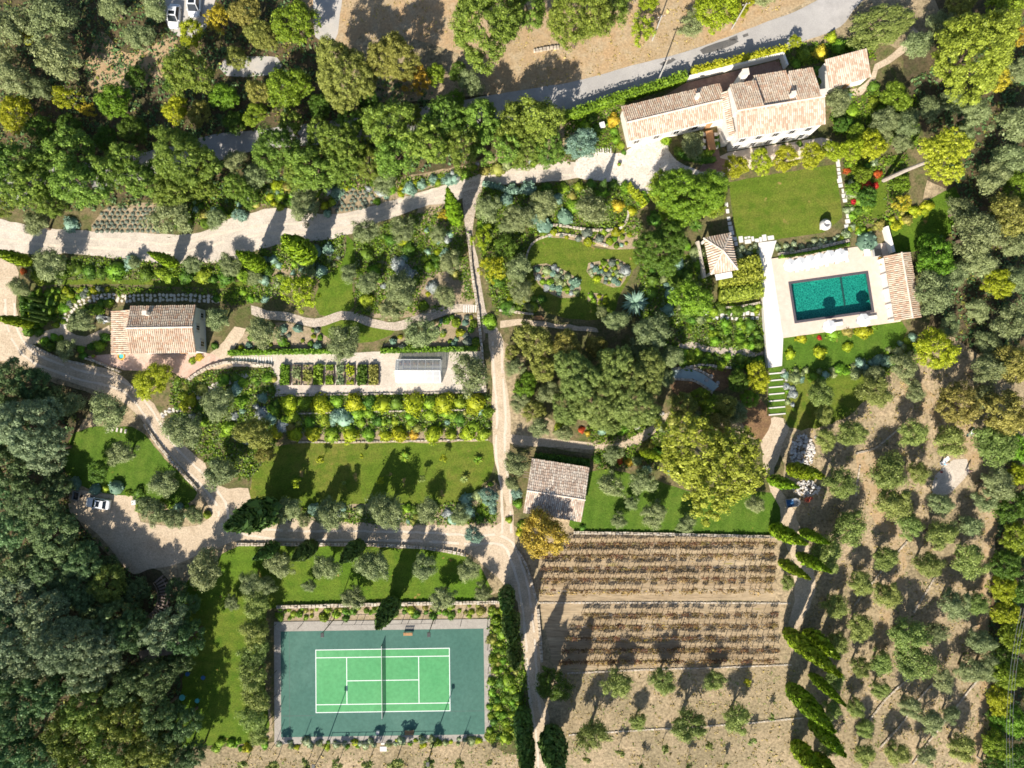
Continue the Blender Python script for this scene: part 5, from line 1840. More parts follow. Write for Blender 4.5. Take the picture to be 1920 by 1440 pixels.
trees("in the wood at the lower left", "trees in the lower left wood",
      "FP 60 802 58;FP 88 842 44;FO 18 872 44;FO 62 942 50;FO 20 992 46;FO 105 1005 46;FO 30 1062 48;FO 95 1068 44;FO 160 1052 42;FY 205 1095 40;FO 150 1112 42;FP 40 1125 50;FO 255 1110 30;FP 95 1155 46;"
      "FP 130 1205 54;FP 200 1215 48;FP 170 1255 46;FP 310 1178 44;FP 35 1210 46;FO 25 1268 44;FO 90 1290 46;FO 290 1270 42;FO 240 1290 40;FY 175 1330 46;FY 235 1345 46;FY 130 1370 44;FO 40 1345 46;FY 210 1400 46;"
      "FY 285 1400 42;FO 90 1415 46;FO 20 1412 44;FO 300 1335 36;FY 150 1432 40;FO 250 1440 36;FO 335 1425 30;FO 12 720 44;FO 62 720 34;FO 110 910 30;FO 12 930 30;FO 250 1180 40;FO 180 1150 34;FO 330 1105 22;"
      "OL 60 745 26;FO 15 800 40;FO 320 1375 34;FO 10 1170 38;FP 60 1240 40;FO 215 1160 34;FO 100 745 24;FO 205 1060 22;FO 352 1195 34;FO 345 1350 32;FO 365 1412 26;FO 352 1135 26;FO 338 1240 26")
tree('AU', 1018, 1002, 48, "", None, "large golden brown autumn tree at the corner of the barn roof")
tree('DK', 1037, 1283, 33, "", None, "dense dark green tree beside the sloping drive left of the vineyard corner")
tree('LM', 285, 714, 30, "", None, "bright yellow-green tree shading the lower edge of the cottage patio").scale.x *= 1.55
t_ = tree('BR', 1822, 102, 76, "", None, "very large round yellow-green tree near the upper right corner")
for c_ in t_.children:
    if c_.name.startswith("crown"):
        set_mat(c_, M['l_pine2'])
t_ = tree('BL', 1660, 38, 48, "", None, "wide spreading grey-green juniper above the path at the top right")
t_.scale = (t_.scale.x * 1.5, t_.scale.y * .85, t_.scale.z * .6)
t_.rotation_euler.z = .35
for c_ in t_.children:
    if c_.name.startswith("crown"):
        set_mat(c_, M['l_olive2'])
bpy.data.objects["autumn_tree"]


def pine(px, py, rpx, base, mat, label, seed):
    """umbrella pine: flat wide crown on a tall bare trunk that leans"""
    var, zc = KINDS['pine']
    me, _ = var[seed]
    b = P(*base)
    h = 9.0
    c = P(px, py, h)
    r = rpx * (CAM_H - c.z) / FPX
    t = thing("umbrella_pine", b, 0, label, "tree")
    o = add("crown", me, t, mat=M[mat])
    o.scale = (r, r * .88, r * .8)
    d = c - b
    o.location = (d.x, d.y, d.z - zc * r * .8)
    mb = MB()
    top = Vector((d.x, d.y, d.z - r * .1))
    mb.tube([(0, 0, -.3), (d.x * .3, d.y * .3, h * .42), (d.x * .7, d.y * .7, h * .78), top], [.42, .34, .28, .2], 8)
    rng = random.Random(seed)
    for k in range(9):
        a = k * .7 + rng.uniform(-.2, .2)
        e = top + Vector((math.cos(a) * r * .6, math.sin(a) * r * .52, rng.uniform(0, r * .18)))
        s_ = Vector((d.x * .8, d.y * .8, h * .82))
        mb.tube([s_, s_.lerp(e, .55) + Vector((0, 0, .4)), e], [.16, .11, .04], 5)
    mb.build("trunk", M['bark_pale'], t)
    return t


pine(1330, 868, 108, (1282, 822), 'l_pine2', "huge yellow-green umbrella pine overhanging the barn lawn", 0)
pine(1770, 291, 57, (1656, 338), 'l_pine', "round lime green umbrella pine on a long bare leaning trunk", 1)


def cypress(base, tip, rpx, label, group, mat='l_cyp', hmax=20):
    b = P(*base)
    lo, hi = 1.0, 26.0
    for _ in range(40):
        m = (lo + hi) / 2
        # the height at which a vertical stem over the base is seen nearest the tip
        v = Vector((b.x, b.y, b.z + m)) - camo.location
        y_, z_ = v.y * CT + v.z * ST, -v.y * ST + v.z * CT
        q = Vector((960 + FPX * v.x / -z_, 720 - FPX * y_ / -z_))
        if (q - Vector(base)).length < (Vector(tip) - Vector(base)).length:
            lo = m
        else:
            hi = m
    h = min(hmax, lo)
    r = rpx * (CAM_H - b.z - h * .5) / FPX
    o = thing("cypress", b, TR.uniform(0, 6.28), label, "tree", group)
    o.scale = (r, r, h / 10)
    add("crown", TR.choice(CYP), o, mat=M[mat])
    add("trunk", CYPT, o)
    return o


for lst, place, grp, mat in (
    ([(1480, 878, 1545, 893, 13), (1442, 898, 1497, 918, 10), (1448, 990, 1509, 1024, 13), (1502, 996, 1556, 1017, 9), (1496, 1040, 1560, 1070, 10), (1463, 1053, 1520, 1085, 9), (1474, 1184, 1592, 1250, 15),
      (1511, 1186, 1572, 1236, 14), (1521, 1265, 1587, 1322, 9), (1481, 1288, 1568, 1368, 16), (1522, 1352, 1595, 1408, 13), (1490, 1394, 1562, 1452, 15), (1531, 1415, 1585, 1462, 11)],
     "on the track left of the orchard", "cypresses along the orchard track", 'l_cyp'),
    ([(520, 1022, 478, 1054, 11), (588, 1022, 552, 1054, 14), (676, 1020, 637, 1052, 14)], "below the gravel drive above the lower lawn", "cypresses below the gravel drive", 'l_cypd'),
    ([(58, 492, -16, 466, 11), (330, 495, 278, 474, 10), (492, 500, 448, 468, 14), (582, 482, 535, 440, 20), (66, 608, -14, 588, 9)], "below the upper gravel drive", "cypresses below the upper drive", 'l_cyp'),
    ([(951, 1104, 950, 1150, 13), (958, 1150, 966, 1205, 15), (965, 1208, 971, 1255, 13), (980, 1330, 989, 1424, 16), (985, 1380, 990, 1470, 15), (1034, 1370, 1066, 1455, 22)],
     "beside the sloping drive right of the tennis court", "cypresses along the sloping drive", 'l_cypd'),
):
    lst.sort(key=lambda t: t[1])
    for i, (bx_, by_, tx, ty, r) in enumerate(lst):
        cypress((bx_, by_), (tx, ty), r, "dark columnar cypress %s, %s from the top" % (place, ordn(i + 1)), grp, mat)
cypress((738, 1126), (723, 1184), 16, "tall dark cypress standing between lower lawn and tennis court", None, 'l_cypd')
cypress((512, 952), (424, 1002), 26, "big broad dark cypress at the bend of the gravel drive", None, 'l_cypd')
cypress((858, 418), (853, 352), 13, "clipped cypress at the corner of the stair path and upper drive", None, 'l_cyp')
cypress((1203, 845), (1196, 805), 8, "narrow cypress left of the huge umbrella pine", None, 'l_cyp')
cypress((1127, 357), (1139, 338), 6, "thin cypress beside the white courtyard", None, 'l_cypd', 9)
for k, (x, y) in enumerate([(88, 566), (96, 578), (92, 590), (100, 600), (86, 604)]):
    cypress((x, y), (x - 50, y - 9), 3.2, "pencil thin cypress in the hedge garden left of the cottage, %s from the top" % ordn(k + 1), "thin cypresses left of the cottage", 'l_cypd', 6.5)


# ------------------------------------------------------------------ shrubs
SADJ = {'g': ('l_green', "green shrub", "shrub", SHR), 'd': ('l_dark', "dark green shrub", "shrub", SHR), 'l': ('l_lime', "lime yellow shrub", "shrub", SHR),
        'b': ('l_blue', "blue-green shrub", "shrub", SHR), 's': ('l_grey', "silver grey shrub", "shrub", SHR), 'r': ('l_red', "red leaved shrub", "shrub", SHR), 'y': ('l_yellow', "golden shrub", "shrub", SHR),
        'o': ('l_olive', "grey-green shrub", "shrub", SHR), 'w': ('l_flower', "white flowering shrub", "flowering_shrub", SHR), 'G': ('l_green', "clipped green ball shrub", "ball_shrub", BALL),
        'L': ('l_lime', "clipped lime ball shrub", "ball_shrub", BALL), 'B': ('l_blue', "clipped blue-green ball shrub", "ball_shrub", BALL), 'S': ('l_lav', "grey cushion plant", "cushion_plant", BALL),
        'n': ('l_brown', "brownish green shrub", "shrub", SHR)}


def shrub(code, px, py, rpx, place, group, hz=1.0):
    mat, adj, nm, var = SADJ[code]
    rpx *= 1.16
    if nm == 'shrub':
        nm = adj.replace(' ', '_').replace('-', '_')
    c = P(px, py, rpx * .04)
    r = rpx * mpp(px, py)
    o = add(nm, TR.choice(var), None, (c.x, c.y, zg(c.y)), M[mat])
    o.scale = (r * TR.uniform(.88, 1.12), r * TR.uniform(.88, 1.12), r * hz * TR.uniform(.85, 1.2))
    o.rotation_euler = (0, 0, TR.uniform(0, 6.28))
    later(o, adj + " " + place, px, "shrub", group)
    return o


def shrubs(place, group, s, hz=1.0):
    for it in s.split(';'):
        it = it.split()
        if it:
            shrub(it[0], float(it[1]), float(it[2]), float(it[3]), place, group, hz)


def inside(p, poly):
    x, y = p
    c = False
    for i in range(len(poly)):
        (x0, y0), (x1, y1) = poly[i - 1], poly[i]
        if (y0 > y) != (y1 > y) and x < (x1 - x0) * (y - y0) / (y1 - y0) + x0:
            c = not c
    return c


L1 = [(172, 436), (185, 405), (205, 388), (300, 384), (298, 436), (240, 436)]
L2 = [(624, 402), (628, 362), (650, 352), (700, 358), (704, 376), (690, 388), (655, 402)]
mark(L1)
mark(L2)


def fill(place, group, poly, n, codes, r0, r1, seed, gap=.8, hz=1.0):
    """a planted bed: bushes set one by one where they do not crowd each other"""
    rng = random.Random(seed)
    xs, ys = [p[0] for p in poly], [p[1] for p in poly]
    put, tries = [], 0
    while len(put) < n and tries < n * 60:
        tries += 1
        x, y, r = rng.uniform(min(xs), max(xs)), rng.uniform(min(ys), max(ys)), r0 * .8 + (r1 * 1.15 - r0 * .8) * rng.random() ** 1.4
        if inside((x, y), poly) and not paved(x, y, False) and all((x - a) ** 2 + (y - b) ** 2 > (gap * .8 * (r + c)) ** 2 for a, b, c in put):
            put.append((x, y, r))
            shrub(rng.choice(codes), x, y, r, place, group, hz)


shrubs("in the upper row below the kitchen garden", "upper row of lime shrubs", "l 540 757 20.7;g 570 755 14.9;l 600 757 20.7;g 632 752 13.8;l 664 757 20.7;d 692 755 14.9;l 716 758 19.5;d 742 756 16.1;l 776 756 21.8;g 806 756 14.9;l 832 757 23.0;"
       "g 862 754 14.9;l 892 755 23.0;d 520 758 13.8", 1.2)
shrubs("in the lower row above the middle lawn", "lower row of lime shrubs", "l 553 816 16.1;l 586 815 18.4;g 620 815 16.1;l 656 816 17.2;g 690 814 14.9;l 722 817 12.6;l 748 814 17.2;y 775 816 10.3;l 812 815 19.5;g 846 815 12.6;l 878 814 16.1;g 906 815 13.8", 1.1)
fill("between the two lime rows", "shrubs between the lime rows", [(530, 774), (915, 770), (918, 802), (535, 808)], 40, "gdgngdgb", 8, 14, 3, .62, 1.0)
shrubs("between the two lime rows", "shrubs between the lime rows", "b 645 786 19;s 528 800 13;b 505 783 14;b 612 790 9")
shrubs("along the bed below the upper drive", "bed below the upper drive", "d 140 502 17;d 165 507 15;d 188 511 14;g 215 505 21;b 243 491 16;d 272 516 17;g 300 511 14;d 346 518 18;g 380 517 17;d 421 521 17;g 452 516 15;"
       "d 112 512 15;b 130 420 15;r 42 508 7;g 70 520 14;g 318 522 14;d 398 523 12", 1.0)
fill("in the bed behind the cottage", "ball shrubs behind the cottage", [(120, 542), (210, 538), (205, 556), (150, 562), (118, 575)], 18, "GLGS", 5, 7, 5, .85)
fill("in the hedge garden left of the cottage", "shrubs left of the cottage", [(60, 545), (115, 540), (120, 600), (100, 625), (50, 622), (42, 585)], 26, "gdgG", 6, 11, 6, .7)
fill("around the cottage walls", "shrubs around the cottage", [(150, 572), (205, 565), (202, 605), (165, 590)], 8, "gdGs", 8, 12, 7, .7)
shrubs("around the cottage walls", "shrubs around the cottage", "g 185 648 13;d 195 632 12;d 170 650 10;g 150 655 9;g 100 632 9;g 82 640 11;d 92 650 12;G 112 635 7;d 155 668 8;d 402 648 9;y 372 670 9;g 360 676 8;d 405 560 9;g 440 555 8;g 455 548 9;g 470 560 9")
fill("in the bed left of the greenhouse", "ball shrub bed left of the greenhouse", [(520, 606), (600, 620), (615, 650), (440, 655), (445, 625)], 26, "GLGSBG", 5, 9, 8, .85)
fill("in the bed above the greenhouse", "ball shrub bed above the greenhouse", [(720, 640), (800, 615), (840, 592), (890, 592), (897, 645), (730, 655)], 30, "GLGSBG", 5, 10, 9, .85)
fill("in the left part of the terraced garden", "shrubs in the terraced garden, left part", [(485, 480), (640, 455), (640, 500), (560, 530), (500, 570), (470, 560)], 24, "gbSdGo", 6, 12, 10, .8)
fill("in the right part of the terraced garden", "shrubs in the terraced garden, right part", [(670, 450), (870, 420), (882, 560), (820, 580), (690, 585), (668, 520)], 44, "gdgblGns", 7, 14, 11, .75)
shrubs("by the upper drive", "blue shrubs by the upper drive", "B 590 470 13;B 615 466 13;b 455 405 11;b 612 400 9;b 790 345 12;b 850 335 11")
fill("on the bank above the gravel drive", "shrubs on the bank above the drive", [(430, 385), (520, 345), (640, 352), (780, 338), (900, 308), (1055, 290), (1068, 302), (900, 324), (800, 350), (700, 380), (500, 390)], 46,
     "gdgbosnl", 7, 13, 12, .75)
fill("on the bank right of the lavender field", "shrubs on the bank by the lavender", [(300, 385), (420, 385), (425, 405), (390, 425), (345, 435)], 12, "gdnb", 7, 12, 13, .75)
fill("in the left garden below the patio", "shrubs below the patio", [(325, 705), (430, 700), (515, 695), (520, 830), (440, 830), (330, 790)], 42, "gdgblns", 8, 15, 14, .75)
fill("in the bed below the middle lawn", "shrubs below the middle lawn", [(500, 950), (700, 950), (850, 945), (925, 905), (930, 980), (860, 985), (700, 978), (520, 975)], 36, "gobnsd", 7, 13, 15, .75)
fill("at the edge of the gravel parking", "shrubs by the gravel parking", [(240, 930), (330, 945), (390, 950), (388, 970), (290, 975), (262, 960)], 12, "gdbG", 8, 12, 16, .8)
shrubs("beside the parked white car", "blue-green shrubs by the white car", "B 138 907 13;B 177 918 11;B 217 914 13;g 198 916 8;g 240 925 8;d 258 924 12")
fill("in the bed above the garden lawn", "plants above the garden lawn", [(1010, 425), (1110, 436), (1180, 415), (1188, 460), (1130, 462), (1085, 448), (1010, 440)], 26, "GSLlgb", 5, 9, 17, .8)
shrubs("in the upper part of the round garden", "bushes of the round garden", "B 1020 420 16;B 1000 410 12;B 1060 405 15;g 1075 385 16;B 950 372 13;B 990 352 14;g 1055 352 12;g 1085 348 12;B 960 350 10;g 1130 360 14;y 1160 385 14;l 1185 395 10;"
       "g 1205 372 16;d 1230 410 16;n 1072 368 10;g 1175 350 14;d 1150 345 10;d 1110 345 12;d 1025 350 12;b 1045 372 12;g 905 420 14;d 935 525 16;d 950 575 16;g 918 602 17;g 1000 575 12;d 1015 560 10", .9)
fill("on the left island of the lawn", "left island bed", [(1002, 500), (1040, 500), (1080, 525), (1082, 550), (1050, 556), (1010, 530)], 30, "SsBgow", 5, 9, 18, .8)
fill("on the right island of the lawn", "right island bed", [(1105, 495), (1160, 488), (1175, 505), (1160, 535), (1120, 525), (1102, 510)], 30, "SslgBw", 5, 9, 19, .8)
fill("on the small island of the lawn", "small island bed", [(1105, 552), (1135, 555), (1138, 566), (1120, 570), (1104, 564)], 6, "lgG", 5, 7, 20, .8)
fill("in the shaded garden left of the gazebo", "shrubs left of the gazebo", [(1200, 510), (1310, 440), (1322, 520), (1335, 600), (1260, 600), (1220, 560)], 26, "dbgdo", 9, 15, 21, .7)
fill("in the citrus bed by the white path", "citrus beds", [(1335, 578), (1424, 572), (1426, 584), (1338, 586)], 10, "dgd", 9, 12, 22, .6, 1.3)
fill("in the lower citrus bed", "lower citrus bed", [(1330, 604), (1428, 602), (1430, 650), (1340, 645)], 22, "dgg", 9, 13, 23, .6, 1.3)
fill("above the stream left of the white path", "shrubs above the stream", [(1270, 660), (1370, 668), (1440, 672), (1440, 690), (1375, 690), (1280, 684)], 18, "dgdg", 9, 13, 24, .65, 1.1)
fill("in the flower bed above the pool", "white flower bed above the pool", [(1456, 462), (1520, 452), (1590, 438), (1592, 448), (1520, 465), (1460, 474)], 18, "wwg", 6, 9, 25, .75)
fill("in the flower bed right of the gazebo", "flower bed by the gazebo", [(1382, 462), (1425, 455), (1428, 478), (1386, 482)], 9, "wgw", 7, 9, 26, .75)
fill("in the rose garden right of the villa lawn", "rose garden", [(1582, 310), (1640, 300), (1650, 330), (1630, 400), (1600, 425), (1588, 400), (1594, 350)], 24, "wgdgwdgwr", 8, 13, 27, .75)
fill("in the garden bank above the pool house", "bank above the pool house", [(1590, 430), (1640, 415), (1700, 395), (1745, 375), (1750, 390), (1700, 415), (1640, 440)], 24, "llgln", 6, 11, 28, .65)
fill("on the slope below the pool lawn", "slope below the pool lawn", [(1475, 695), (1580, 690), (1640, 670), (1690, 640), (1720, 620), (1720, 660), (1640, 700), (1540, 710), (1480, 712)], 34, "bogdbo", 8, 14, 29, .7)
shrubs("on the small lawn below the pool", "bushes on the pool lawn", "l 1503 634 11;l 1539 662 13;l 1482 664 11;l 1590 650 11;l 1620 622 17;g 1562 626 14;n 1590 618 14;r 1608 612 5;r 1537 633 5;g 1640 612 9")
shrubs("in the garden of the villa", "villa garden shrubs", "g 1250 262 12;d 1275 285 14;d 1318 292 12;g 1330 285 12;g 1345 270 9;g 1348 256 8;y 1150 225 15;g 1152 245 10;g 1155 262 9;g 1165 272 9;d 1170 285 6;d 1120 240 12;g 1095 235 14;d 1110 215 14;"
       "d 1535 130 12;d 1540 150 10;g 1640 190 14;g 1655 205 12;b 1590 180 10;g 1600 205 14;d 1575 215 16;d 1590 230 16;y 1540 96 16;g 1510 100 16;g 1575 85 16;g 1605 85 15;g 1495 118 10;l 1560 68 12;d 1640 160 12;d 1470 275 7;d 1500 268 7;d 1432 280 7")
B_ = shrub('B', 1628, 452, 18, "beside the pool terrace", None, .9)
fill("in the strip above the tennis court", "shrub strip above the tennis court", [(520, 1143), (905, 1135), (905, 1156), (520, 1162)], 52, "gnGgd", 5, 9, 30, .75)
fill("in the upper bed beside the court", "upper bed right of the tennis court", [(920, 1140), (945, 1135), (962, 1200), (968, 1262), (920, 1268)], 30, "gGgnG", 7, 11, 31, .7)
fill("in the lower bed beside the court", "lower bed right of the tennis court", [(918, 1278), (980, 1275), (975, 1340), (968, 1388), (918, 1390)], 30, "gdg", 9, 14, 32, .6)
fill("along the lower edge of the tennis court", "hedge plants under the tennis court", [(520, 1390), (712, 1388), (712, 1400), (520, 1403)], 18, "glwo", 6, 9, 33, .7)
fill("at the lower right edge of the tennis court", "hedge plants under the tennis court, right", [(727, 1388), (905, 1384), (905, 1396), (727, 1400)], 18, "glwo", 6, 9, 34, .7)
fill("at the bottom left of the tennis court", "plants at the bottom left of the court", [(400, 1392), (515, 1385), (515, 1400), (400, 1410)], 10, "glbg", 6, 10, 35, .75)
shrubs("around the barn", "shrubs around the barn", "r 1090 806 7;y 1102 812 7;r 1162 861 9;y 1180 866 9;b 1130 808 10;d 1120 860 10;g 980 985 10;b 968 925 12;g 972 945 11;d 1092 990 7;l 975 1000 9;g 955 975 8;n 1215 840 16;o 1195 865 12;g 1165 805 14;g 1050 800 14;d 1230 850 14;"
       "o 1240 800 13;n 1265 790 13;n 1290 800 14")
fill("in the herb bed by the bench", "herb garden plants", [(935, 560), (1010, 560), (1010, 580), (940, 580)], 10, "gdol", 7, 10, 36, .75)
fill("on the bank beside the grass stair", "bank beside the grass stair", [(1470, 700), (1490, 700), (1496, 770), (1476, 775)], 9, "sogb", 6, 9, 37, .75)


# ------------------------------------------------------------------ hedges
def hedge(pts, width, height, mat, label, seed=1, leaf=.28, name="hedge"):
    rng = np.random.default_rng(seed)
    w = catmull([P(*p).to_2d() for p in pts], False, .6)
    core, Q, N = MB(), [], []
    for a, b in zip(w[:-1], w[1:]):
        d = (b - a)
        ln = d.length
        if ln < 1e-4:
            continue
        u = d / ln
        n = Vector((-u.y, u.x))
        k = int(ln * (width + 2 * height) * 16)
        z = zg((a.y + b.y) / 2)
        c = (a + b) / 2
        core.box((c.x, c.y, z + height * .42), (ln * 1.02, width * .8, height * .84), math.atan2(u.y, u.x))
        t = rng.uniform(0, 1, k)
        s = rng.uniform(-1, 1, k)
        top = rng.uniform(0, 1, k) < width / (width + 1.2 * height)
        for i in range(k):
            p = a + d * t[i]
            if top[i]:
                q = p + n * s[i] * width * .5
                Q.append((q.x, q.y, z + height * (1 + rng.normal() * .07 + .10 * math.sin(q.x * 2.1) * math.sin(q.y * 1.7))))
                N.append((rng.normal() * .5, rng.normal() * .5, 1))
            else:
                sg = 1 if s[i] > 0 else -1
                q = p + n * sg * width * .5 * (1 + rng.normal() * .08)
                Q.append((q.x, q.y, z + height * rng.uniform(.05, 1)))
                N.append((n.x * sg + rng.normal() * .4, n.y * sg + rng.normal() * .4, .3))
    me = quads_mesh(name, np.array(Q), np.array(N), np.full(len(Q), leaf), rng, .7, (core.v, core.f), M[mat])
    return tag(add(name, me), label, "hedge")


hedge([(1052, 226), (1090, 214), (1140, 196), (1190, 180), (1240, 164), (1284, 148)], 1.5, 2.3, 'l_green', "long green roadside hedge left of the villa terrace", 1)
hedge([(1292, 142), (1340, 130), (1400, 115), (1466, 99)], 1.1, 2.2, 'l_lime', "bright clipped hedge between road and villa terrace", 2)
hedge([(1002, 856), (1050, 860), (1104, 868)], 1.3, 1.5, 'l_dark', "dark green hedge along the top wall of the barn", 3)
hedge([(430, 662), (520, 660), (640, 659)], .9, 1.0, 'l_green', "low green hedge above the kitchen garden, left part", 4)
hedge([(715, 658), (800, 656), (895, 654)], .9, 1.0, 'l_green', "low green hedge above the greenhouse", 5)
hedge([(1342, 508), (1384, 500), (1420, 492)], 2.2, 2.0, 'l_pine2', "dense yellow-green climber mass right below the gazebo, upper band", 6)
hedge([(1345, 530), (1384, 524), (1424, 516)], 2.4, 2.2, 'l_pine2', "dense yellow-green climber mass beside the white path, middle band", 7)
hedge([(1345, 556), (1384, 552), (1424, 544)], 2.6, 2.1, 'l_pine2', "dense yellow-green climber mass above the grey wall, lower band", 8)
hedge([(1458, 484), (1520, 474), (1590, 459)], .5, .9, 'l_green', "thin green hedge behind the row of white parasols", 9, .2)
hedge([(905, 345), (935, 352), (965, 362), (1000, 345)], .9, 1.0, 'l_blue', "low blue-green hedge along the lower edge of the upper drive", 10)
hedge([(1176, 350), (1195, 370), (1208, 388)], 1.2, 1.0, 'l_lime', "short slanting hedge left of the tall villa lawn trees", 11)
hedge([(66, 548), (68, 580), (72, 615)], .8, 1.3, 'l_dark', "dark clipped hedge across the garden left of the cottage, right line", 12)
hedge([(48, 556), (50, 585), (52, 612)], .8, 1.3, 'l_dark', "dark clipped hedge across the garden left of the cottage, left line", 13)
hedge([(1340, 300), (1320, 303), (1290, 298), (1270, 290)], .9, 1.0, 'l_dark', "dark low hedge around the courtyard olive tree", 14)


# ------------------------------------------------------------------ lavender
def lavender(poly, step, place, seed, rowang):
    rng = random.Random(seed)
    xs, ys = [p[0] for p in poly], [p[1] for p in poly]
    j = 0
    y = min(ys)
    n = 0
    while y < max(ys):
        x = min(xs) + (step * .5 if j % 2 else 0)
        while x < max(xs):
            q = (x + rng.uniform(-1, 1), y + rng.uniform(-1, 1) + rowang * (x - min(xs)))
            if inside(q, poly) and rng.random() > .05:
                c = P(*q)
                o = add("lavender_plant", LAV[n % 3], None, c, M['l_lav'])
                r = rng.uniform(3.9, 5.1) * mpp(*q)
                o.scale = (r, r, r * .95)
                o.rotation_euler = (0, 0, rng.uniform(0, 6))
                tag(o, "round grey lavender cushion in the %s lavender field" % place, "lavender", "lavender cushions of the %s field" % place)
                n += 1
            x += step
        y += step * .85
        j += 1


L1 = [(172, 436), (185, 405), (205, 388), (300, 384), (298, 436), (240, 436)]
L2 = [(624, 402), (628, 362), (650, 352), (700, 358), (704, 376), (690, 388), (655, 402)]
sheet("bed_soil", L1, 'bedsoil', .022, jit=.1)
sheet("bed_soil", L2, 'bedsoil', .022, jit=.1)
lavender(L1, 9.6, "left", 1, 0)
lavender(L2, 8.6, "right", 2, -.12)
for q in ([(490, 500), (560, 490), (600, 505), (560, 540), (500, 560), (475, 545)], [(445, 630), (520, 606), (600, 622), (612, 652), (445, 654)], [(720, 648), (800, 618), (845, 590), (892, 592), (898, 648)],
          [(1005, 425), (1110, 438), (1185, 415), (1190, 465), (1130, 464), (1085, 450), (1010, 442)], [(1000, 498), (1040, 498), (1084, 525), (1084, 553), (1050, 558), (1008, 532)],
          [(1102, 493), (1160, 486), (1178, 505), (1162, 538), (1120, 528), (1100, 510)], [(1102, 550), (1136, 553), (1140, 567), (1120, 572), (1102, 565)], [(520, 1140), (906, 1132), (906, 1158), (520, 1164)],
          [(820, 365), (850, 385), (868, 430), (850, 470), (800, 450), (780, 400)], [(540, 806), (916, 802), (916, 826), (545, 829)], [(660, 945), (850, 945), (930, 905), (935, 985), (700, 980)],
          [(640, 355), (780, 348), (900, 312), (1060, 292), (1070, 303), (890, 328), (700, 386), (640, 398)], [(690, 500), (780, 490), (880, 500), (890, 568), (800, 590), (690, 590)],
          [(920, 1140), (946, 1135), (965, 1200), (968, 1265), (920, 1270)]):
    sheet("bed_soil", q, 'bedsoil', .024, jit=.15)


# ------------------------------------------------------------------ low ground cover nobody could count
def cover(name, polys, mat, dens, size, h, label, seed):
    rng = np.random.default_rng(seed)
    Q = []
    for poly in polys:
        xs, ys = [p[0] for p in poly], [p[1] for p in poly]
        ar = (max(xs) - min(xs)) * (max(ys) - min(ys)) * .0085
        for _ in range(int(ar * dens)):
            p = (rng.uniform(min(xs), max(xs)), rng.uniform(min(ys), max(ys)))
            if inside(p, poly) and not paved(*p):
                c = P(*p)
                k = rng.integers(4, 9)
                rr2 = rng.uniform(.12, .4)
                for _k in range(k):
                    Q.append((c.x + rng.normal() * rr2, c.y + rng.normal() * rr2, c.z + .03 + abs(rng.normal()) * h))
    Q = np.array(Q)
    N = rng.normal(size=Q.shape) * .5 + [0, 0, .8]
    me = quads_mesh(name, Q, N, np.full(len(Q), size), rng, .7, None, M[mat])
    return stuff(add(name, me), label, "ground cover")


GP = [[(485, 440), (645, 440), (645, 500), (600, 520), (500, 560), (440, 560), (440, 540), (480, 520)], [(665, 440), (780, 400), (860, 380), (890, 560), (800, 585), (668, 590)],
      [(895, 350), (1180, 345), (1210, 440), (1100, 440), (1000, 440), (980, 470), (985, 560), (930, 590), (900, 470)], [(320, 700), (515, 690), (520, 830), (470, 900), (400, 880), (320, 790)],
      [(520, 742), (918, 738), (918, 805), (520, 812)], [(480, 950), (930, 940), (930, 980), (480, 985)], [(1200, 480), (1330, 480), (1335, 600), (1425, 600), (1430, 660), (1270, 650), (1200, 600)],
      [(1240, 640), (1440, 660), (1440, 690), (1250, 690)], [(60, 480), (480, 490), (480, 522), (60, 522)], [(110, 540), (480, 540), (470, 570), (240, 560), (110, 600), (45, 620), (45, 560)],
      [(1580, 300), (1700, 290), (1700, 400), (1600, 430)], [(1470, 690), (1700, 640), (1720, 680), (1600, 720), (1480, 720)], [(300, 340), (520, 345), (800, 330), (1060, 280), (1070, 300), (800, 350), (480, 390), (420, 410), (330, 430)],
      [(1440, 90), (1640, 70), (1640, 110), (1540, 118), (1470, 125)], [(920, 1135), (985, 1200), (990, 1390), (918, 1392)], [(1100, 800), (1240, 770), (1280, 860), (1120, 880)], [(945, 560), (1010, 565), (1000, 590), (945, 590)],
      [(1555, 160), (1720, 180), (1720, 280), (1560, 250)], [(1060, 220), (1160, 200), (1160, 290), (1060, 290)]]
cover("ground_cover", GP, 'l_green', 5.5, .26, .16, "low mixed green ground cover between the garden plants", 1)
cover("ground_cover", GP, 'l_dark', 3.0, .28, .14, "low dark ground cover between the garden plants", 2)
cover("ground_cover", GP[:9], 'l_olive', 1.8, .24, .18, "low silvery ground cover in the garden beds", 3)
WP = [[(-60, -40), (560, -40), (600, 110), (900, 200), (900, 300), (420, 385), (-60, 400)], [(-60, 690), (150, 745), (130, 860), (140, 960), (230, 1060), (350, 1150), (350, 1330), (370, 1460), (-60, 1460)],
      [(1700, 150), (1980, 0), (1980, 720), (1800, 640), (1730, 560), (1730, 480), (1800, 380)], [(1870, 860), (1980, 860), (1980, 1460), (1840, 1460), (1860, 1080)]]
cover("undergrowth", WP, 'l_forest', 1.6, .34, .2, "dark undergrowth beneath the woodland trees", 4)
cover("undergrowth", WP, 'l_brown', .45, .3, .15, "brownish dry undergrowth beneath the woodland trees", 5)
OP = [[(1500, 700), (1850, 700), (1870, 900), (1850, 1440), (1500, 1440), (1520, 1100)], [(1060, 1255), (1490, 1250), (1500, 1440), (1060, 1440)], [(400, 1405), (1000, 1400), (1000, 1450), (380, 1450)],
      [(900, -20), (1560, -20), (1290, 90), (1000, 180)], [(640, 0), (840, 0), (860, 60), (650, 80)]]
cover("dry_grass", OP, 'l_straw', .55, .22, .06, "thin straw coloured grass of the orchard and fields", 6)
cover("dry_grass", OP[:3], 'l_olive2', .22, .2, .05, "sparse green weeds in the orchard and fields", 7)


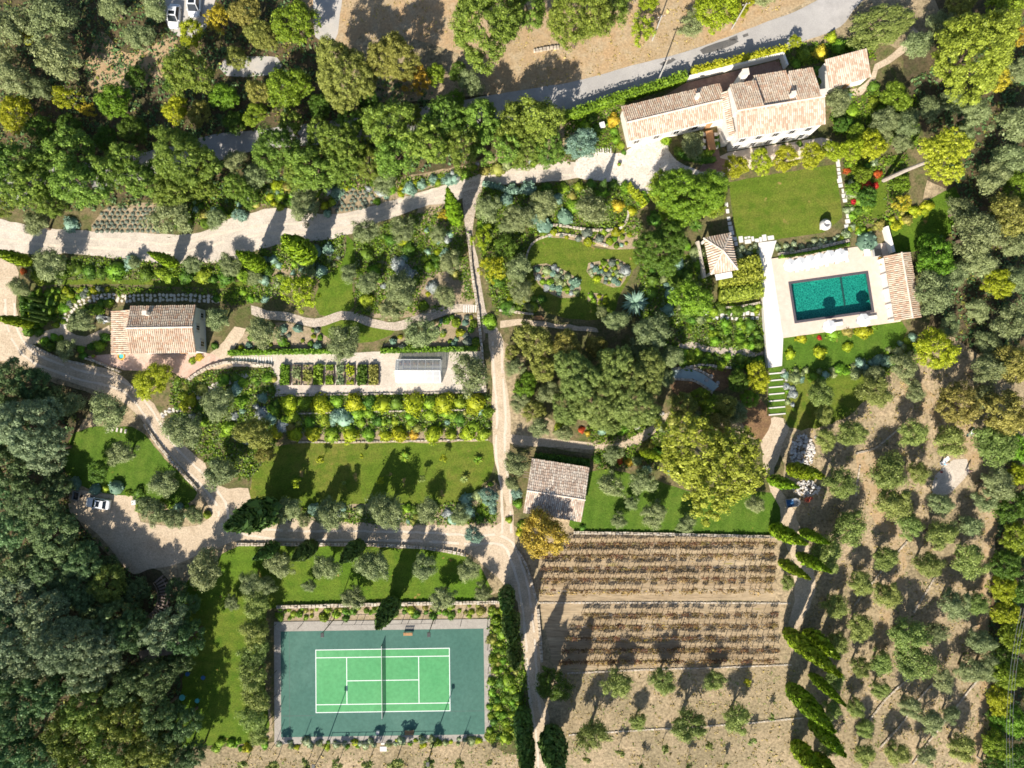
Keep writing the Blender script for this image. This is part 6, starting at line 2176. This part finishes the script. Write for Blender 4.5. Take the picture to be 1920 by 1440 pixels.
# ------------------------------------------------------------------ vineyard
def vine_proto(seed):
    rng = random.Random(seed)
    wood = MB()
    wood.tube([(0, 0, -.1), (rng.uniform(-.05, .05), rng.uniform(-.05, .05), .4), (rng.uniform(-.08, .08), 0, .75)], [.06, .05, .045], 5)
    for s in (-1, 1):
        wood.tube([(0, 0, .72), (s * .3, rng.uniform(-.05, .05), .85), (s * .55, rng.uniform(-.1, .1), .9)], [.035, .03, .02], 4)
    for k in range(9):
        x = rng.uniform(-.55, .55)
        wood.tube([(x, 0, .88), (x + rng.uniform(-.2, .2), rng.uniform(-.25, .25), 1.25), (x + rng.uniform(-.35, .35), rng.uniform(-.45, .45), 1.5)], [.016, .012, .008], 3)
    g = np.random.default_rng(seed)
    n = 95
    Q = np.stack([g.uniform(-.6, .6, n), g.normal(size=n) * .15, g.uniform(.7, 1.5, n)], 1)
    return wood.mesh("vine_wood", M['bark']), quads_mesh("vine_leaves", Q, g.normal(size=Q.shape) + [0, 0, .6], np.full(n, .17), g, .8, None, M['l_vine'])


VINES = [vine_proto(k) for k in range(5)]
VR = random.Random(12)
ROWS = [(1018, 1062, 1448, 1.0), (1040, 1016, 1448, .9), (1063, 1014, 1450, .8), (1084, 1012, 1450, .9), (1105, 1012, 1450, .7), (1150, 1090, 1452, .8), (1171, 1070, 1452, .8), (1194, 1060, 1454, .9),
        (1216, 1055, 1454, .9), (1237, 1050, 1456, .9)]
for ri, (y, xa_, xb_, dens) in enumerate(ROWS):
    p0, p1 = P(xa_, y), P(xb_, y - 3)
    base = (p0 + p1) / 2
    base.z = zg(base.y)
    ang = math.atan2(p1.y - p0.y, p1.x - p0.x)
    L = (p1 - p0).to_2d().length
    t = thing("vine_row", base, ang, "trellised row of brown autumn vines in the %s vineyard, %s from the top" % ("upper" if ri < 5 else "lower", ordn(ri + 1 if ri < 5 else ri - 4)), "vine row", "vine rows")
    for k in range(int(L / 6.5) + 1):
        mb = MB()
        mb.tube([(-L / 2 + k * 6.5, 0, -.3), (-L / 2 + k * 6.5, 0, 1.6)], .04, 5)
        mb.build("post", M['wood'], t)
    for z in (.9, 1.4):
        mb = MB()
        mb.tube([(-L / 2, 0, z), (L / 2, 0, z)], .004, 3)
        mb.build("wire", M['galv'], t)
    n = int(L / .92)
    for k in range(n):
        u = (k + .5) / n
        if VR.random() > dens * (.95 - .2 * u) + .2:
            continue
        w_, l_ = VR.choice(VINES)
        s = VR.uniform(.8, 1.2)
        v = add("vine", w_, t, (-L / 2 + L * u, VR.uniform(-.1, .1), 0))
        v.scale = (s, s, s)
        if VR.random() < 1.0 - .35 * u:
            add("leaves", l_, v)
cover("vine_row_grass", [[(xa_, y + 4), (xb_, y + 1), (xb_, y + 6), (xa_, y + 9)] for (y, xa_, xb_, d_) in ROWS], 'l_straw', 9.0, .2, .05, "yellow grass strips between the vine rows", 9)
cover("vine_row_grass", [[(xa_ + 40, y + 4), (xb_ - 140, y + 1), (xb_ - 140, y + 5), (xa_ + 40, y + 8)] for (y, xa_, xb_, d_) in ROWS[4:]], 'l_yellow', 4.0, .18, .06, "lime tufts along the lower vine rows", 10)
# ================================================================== PALMS, BEDS, SMALL THINGS
def palm(px, py, rpx, label, mat, nf, trunk_h, seed, name="palm", leafw=.16):
    rng = random.Random(seed)
    c = P(px, py, trunk_h)
    r = rpx * (CAM_H - c.z) / FPX
    t = thing(name, (c.x, c.y, zg(c.y)), 0, label, "palm")
    if trunk_h > .4:
        mb = MB()
        mb.tube([(0, 0, -.2), (0, 0, trunk_h)], [.22, .17], 8)
        mb.build("trunk", M['bark'], t)
    for k in range(nf):
        a = 2.4 * k
        el = rng.uniform(.25, 1.1)
        ln = r * rng.uniform(.8, 1.1)
        mb = MB()
        u, n = Vector((math.cos(a), math.sin(a), 0)), Vector((-math.sin(a), math.cos(a), 0))
        prev = None
        for j in range(6):
            s = j / 5
            p = u * ln * s * math.cos(el * (1 - s * .5)) + Vector((0, 0, trunk_h + ln * (math.sin(el) * s - s * s * .55)))
            w = r * leafw * (1 - s) * (.5 + s * 1.6) + .01
            q = (p - n * w, p + Vector((0, 0, .05 * r)), p + n * w)
            if prev:
                mb.poly([prev[0], q[0], q[1], prev[1]])
                mb.poly([prev[1], q[1], q[2], prev[2]])
            prev = q
        mb.build("frond", M[mat], t)
    return t


palm(1190, 568, 30, "big spiky blue-green agave palm at the lower right of the garden lawn", 'l_blue', 26, .8, 1, leafw=.14)
palm(1304, 424, 15, "dark fan palm between the tall trees and the gazebo", 'l_dark', 30, 1.5, 2)
palm(1212, 882, 13, "small spiky palm at the left edge of the huge umbrella pine", 'l_blue', 20, .6, 3)
palm(757, 857, 13, "small palm in the middle of the middle lawn", 'l_green', 20, .5, 4)
palm(896, 863, 11, "small palm near the right end of the middle lawn, upper one", 'l_green', 18, .5, 5)
palm(870, 898, 10, "small palm near the right end of the middle lawn, lower one", 'l_olive2', 16, .6, 6)
palm(318, 950, 8, "small palm at the edge of the gravel parking", 'l_green', 14, .5, 7)
trees("on the middle lawn", "saplings on the middle lawn", "YY 601 862 8;YY 678 855 6;YO 792 898 9;YY 714 902 7;YY 556 905 10;YY 831 858 8;YO 645 905 5")


# kitchen garden beds
def raised_bed(x0_, y0_, x1_, y1_, kindc, label, seed):
    rng = np.random.default_rng(seed)
    c = P((x0_ + x1_) / 2, (y0_ + y1_) / 2)
    m = mpp((x0_ + x1_) / 2, (y0_ + y1_) / 2)
    L, D = (x1_ - x0_) * m, (y1_ - y0_) * m
    t = thing("raised_bed", (c.x, c.y, c.z + .03), 0, label, "garden bed", "beds of the kitchen garden")
    for (bx_, by_, w, d) in ((0, D / 2, L, .06), (0, -D / 2, L, .06), (L / 2, 0, .06, D - .06), (-L / 2, 0, .06, D - .06)):
        mb = MB()
        mb.box((bx_, by_, .14), (w, d, .6))
        mb.build("board", M['wood'], t)
    mb = MB()
    mb.box((0, 0, .1), (L - .08, D - .08, .5))
    mb.build("soil", M['bedsoil'], t)
    n = {'f': 1100, 'm': 700, 's': 420}[kindc[0]]
    Q = np.stack([rng.uniform(-.46, .46, n) * L, rng.uniform(-.47, .47, n) * D, .36 + np.abs(rng.normal(size=n)) * .28], 1)
    if kindc[0] != 'f':
        keep = np.sin(Q[:, 1] * 2.3 + seed) + rng.normal(size=n) * .5 > -.1
        Q = Q[keep]
    me = quads_mesh("crop", Q, rng.normal(size=Q.shape) * .5 + [0, 0, .8], np.full(len(Q), .30), rng, .7, None, M[kindc[1:]])
    o = add("crop", me, t)
    o["kind"] = "stuff"


for k, (a_, b_, kc, d_) in enumerate([(527, 545, 'fl_green', "filled with dense green crop"), (550, 566, 'ml_olive', "with grey-green crops"), (570, 587, 'ml_brown', "with brownish crops"), (590, 607, 'fl_green', "filled with dense green crop"),
                                      (612, 627, 'ml_green', "with mixed green rows"), (632, 647, 'ml_flower', "with white flowering plants"), (650, 666, 'sl_lime', "with sparse lime plants"), (671, 690, 'fl_dark', "with dark leafy crops"),
                                      (693, 711, 'fl_brown', "with bronze leafy crops")]):
    raised_bed(a_, 684, b_, 722, kc, "raised kitchen garden bed %s, %s from left" % (d_, ordn(k + 1)), k)


# vehicles
def car(px, py, ang, label, L=4.3, Wd=1.78, H=1.45, hood=.30, boot=.12, rail=True):
    c = P(px, py, .8)
    t = thing("parked_car", (c.x, c.y, zg(c.y) + .03), ang, label, "car")
    mb = MB()
    # body sections along x, front at +x
    sec = [(-L / 2, .55, .80, .35), (-L / 2 + .12, .82, .95, .28), (-L / 2 + boot * L, .88, .98, .25), (0, .89, .96, .25), (L / 2 - hood * L, .89, .95, .25), (L / 2 - .35, .84, .78, .28), (L / 2 - .05, .62, .62, .36)]
    for x, w, zt, zb_ in sec:
        w = w * Wd / 1.78
        mb.v += [(x, -w, zb_), (x, -w * 1.0, zt - .12), (x, -w * .90, zt), (x, w * .90, zt), (x, w, zt - .12), (x, w, zb_)]
    for j in range(len(sec) - 1):
        for k in range(6):
            a0 = j * 6 + k
            b0 = j * 6 + (k + 1) % 6
            mb.f.append((a0, b0, b0 + 6, a0 + 6))
    mb.f += [(5, 4, 3, 2, 1, 0), tuple((len(sec) - 1) * 6 + k for k in range(6))]
    mb.build("body", M['carwhite'], t, .04, True)
    xr0, xr1 = -L / 2 + boot * L, L / 2 - hood * L
    w0, w1 = Wd * .455, Wd * .36
    zb_, zt = .93, H
    r0, r1 = xr0 + .45, xr1 - .75
    mb = MB()
    mb.v += [(xr0, -w0, zb_), (xr1, -w0, zb_), (xr1, w0, zb_), (xr0, w0, zb_), (r0, -w1, zt - .05), (r1, -w1, zt - .05), (r1, w1, zt - .05), (r0, w1, zt - .05)]
    mb.f += [(0, 1, 5, 4), (1, 2, 6, 5), (2, 3, 7, 6), (3, 0, 4, 7), (4, 5, 6, 7)]
    mb.build("window", M['carglass'], t)
    mb = MB()
    mb.box(((r0 + r1) / 2, 0, zt - .02), (r1 - r0 + .1, w1 * 2 + .06, .07))
    ro = mb.build("roof", M['carwhite'], t, .03)
    mb = MB()
    mb.box((r1 - .45, 0, zt + .02), (.6, w1 * 1.5, .02))
    mb.build("sunroof", M['carglass'], ro)
    for s in (-1, 1):
        for (xa_, xb_) in ((xr0, r0), (xr1, r1)):
            mb = MB()
            mb.tube([(xa_, s * w0, zb_), (xb_, s * w1, zt - .02)], .05, 5)
            mb.build("pillar", M['carwhite'], t)
        mb = MB()
        mb.box((xr1 - .25, s * (Wd / 2 + .08), .98), (.14, .2, .14))
        mb.build("mirror", M['carwhite'], t)
        mb = MB()
        mb.box((L / 2 - .22, s * Wd * .36, .66), (.22, .3, .12))
        mb.build("headlight", M['frost'], t)
        for x in (-L * .31, L * .32):
            mb = MB()
            mb.tube([(x, s * (Wd / 2 - .2), .32), (x, s * (Wd / 2 + .01), .32)], .32, 14)
            wh = mb.build("wheel", M['dark'], t)
            mb = MB()
            mb.tube([(x, s * (Wd / 2), .32), (x, s * (Wd / 2 + .02), .32)], .2, 10)
            mb.build("rim", M['galv'], wh)
    return t


car(183, 944, math.radians(172), "white car parked on the gravel parking at the left")
car(326, 30, math.radians(-95), "white van like car parked at the top left, left one", 4.2, 1.9, 1.7, .24)
car(364, 8, math.radians(-92), "white vehicle parked at the top left, right one", 4.4, 2.0, 1.9, .2)
tr_ = thing("small_trailer", P(147, 929), 1.4, "small grey open trailer frame left of the white car", "trailer")
for (x, y, w, d) in ((0, .55, 1.5, .12), (0, -.55, 1.5, .12), (.72, 0, .12, 1.1), (-.72, 0, .12, 1.1)):
    mb = MB()
    mb.box((x, y, .65), (w, d, .35))
    mb.build("side", M['galv'], tr_)
mb = MB()
mb.box((0, 0, .5), (1.4, 1.0, .06))
mb.build("bed", M['metal'], tr_)
for s in (-1, 1):
    mb = MB()
    mb.tube([(0, s * .65, .28), (0, s * .8, .28)], .28, 12)
    mb.build("wheel", M['dark'], tr_)
cb = thing("storage_box", P(254, 942), .1, "small white and black box on the gravel parking", "box")
mb = MB()
mb.box((0, 0, .3), (.7, .75, .6))
mb.build("body", M['frost'], cb, .03)
mb = MB()
mb.box((0, .05, .63), (.74, .8, .06))
mb.build("lid", M['white'], cb)


# building materials beside the cypress track
def rubble(px, py, rx, ry, n, seed, label):
    rng = random.Random(seed)
    mb = MB()
    c = P(px, py)
    for k in range(n):
        a, q = rng.uniform(0, 6.28), math.sqrt(rng.random())
        x, y = rx * q * math.cos(a), ry * q * math.sin(a)
        s = rng.uniform(.12, .42)
        z = zg(c.y + y) + max(0, .7 * (1 - q)) * rng.random() + s * .3
        mb.box((c.x + x, c.y + y, z), (s * rng.uniform(.7, 1.4), s, s * .7), rng.uniform(0, 3), rng.uniform(.6, .95))
    o = mb.build("rubble_pile", M['rubble'])
    stuff(o, label, "rubble pile")


rubble(1504, 848, 2.1, 3.2, 330, 1, "heap of broken white stones above the cypress track")
rubble(1512, 916, 2.4, 1.4, 130, 2, "scatter of flat white stones under the first cypresses")
sk = thing("open_skip", P(1485, 942, .4), .15, "grey open skip holding a blue tarpaulin beside the cypresses", "skip")
sk.location.z = zg(sk.location.y)
mb = MB()
pl = [(-1.2, -.75), (.7, -.75), (1.25, -.3), (1.25, .3), (.7, .75), (-1.2, .75)]
n_ = len(pl)
for k in range(n_):
    p, q = pl[k], pl[(k + 1) % n_]
    mb = MB()
    mb.v += [(p[0] * .85, p[1] * .85, .05), (q[0] * .85, q[1] * .85, .05), (q[0], q[1], .9), (p[0], p[1], .9), (p[0] * .8, p[1] * .8, .05), (q[0] * .8, q[1] * .8, .05), (q[0] * .94, q[1] * .94, .9), (p[0] * .94, p[1] * .94, .9)]
    mb.f += [(0, 1, 2, 3), (7, 6, 5, 4), (3, 2, 6, 7), (0, 4, 5, 1)]
    mb.build("side", M['galv'], sk)
mb = MB()
mb.prism([(p[0] * .84, p[1] * .84) for p in pl], .03, .12)
mb.build("floor", M['galv'], sk)
mb = MB()
rt = random.Random(3)
gx = [[(-.95 + i * .3 + rt.uniform(-.05, .05), -.55 + j * .27, .35 + rt.uniform(0, .25)) for j in range(5)] for i in range(5)]
for i in range(4):
    for j in range(4):
        mb.poly([gx[i][j], gx[i + 1][j], gx[i + 1][j + 1], gx[i][j + 1]])
mb.build("tarpaulin", M['bluetarp'], sk)
cm = thing("cement_mixer", P(1510, 936), .5, "red cement mixer standing right of the grey skip", "cement mixer")
mb = MB()
mb.lathe([(.15, .5), (.42, .6), (.48, .9), (.3, 1.25), (.26, 1.25), (.2, 1.0)], 14)
mb.build("drum", M['redmetal'], cm, 0, True)
for s in (-1, 1):
    mb = MB()
    mb.tube([(s * .55, -.5, 0), (s * .55, 0, .85), (s * .55, .5, 0)], .04, 5)
    mb.build("frame", M['redmetal'], cm)
    mb = MB()
    mb.tube([(s * .62, .5, .2), (s * .72, .5, .2)], .2, 10)
    mb.build("wheel", M['dark'], cm)
mb = MB()
mb.box((.75, -.1, .75), (.4, .5, .45))
mb.build("motor_box", M['redmetal'], cm, .03)


# people in the orchard clearing
def skin_mesh(name, chain, edges, mat, parent, root=0):
    me = bpy.data.meshes.new(name)
    me.from_pydata([c[:3] for c in chain], edges, [])
    o = add(name, me, parent)
    bm = bmesh.new()
    bm.from_mesh(me)
    sl = bm.verts.layers.skin.verify()
    for i, v in enumerate(bm.verts):
        r = chain[i][3]
        v[sl].radius = (r, r * (chain[i][4] if len(chain[i]) > 4 else 1))
        v[sl].use_root = (i == root)
    bm.to_mesh(me)
    bm.free()
    me.materials.append(M[mat])
    o.modifiers.new("skin", 'SKIN').use_smooth_shade = True
    o.modifiers.new("sub", 'SUBSURF').levels = 1
    o.modifiers["sub"].render_levels = 2
    return o


def person(p, rz, label, shirt, trousers, bend):
    t = thing("person", p, rz, label, "person")
    by = lambda z, f: -bend * max(0, z - .92) * f
    sh, hd = (0, -bend * .42, 1.42 - bend * .16), (0, -bend * .62, 1.60 - bend * .24)
    ch = [(0, 0, .95, .13, .8), (0, sh[1] * .5, 1.18, .15, .75), (*sh, .14, .8), (0, (sh[1] + hd[1]) / 2, (sh[2] + hd[2]) / 2 - .0, .055), (*hd, .095), (0, hd[1] - .01, hd[2] + .10, .08)]
    ed = [(0, 1), (1, 2), (2, 3), (3, 4), (4, 5)]
    for s in (-1, 1):
        b = len(ch)
        ch += [(s * .19, sh[1], sh[2] - .02, .06), (s * .25, sh[1] - .08, sh[2] - .28, .045), (s * .22, sh[1] - .26, sh[2] - .46, .034), (s * .21, sh[1] - .33, sh[2] - .52, .038)]
        ed += [(2, b), (b, b + 1), (b + 1, b + 2), (b + 2, b + 3)]
        f = b + 3
        for q in range(4):
            ch.append((s * (.185 + q * .018), sh[1] - .40 + .01 * q, sh[2] - .57, .009))
            ed.append((f, len(ch) - 1))
        ch.append((s * .16, sh[1] - .35, sh[2] - .55, .010))
        ed.append((f, len(ch) - 1))
        g = len(ch)
        ch += [(s * .10, 0, .88, .095), (s * .12, -.03, .48, .065), (s * .13, .03, .09, .045), (s * .14, -.12, .045, .04)]
        ed += [(0, g), (g, g + 1), (g + 1, g + 2), (g + 2, g + 3)]
    body = skin_mesh("body", ch, ed, 'skin', t)
    c2 = [(0, 0, .93, .15, .8), (0, sh[1] * .5, 1.18, .17, .78), (sh[0], sh[1], sh[2], .155, .82)]
    e2 = [(0, 1), (1, 2)]
    for s in (-1, 1):
        b = len(c2)
        c2 += [(s * .19, sh[1], sh[2] - .02, .078), (s * .24, sh[1] - .06, sh[2] - .22, .068)]
        e2 += [(2, b), (b, b + 1)]
    skin_mesh("shirt", c2, e2, shirt, t)
    c3 = [(0, 0, .95, .145, .85)]
    e3 = []
    for s in (-1, 1):
        b = len(c3)
        c3 += [(s * .10, 0, .86, .108), (s * .12, -.03, .48, .082), (s * .13, .03, .12, .07)]
        e3 += [(0, b), (b, b + 1), (b + 1, b + 2)]
    skin_mesh("trousers", c3, e3, trousers, t)
    skin_mesh("hair", [(0, hd[1] + .03, hd[2] + .04, .1), (0, hd[1] + .01, hd[2] + .10, .09)], [(0, 1)], 'hair', t)
    for s in (-1, 1):
        skin_mesh("shoe", [(s * .13, .05, .05, .052), (s * .14, -.14, .045, .046)], [(0, 1)], 'dark', t)


person(P(1763, 870), 2.2, "person in a light blue shirt bending over the white sheet in the orchard clearing", 'shirt_blue', 'jeans', 1.0)
person(P(1811, 881), .6, "person in dark navy clothes standing alone in the orchard clearing", 'navy', 'navy', .15)
shw = thing("white_sheet", P(1771, 864), .7, "rumpled white sheet on the ground beside the person in light blue", "sheet")
mb = MB()
gx = [[(-1.0 + i * .4, -.35 + j * .23, .05 + rt.uniform(0, .14)) for j in range(4)] for i in range(6)]
for i in range(5):
    for j in range(3):
        mb.poly([gx[i][j], gx[i + 1][j], gx[i + 1][j + 1], gx[i][j + 1]])
mb.build("cloth", M['canvas'], shw)
wb = thing("wheelbarrow", P(1818, 812), .8, "white wheelbarrow with pale handles among the orchard trees", "wheelbarrow")
mb = MB()
mb.v += [(-.35, -.25, .3), (.3, -.22, .3), (.3, .22, .3), (-.35, .25, .3), (-.5, -.38, .62), (.55, -.36, .62), (.55, .36, .62), (-.5, .38, .62)]
mb.f += [(0, 3, 2, 1), (0, 1, 5, 4), (1, 2, 6, 5), (2, 3, 7, 6), (3, 0, 4, 7)]
mb.build("tray", M['white'], wb)
for s in (-1, 1):
    mb = MB()
    mb.tube([(-.7, s * .15, .2), (.4, s * .25, .35), (1.1, s * .3, .6)], .03, 5)
    mb.build("handle", M['turq'], wb)
mb = MB()
mb.tube([(-.75, -.06, .2), (-.75, .06, .2)], .2, 12)
mb.build("wheel", M['dark'], wb)
bk = thing("bucket", P(1764, 885), 0, "dark bucket on the ground below the bending person", "bucket")
mb = MB()
mb.lathe([(.14, 0), (.19, .34), (.17, .34), (.13, .05)], 12)
mb.build("body", M['redmetal'], bk)
mb = MB()
mb.tube([(-.18, 0, .33), (0, .12, .38), (.18, 0, .33)], .012, 4)
mb.build("handle", M['galv'], bk)


# utility poles
for k, (b, h, lab) in enumerate([((1232, 155), 8.0, "slim utility pole beside the road hedge"), ((1223, 76), 7.5, "utility pole on the dry bank above the road"), ((1372, 54), 7.5, "dark utility pole at the upper edge of the road"),
                                 ((1832, 1418), 8.0, "utility pole in the hedge belt at the lower right")]):
    t = thing("utility_pole", P(*b), .3, lab, "pole", "utility poles")
    mb = MB()
    mb.tube([(0, 0, -.3), (0, 0, h)], [.14, .09], 7)
    mb.build("pole", M['pole'], t)
    mb = MB()
    mb.box((0, 0, h - .3), (1.3, .08, .1))
    ca_ = mb.build("crossarm", M['wood'], t)
    for s in (-.55, 0, .55):
        mb = MB()
        mb.lathe([(.04, 0), (.06, .08), (.03, .16)], 7, (s, 0, h - .25))
        mb.build("insulator", M['white'], ca_)
w3 = thing("power_line", P(1890, 1180, 0), 0, "thin power wires crossing the hedge belt at the right edge", "wire")
a3, b3 = P(1915, 1140, 8.5), P(1888, 1440, 8.0)
for k in range(3):
    mb = MB()
    o3 = Vector((k * .5, 0, 0))
    pts = [a3.lerp(b3, s / 8) + o3 - Vector((0, 0, 1.2 * (1 - (2 * s / 8 - 1) ** 2))) - w3.location for s in range(9)]
    mb.tube(pts, .02, 4)
    mb.build("wire", M['galv'], w3)


# garden furniture
def round_table(px, py, r, mat, label, name="garden_table", h=.72):
    t = thing(name, P(px, py), 0, label, "table")
    mb = MB()
    mb.lathe([(r, h - .04), (r, h), (r * .5, h + .005)], 18)
    mb.build("table_top", M[mat], t)
    for k in range(3):
        a = k * 2.09
        mb = MB()
        mb.tube([(r * .75 * math.cos(a), r * .75 * math.sin(a), 0), (r * .2 * math.cos(a), r * .2 * math.sin(a), h - .03)], .025, 5)
        mb.build("leg", M[mat], t)


round_table(345, 1305, .52, 'turq', "large turquoise round table on the shaded left lawn")
round_table(373, 1311, .40, 'turq', "small turquoise round table right of the large turquoise one")
round_table(384, 1268, .38, 'bluetarp', "blue round table in the shade of the left lawn, right one")
round_table(355, 1261, .38, 'bluetarp', "blue round table in the shade of the left lawn, left one")
jar = thing("stone_urn", P(1543, 424), 0, "big pale round urn at the lower right of the villa lawn", "urn")
mb = MB()
mb.lathe([(.45, 0), (.55, .1), (.95, .7), (1.0, 1.1), (.7, 1.5), (.6, 1.55), (.66, 1.65), (.5, 1.65), (.55, 1.2)], 20)
mb.build("body", M['jar'], jar, 0, True)
mb = MB()
mb.box((0, 0, .06), (1.2, 1.2, .12))
mb.build("plinth", M['slab'], jar)
ot = table("dining_table", P(1330, 266), math.radians(10), (1.3, 3.4, .75), 'teak', "long orange brown dining table beside the villa wing")
for k, (dx, dy, rz) in enumerate([(-1.0, 1.1, math.pi / 2), (-1.0, 0, math.pi / 2), (-1.0, -1.1, math.pi / 2), (1.0, 1.1, -math.pi / 2), (1.0, 0, -math.pi / 2), (1.0, -1.1, -math.pi / 2)]):
    p = ot.location + Vector((dx, dy, 0))
    p.z = zg(p.y)
    later(chair(p, rz, 'cushion', ""), "cream chair at the long dining table", p.x + p.y * .01, "chair", "chairs at the dining table")
bench(P(1010, 597), 0, "wooden bench in the stone niche below the garden lawn")
pb = thing("garden_bar", P(1128, 238), .25, "white garden table beside the golden shrub left of villa wing", "table")
mb = MB()
mb.box((0, 0, .9), (.9, 1.0, .08))
mb.build("table_top", M['white'], pb)
mb = MB()
mb.box((0, 0, .43), (.7, .8, .86))
mb.build("base", M['render'], pb)
ac = thing("outdoor_unit", P(198, 598, 1.0), 0, "white air unit on the left wall of the cottage", "air unit")
ac.location.z = zg(ac.location.y)
mb = MB()
mb.box((0, 0, .5), (.5, .9, .9))
mb.build("body", M['white'], ac, .03)
mb = MB()
mb.lathe([(.3, 0), (.3, .03)], 14, (0, 0, .96))
mb.build("fan_grille", M['metal'], ac)
py_ = thing("paddling_pool", P(228, 668), 0, "small yellow and green inflatable toy on the cottage patio", "toy")
mb = MB()
for k in range(14):
    a = 2 * math.pi * k / 14
ringp = [(.55 * math.cos(2 * math.pi * k / 16), .55 * math.sin(2 * math.pi * k / 16), .12) for k in range(17)]
mb.tube(ringp, .12, 7)
mb.build("ring", M['yellowfab'], py_)
mb = MB()
mb.lathe([(.45, .05), (.45, .1)], 16)
mb.build("floor", M['turq'], py_)
pt = [(1160, 310), (178, 668), (372, 652), (1382, 158), (1458, 632), (1460, 618)]
for k, (x, y) in enumerate(pt):
    t = thing("plant_pot", P(x, y), 0, "", "pot")
    mb = MB()
    mb.lathe([(.22, 0), (.34, .5), (.36, .55), (.28, .55), (.25, .4)], 12)
    mb.build("pot", M['pot'], t)
    o = add("plant", SHR[k % 6], t, (0, 0, .45), M['l_green'])
    o.scale = (.4, .4, .5)
    later(t, "terracotta pot with a small green plant", x, "pot", "terracotta plant pots")
tabl = table("villa_side_table", P(1389, 144), .15, (1.0, .7, .75), 'white', "white table on the terrace behind the villa")


# timber structures at the edge of the lower left wood
fb = thing("wooden_footbridge", P(293, 1112, .5), 0, "curved grey wooden footbridge at the edge of the lower left wood", "footbridge")
fb.location.z = zg(fb.location.y)
for k in range(16):
    a = math.radians(165 - k * 7.5) - math.pi / 2 - .6
    R_ = 4.6
    x, y = R_ * math.cos(a) - 3.0, R_ * math.sin(a) - .5
    mb = MB()
    mb.box((x, y, .55), (1.9, .32, .06), a)
    mb.build("plank", M['wood'], fb)
for R_ in (3.75, 5.45):
    pts = [(R_ * math.cos(math.radians(165 - k * 7.5) - math.pi / 2 - .6) - 3.0, R_ * math.sin(math.radians(165 - k * 7.5) - math.pi / 2 - .6) - .5, 1.3) for k in range(16)]
    mb = MB()
    mb.tube(pts, .06, 5)
    mb.build("handrail", M['wood'], fb)
    for k in (0, 5, 10, 15):
        mb = MB()
        mb.tube([(pts[k][0], pts[k][1], 0), pts[k]], .06, 5)
        mb.build("post", M['wood'], fb)
dk = thing("wooden_deck", P(320, 1212), .12, "grey wooden platform half hidden under the lower left trees", "deck")
for k in range(14):
    mb = MB()
    mb.box((-1.8 + k * .28, 0, .5), (.25, 2.6, .06))
    mb.build("plank", M['wood'], dk)
for sx in (-1.7, 1.7):
    for sy in (-1.1, 1.1):
        mb = MB()
        mb.box((sx, sy, .22), (.12, .12, .5))
        mb.build("post", M['wood'], dk)
dk2 = thing("wooden_deck", P(282, 1226), .3, "second grey wooden platform left of the half hidden one", "deck")
for k in range(12):
    mb = MB()
    mb.box((-1.5 + k * .28, 0, .45), (.25, 2.2, .06))
    mb.build("plank", M['wood'], dk2)
for sx in (-1.4, 1.4):
    for sy in (-.9, .9):
        mb = MB()
        mb.box((sx, sy, .2), (.12, .12, .45))
        mb.build("post", M['wood'], dk2)

tag(B_, "large round clipped blue-green bush at the corner of the pool terrace", "shrub")
for k_ in list(PENDING):
    PENDING[k_] = [e for e in PENDING[k_] if e[1] is not B_]
settle_labels()
for o in S.objects:
    if o.get("kind") == "structure" and "label" not in o and not o.parent:
        o["label"] = "%s seen from above" % o.name.split('.')[0].replace('_', ' ')
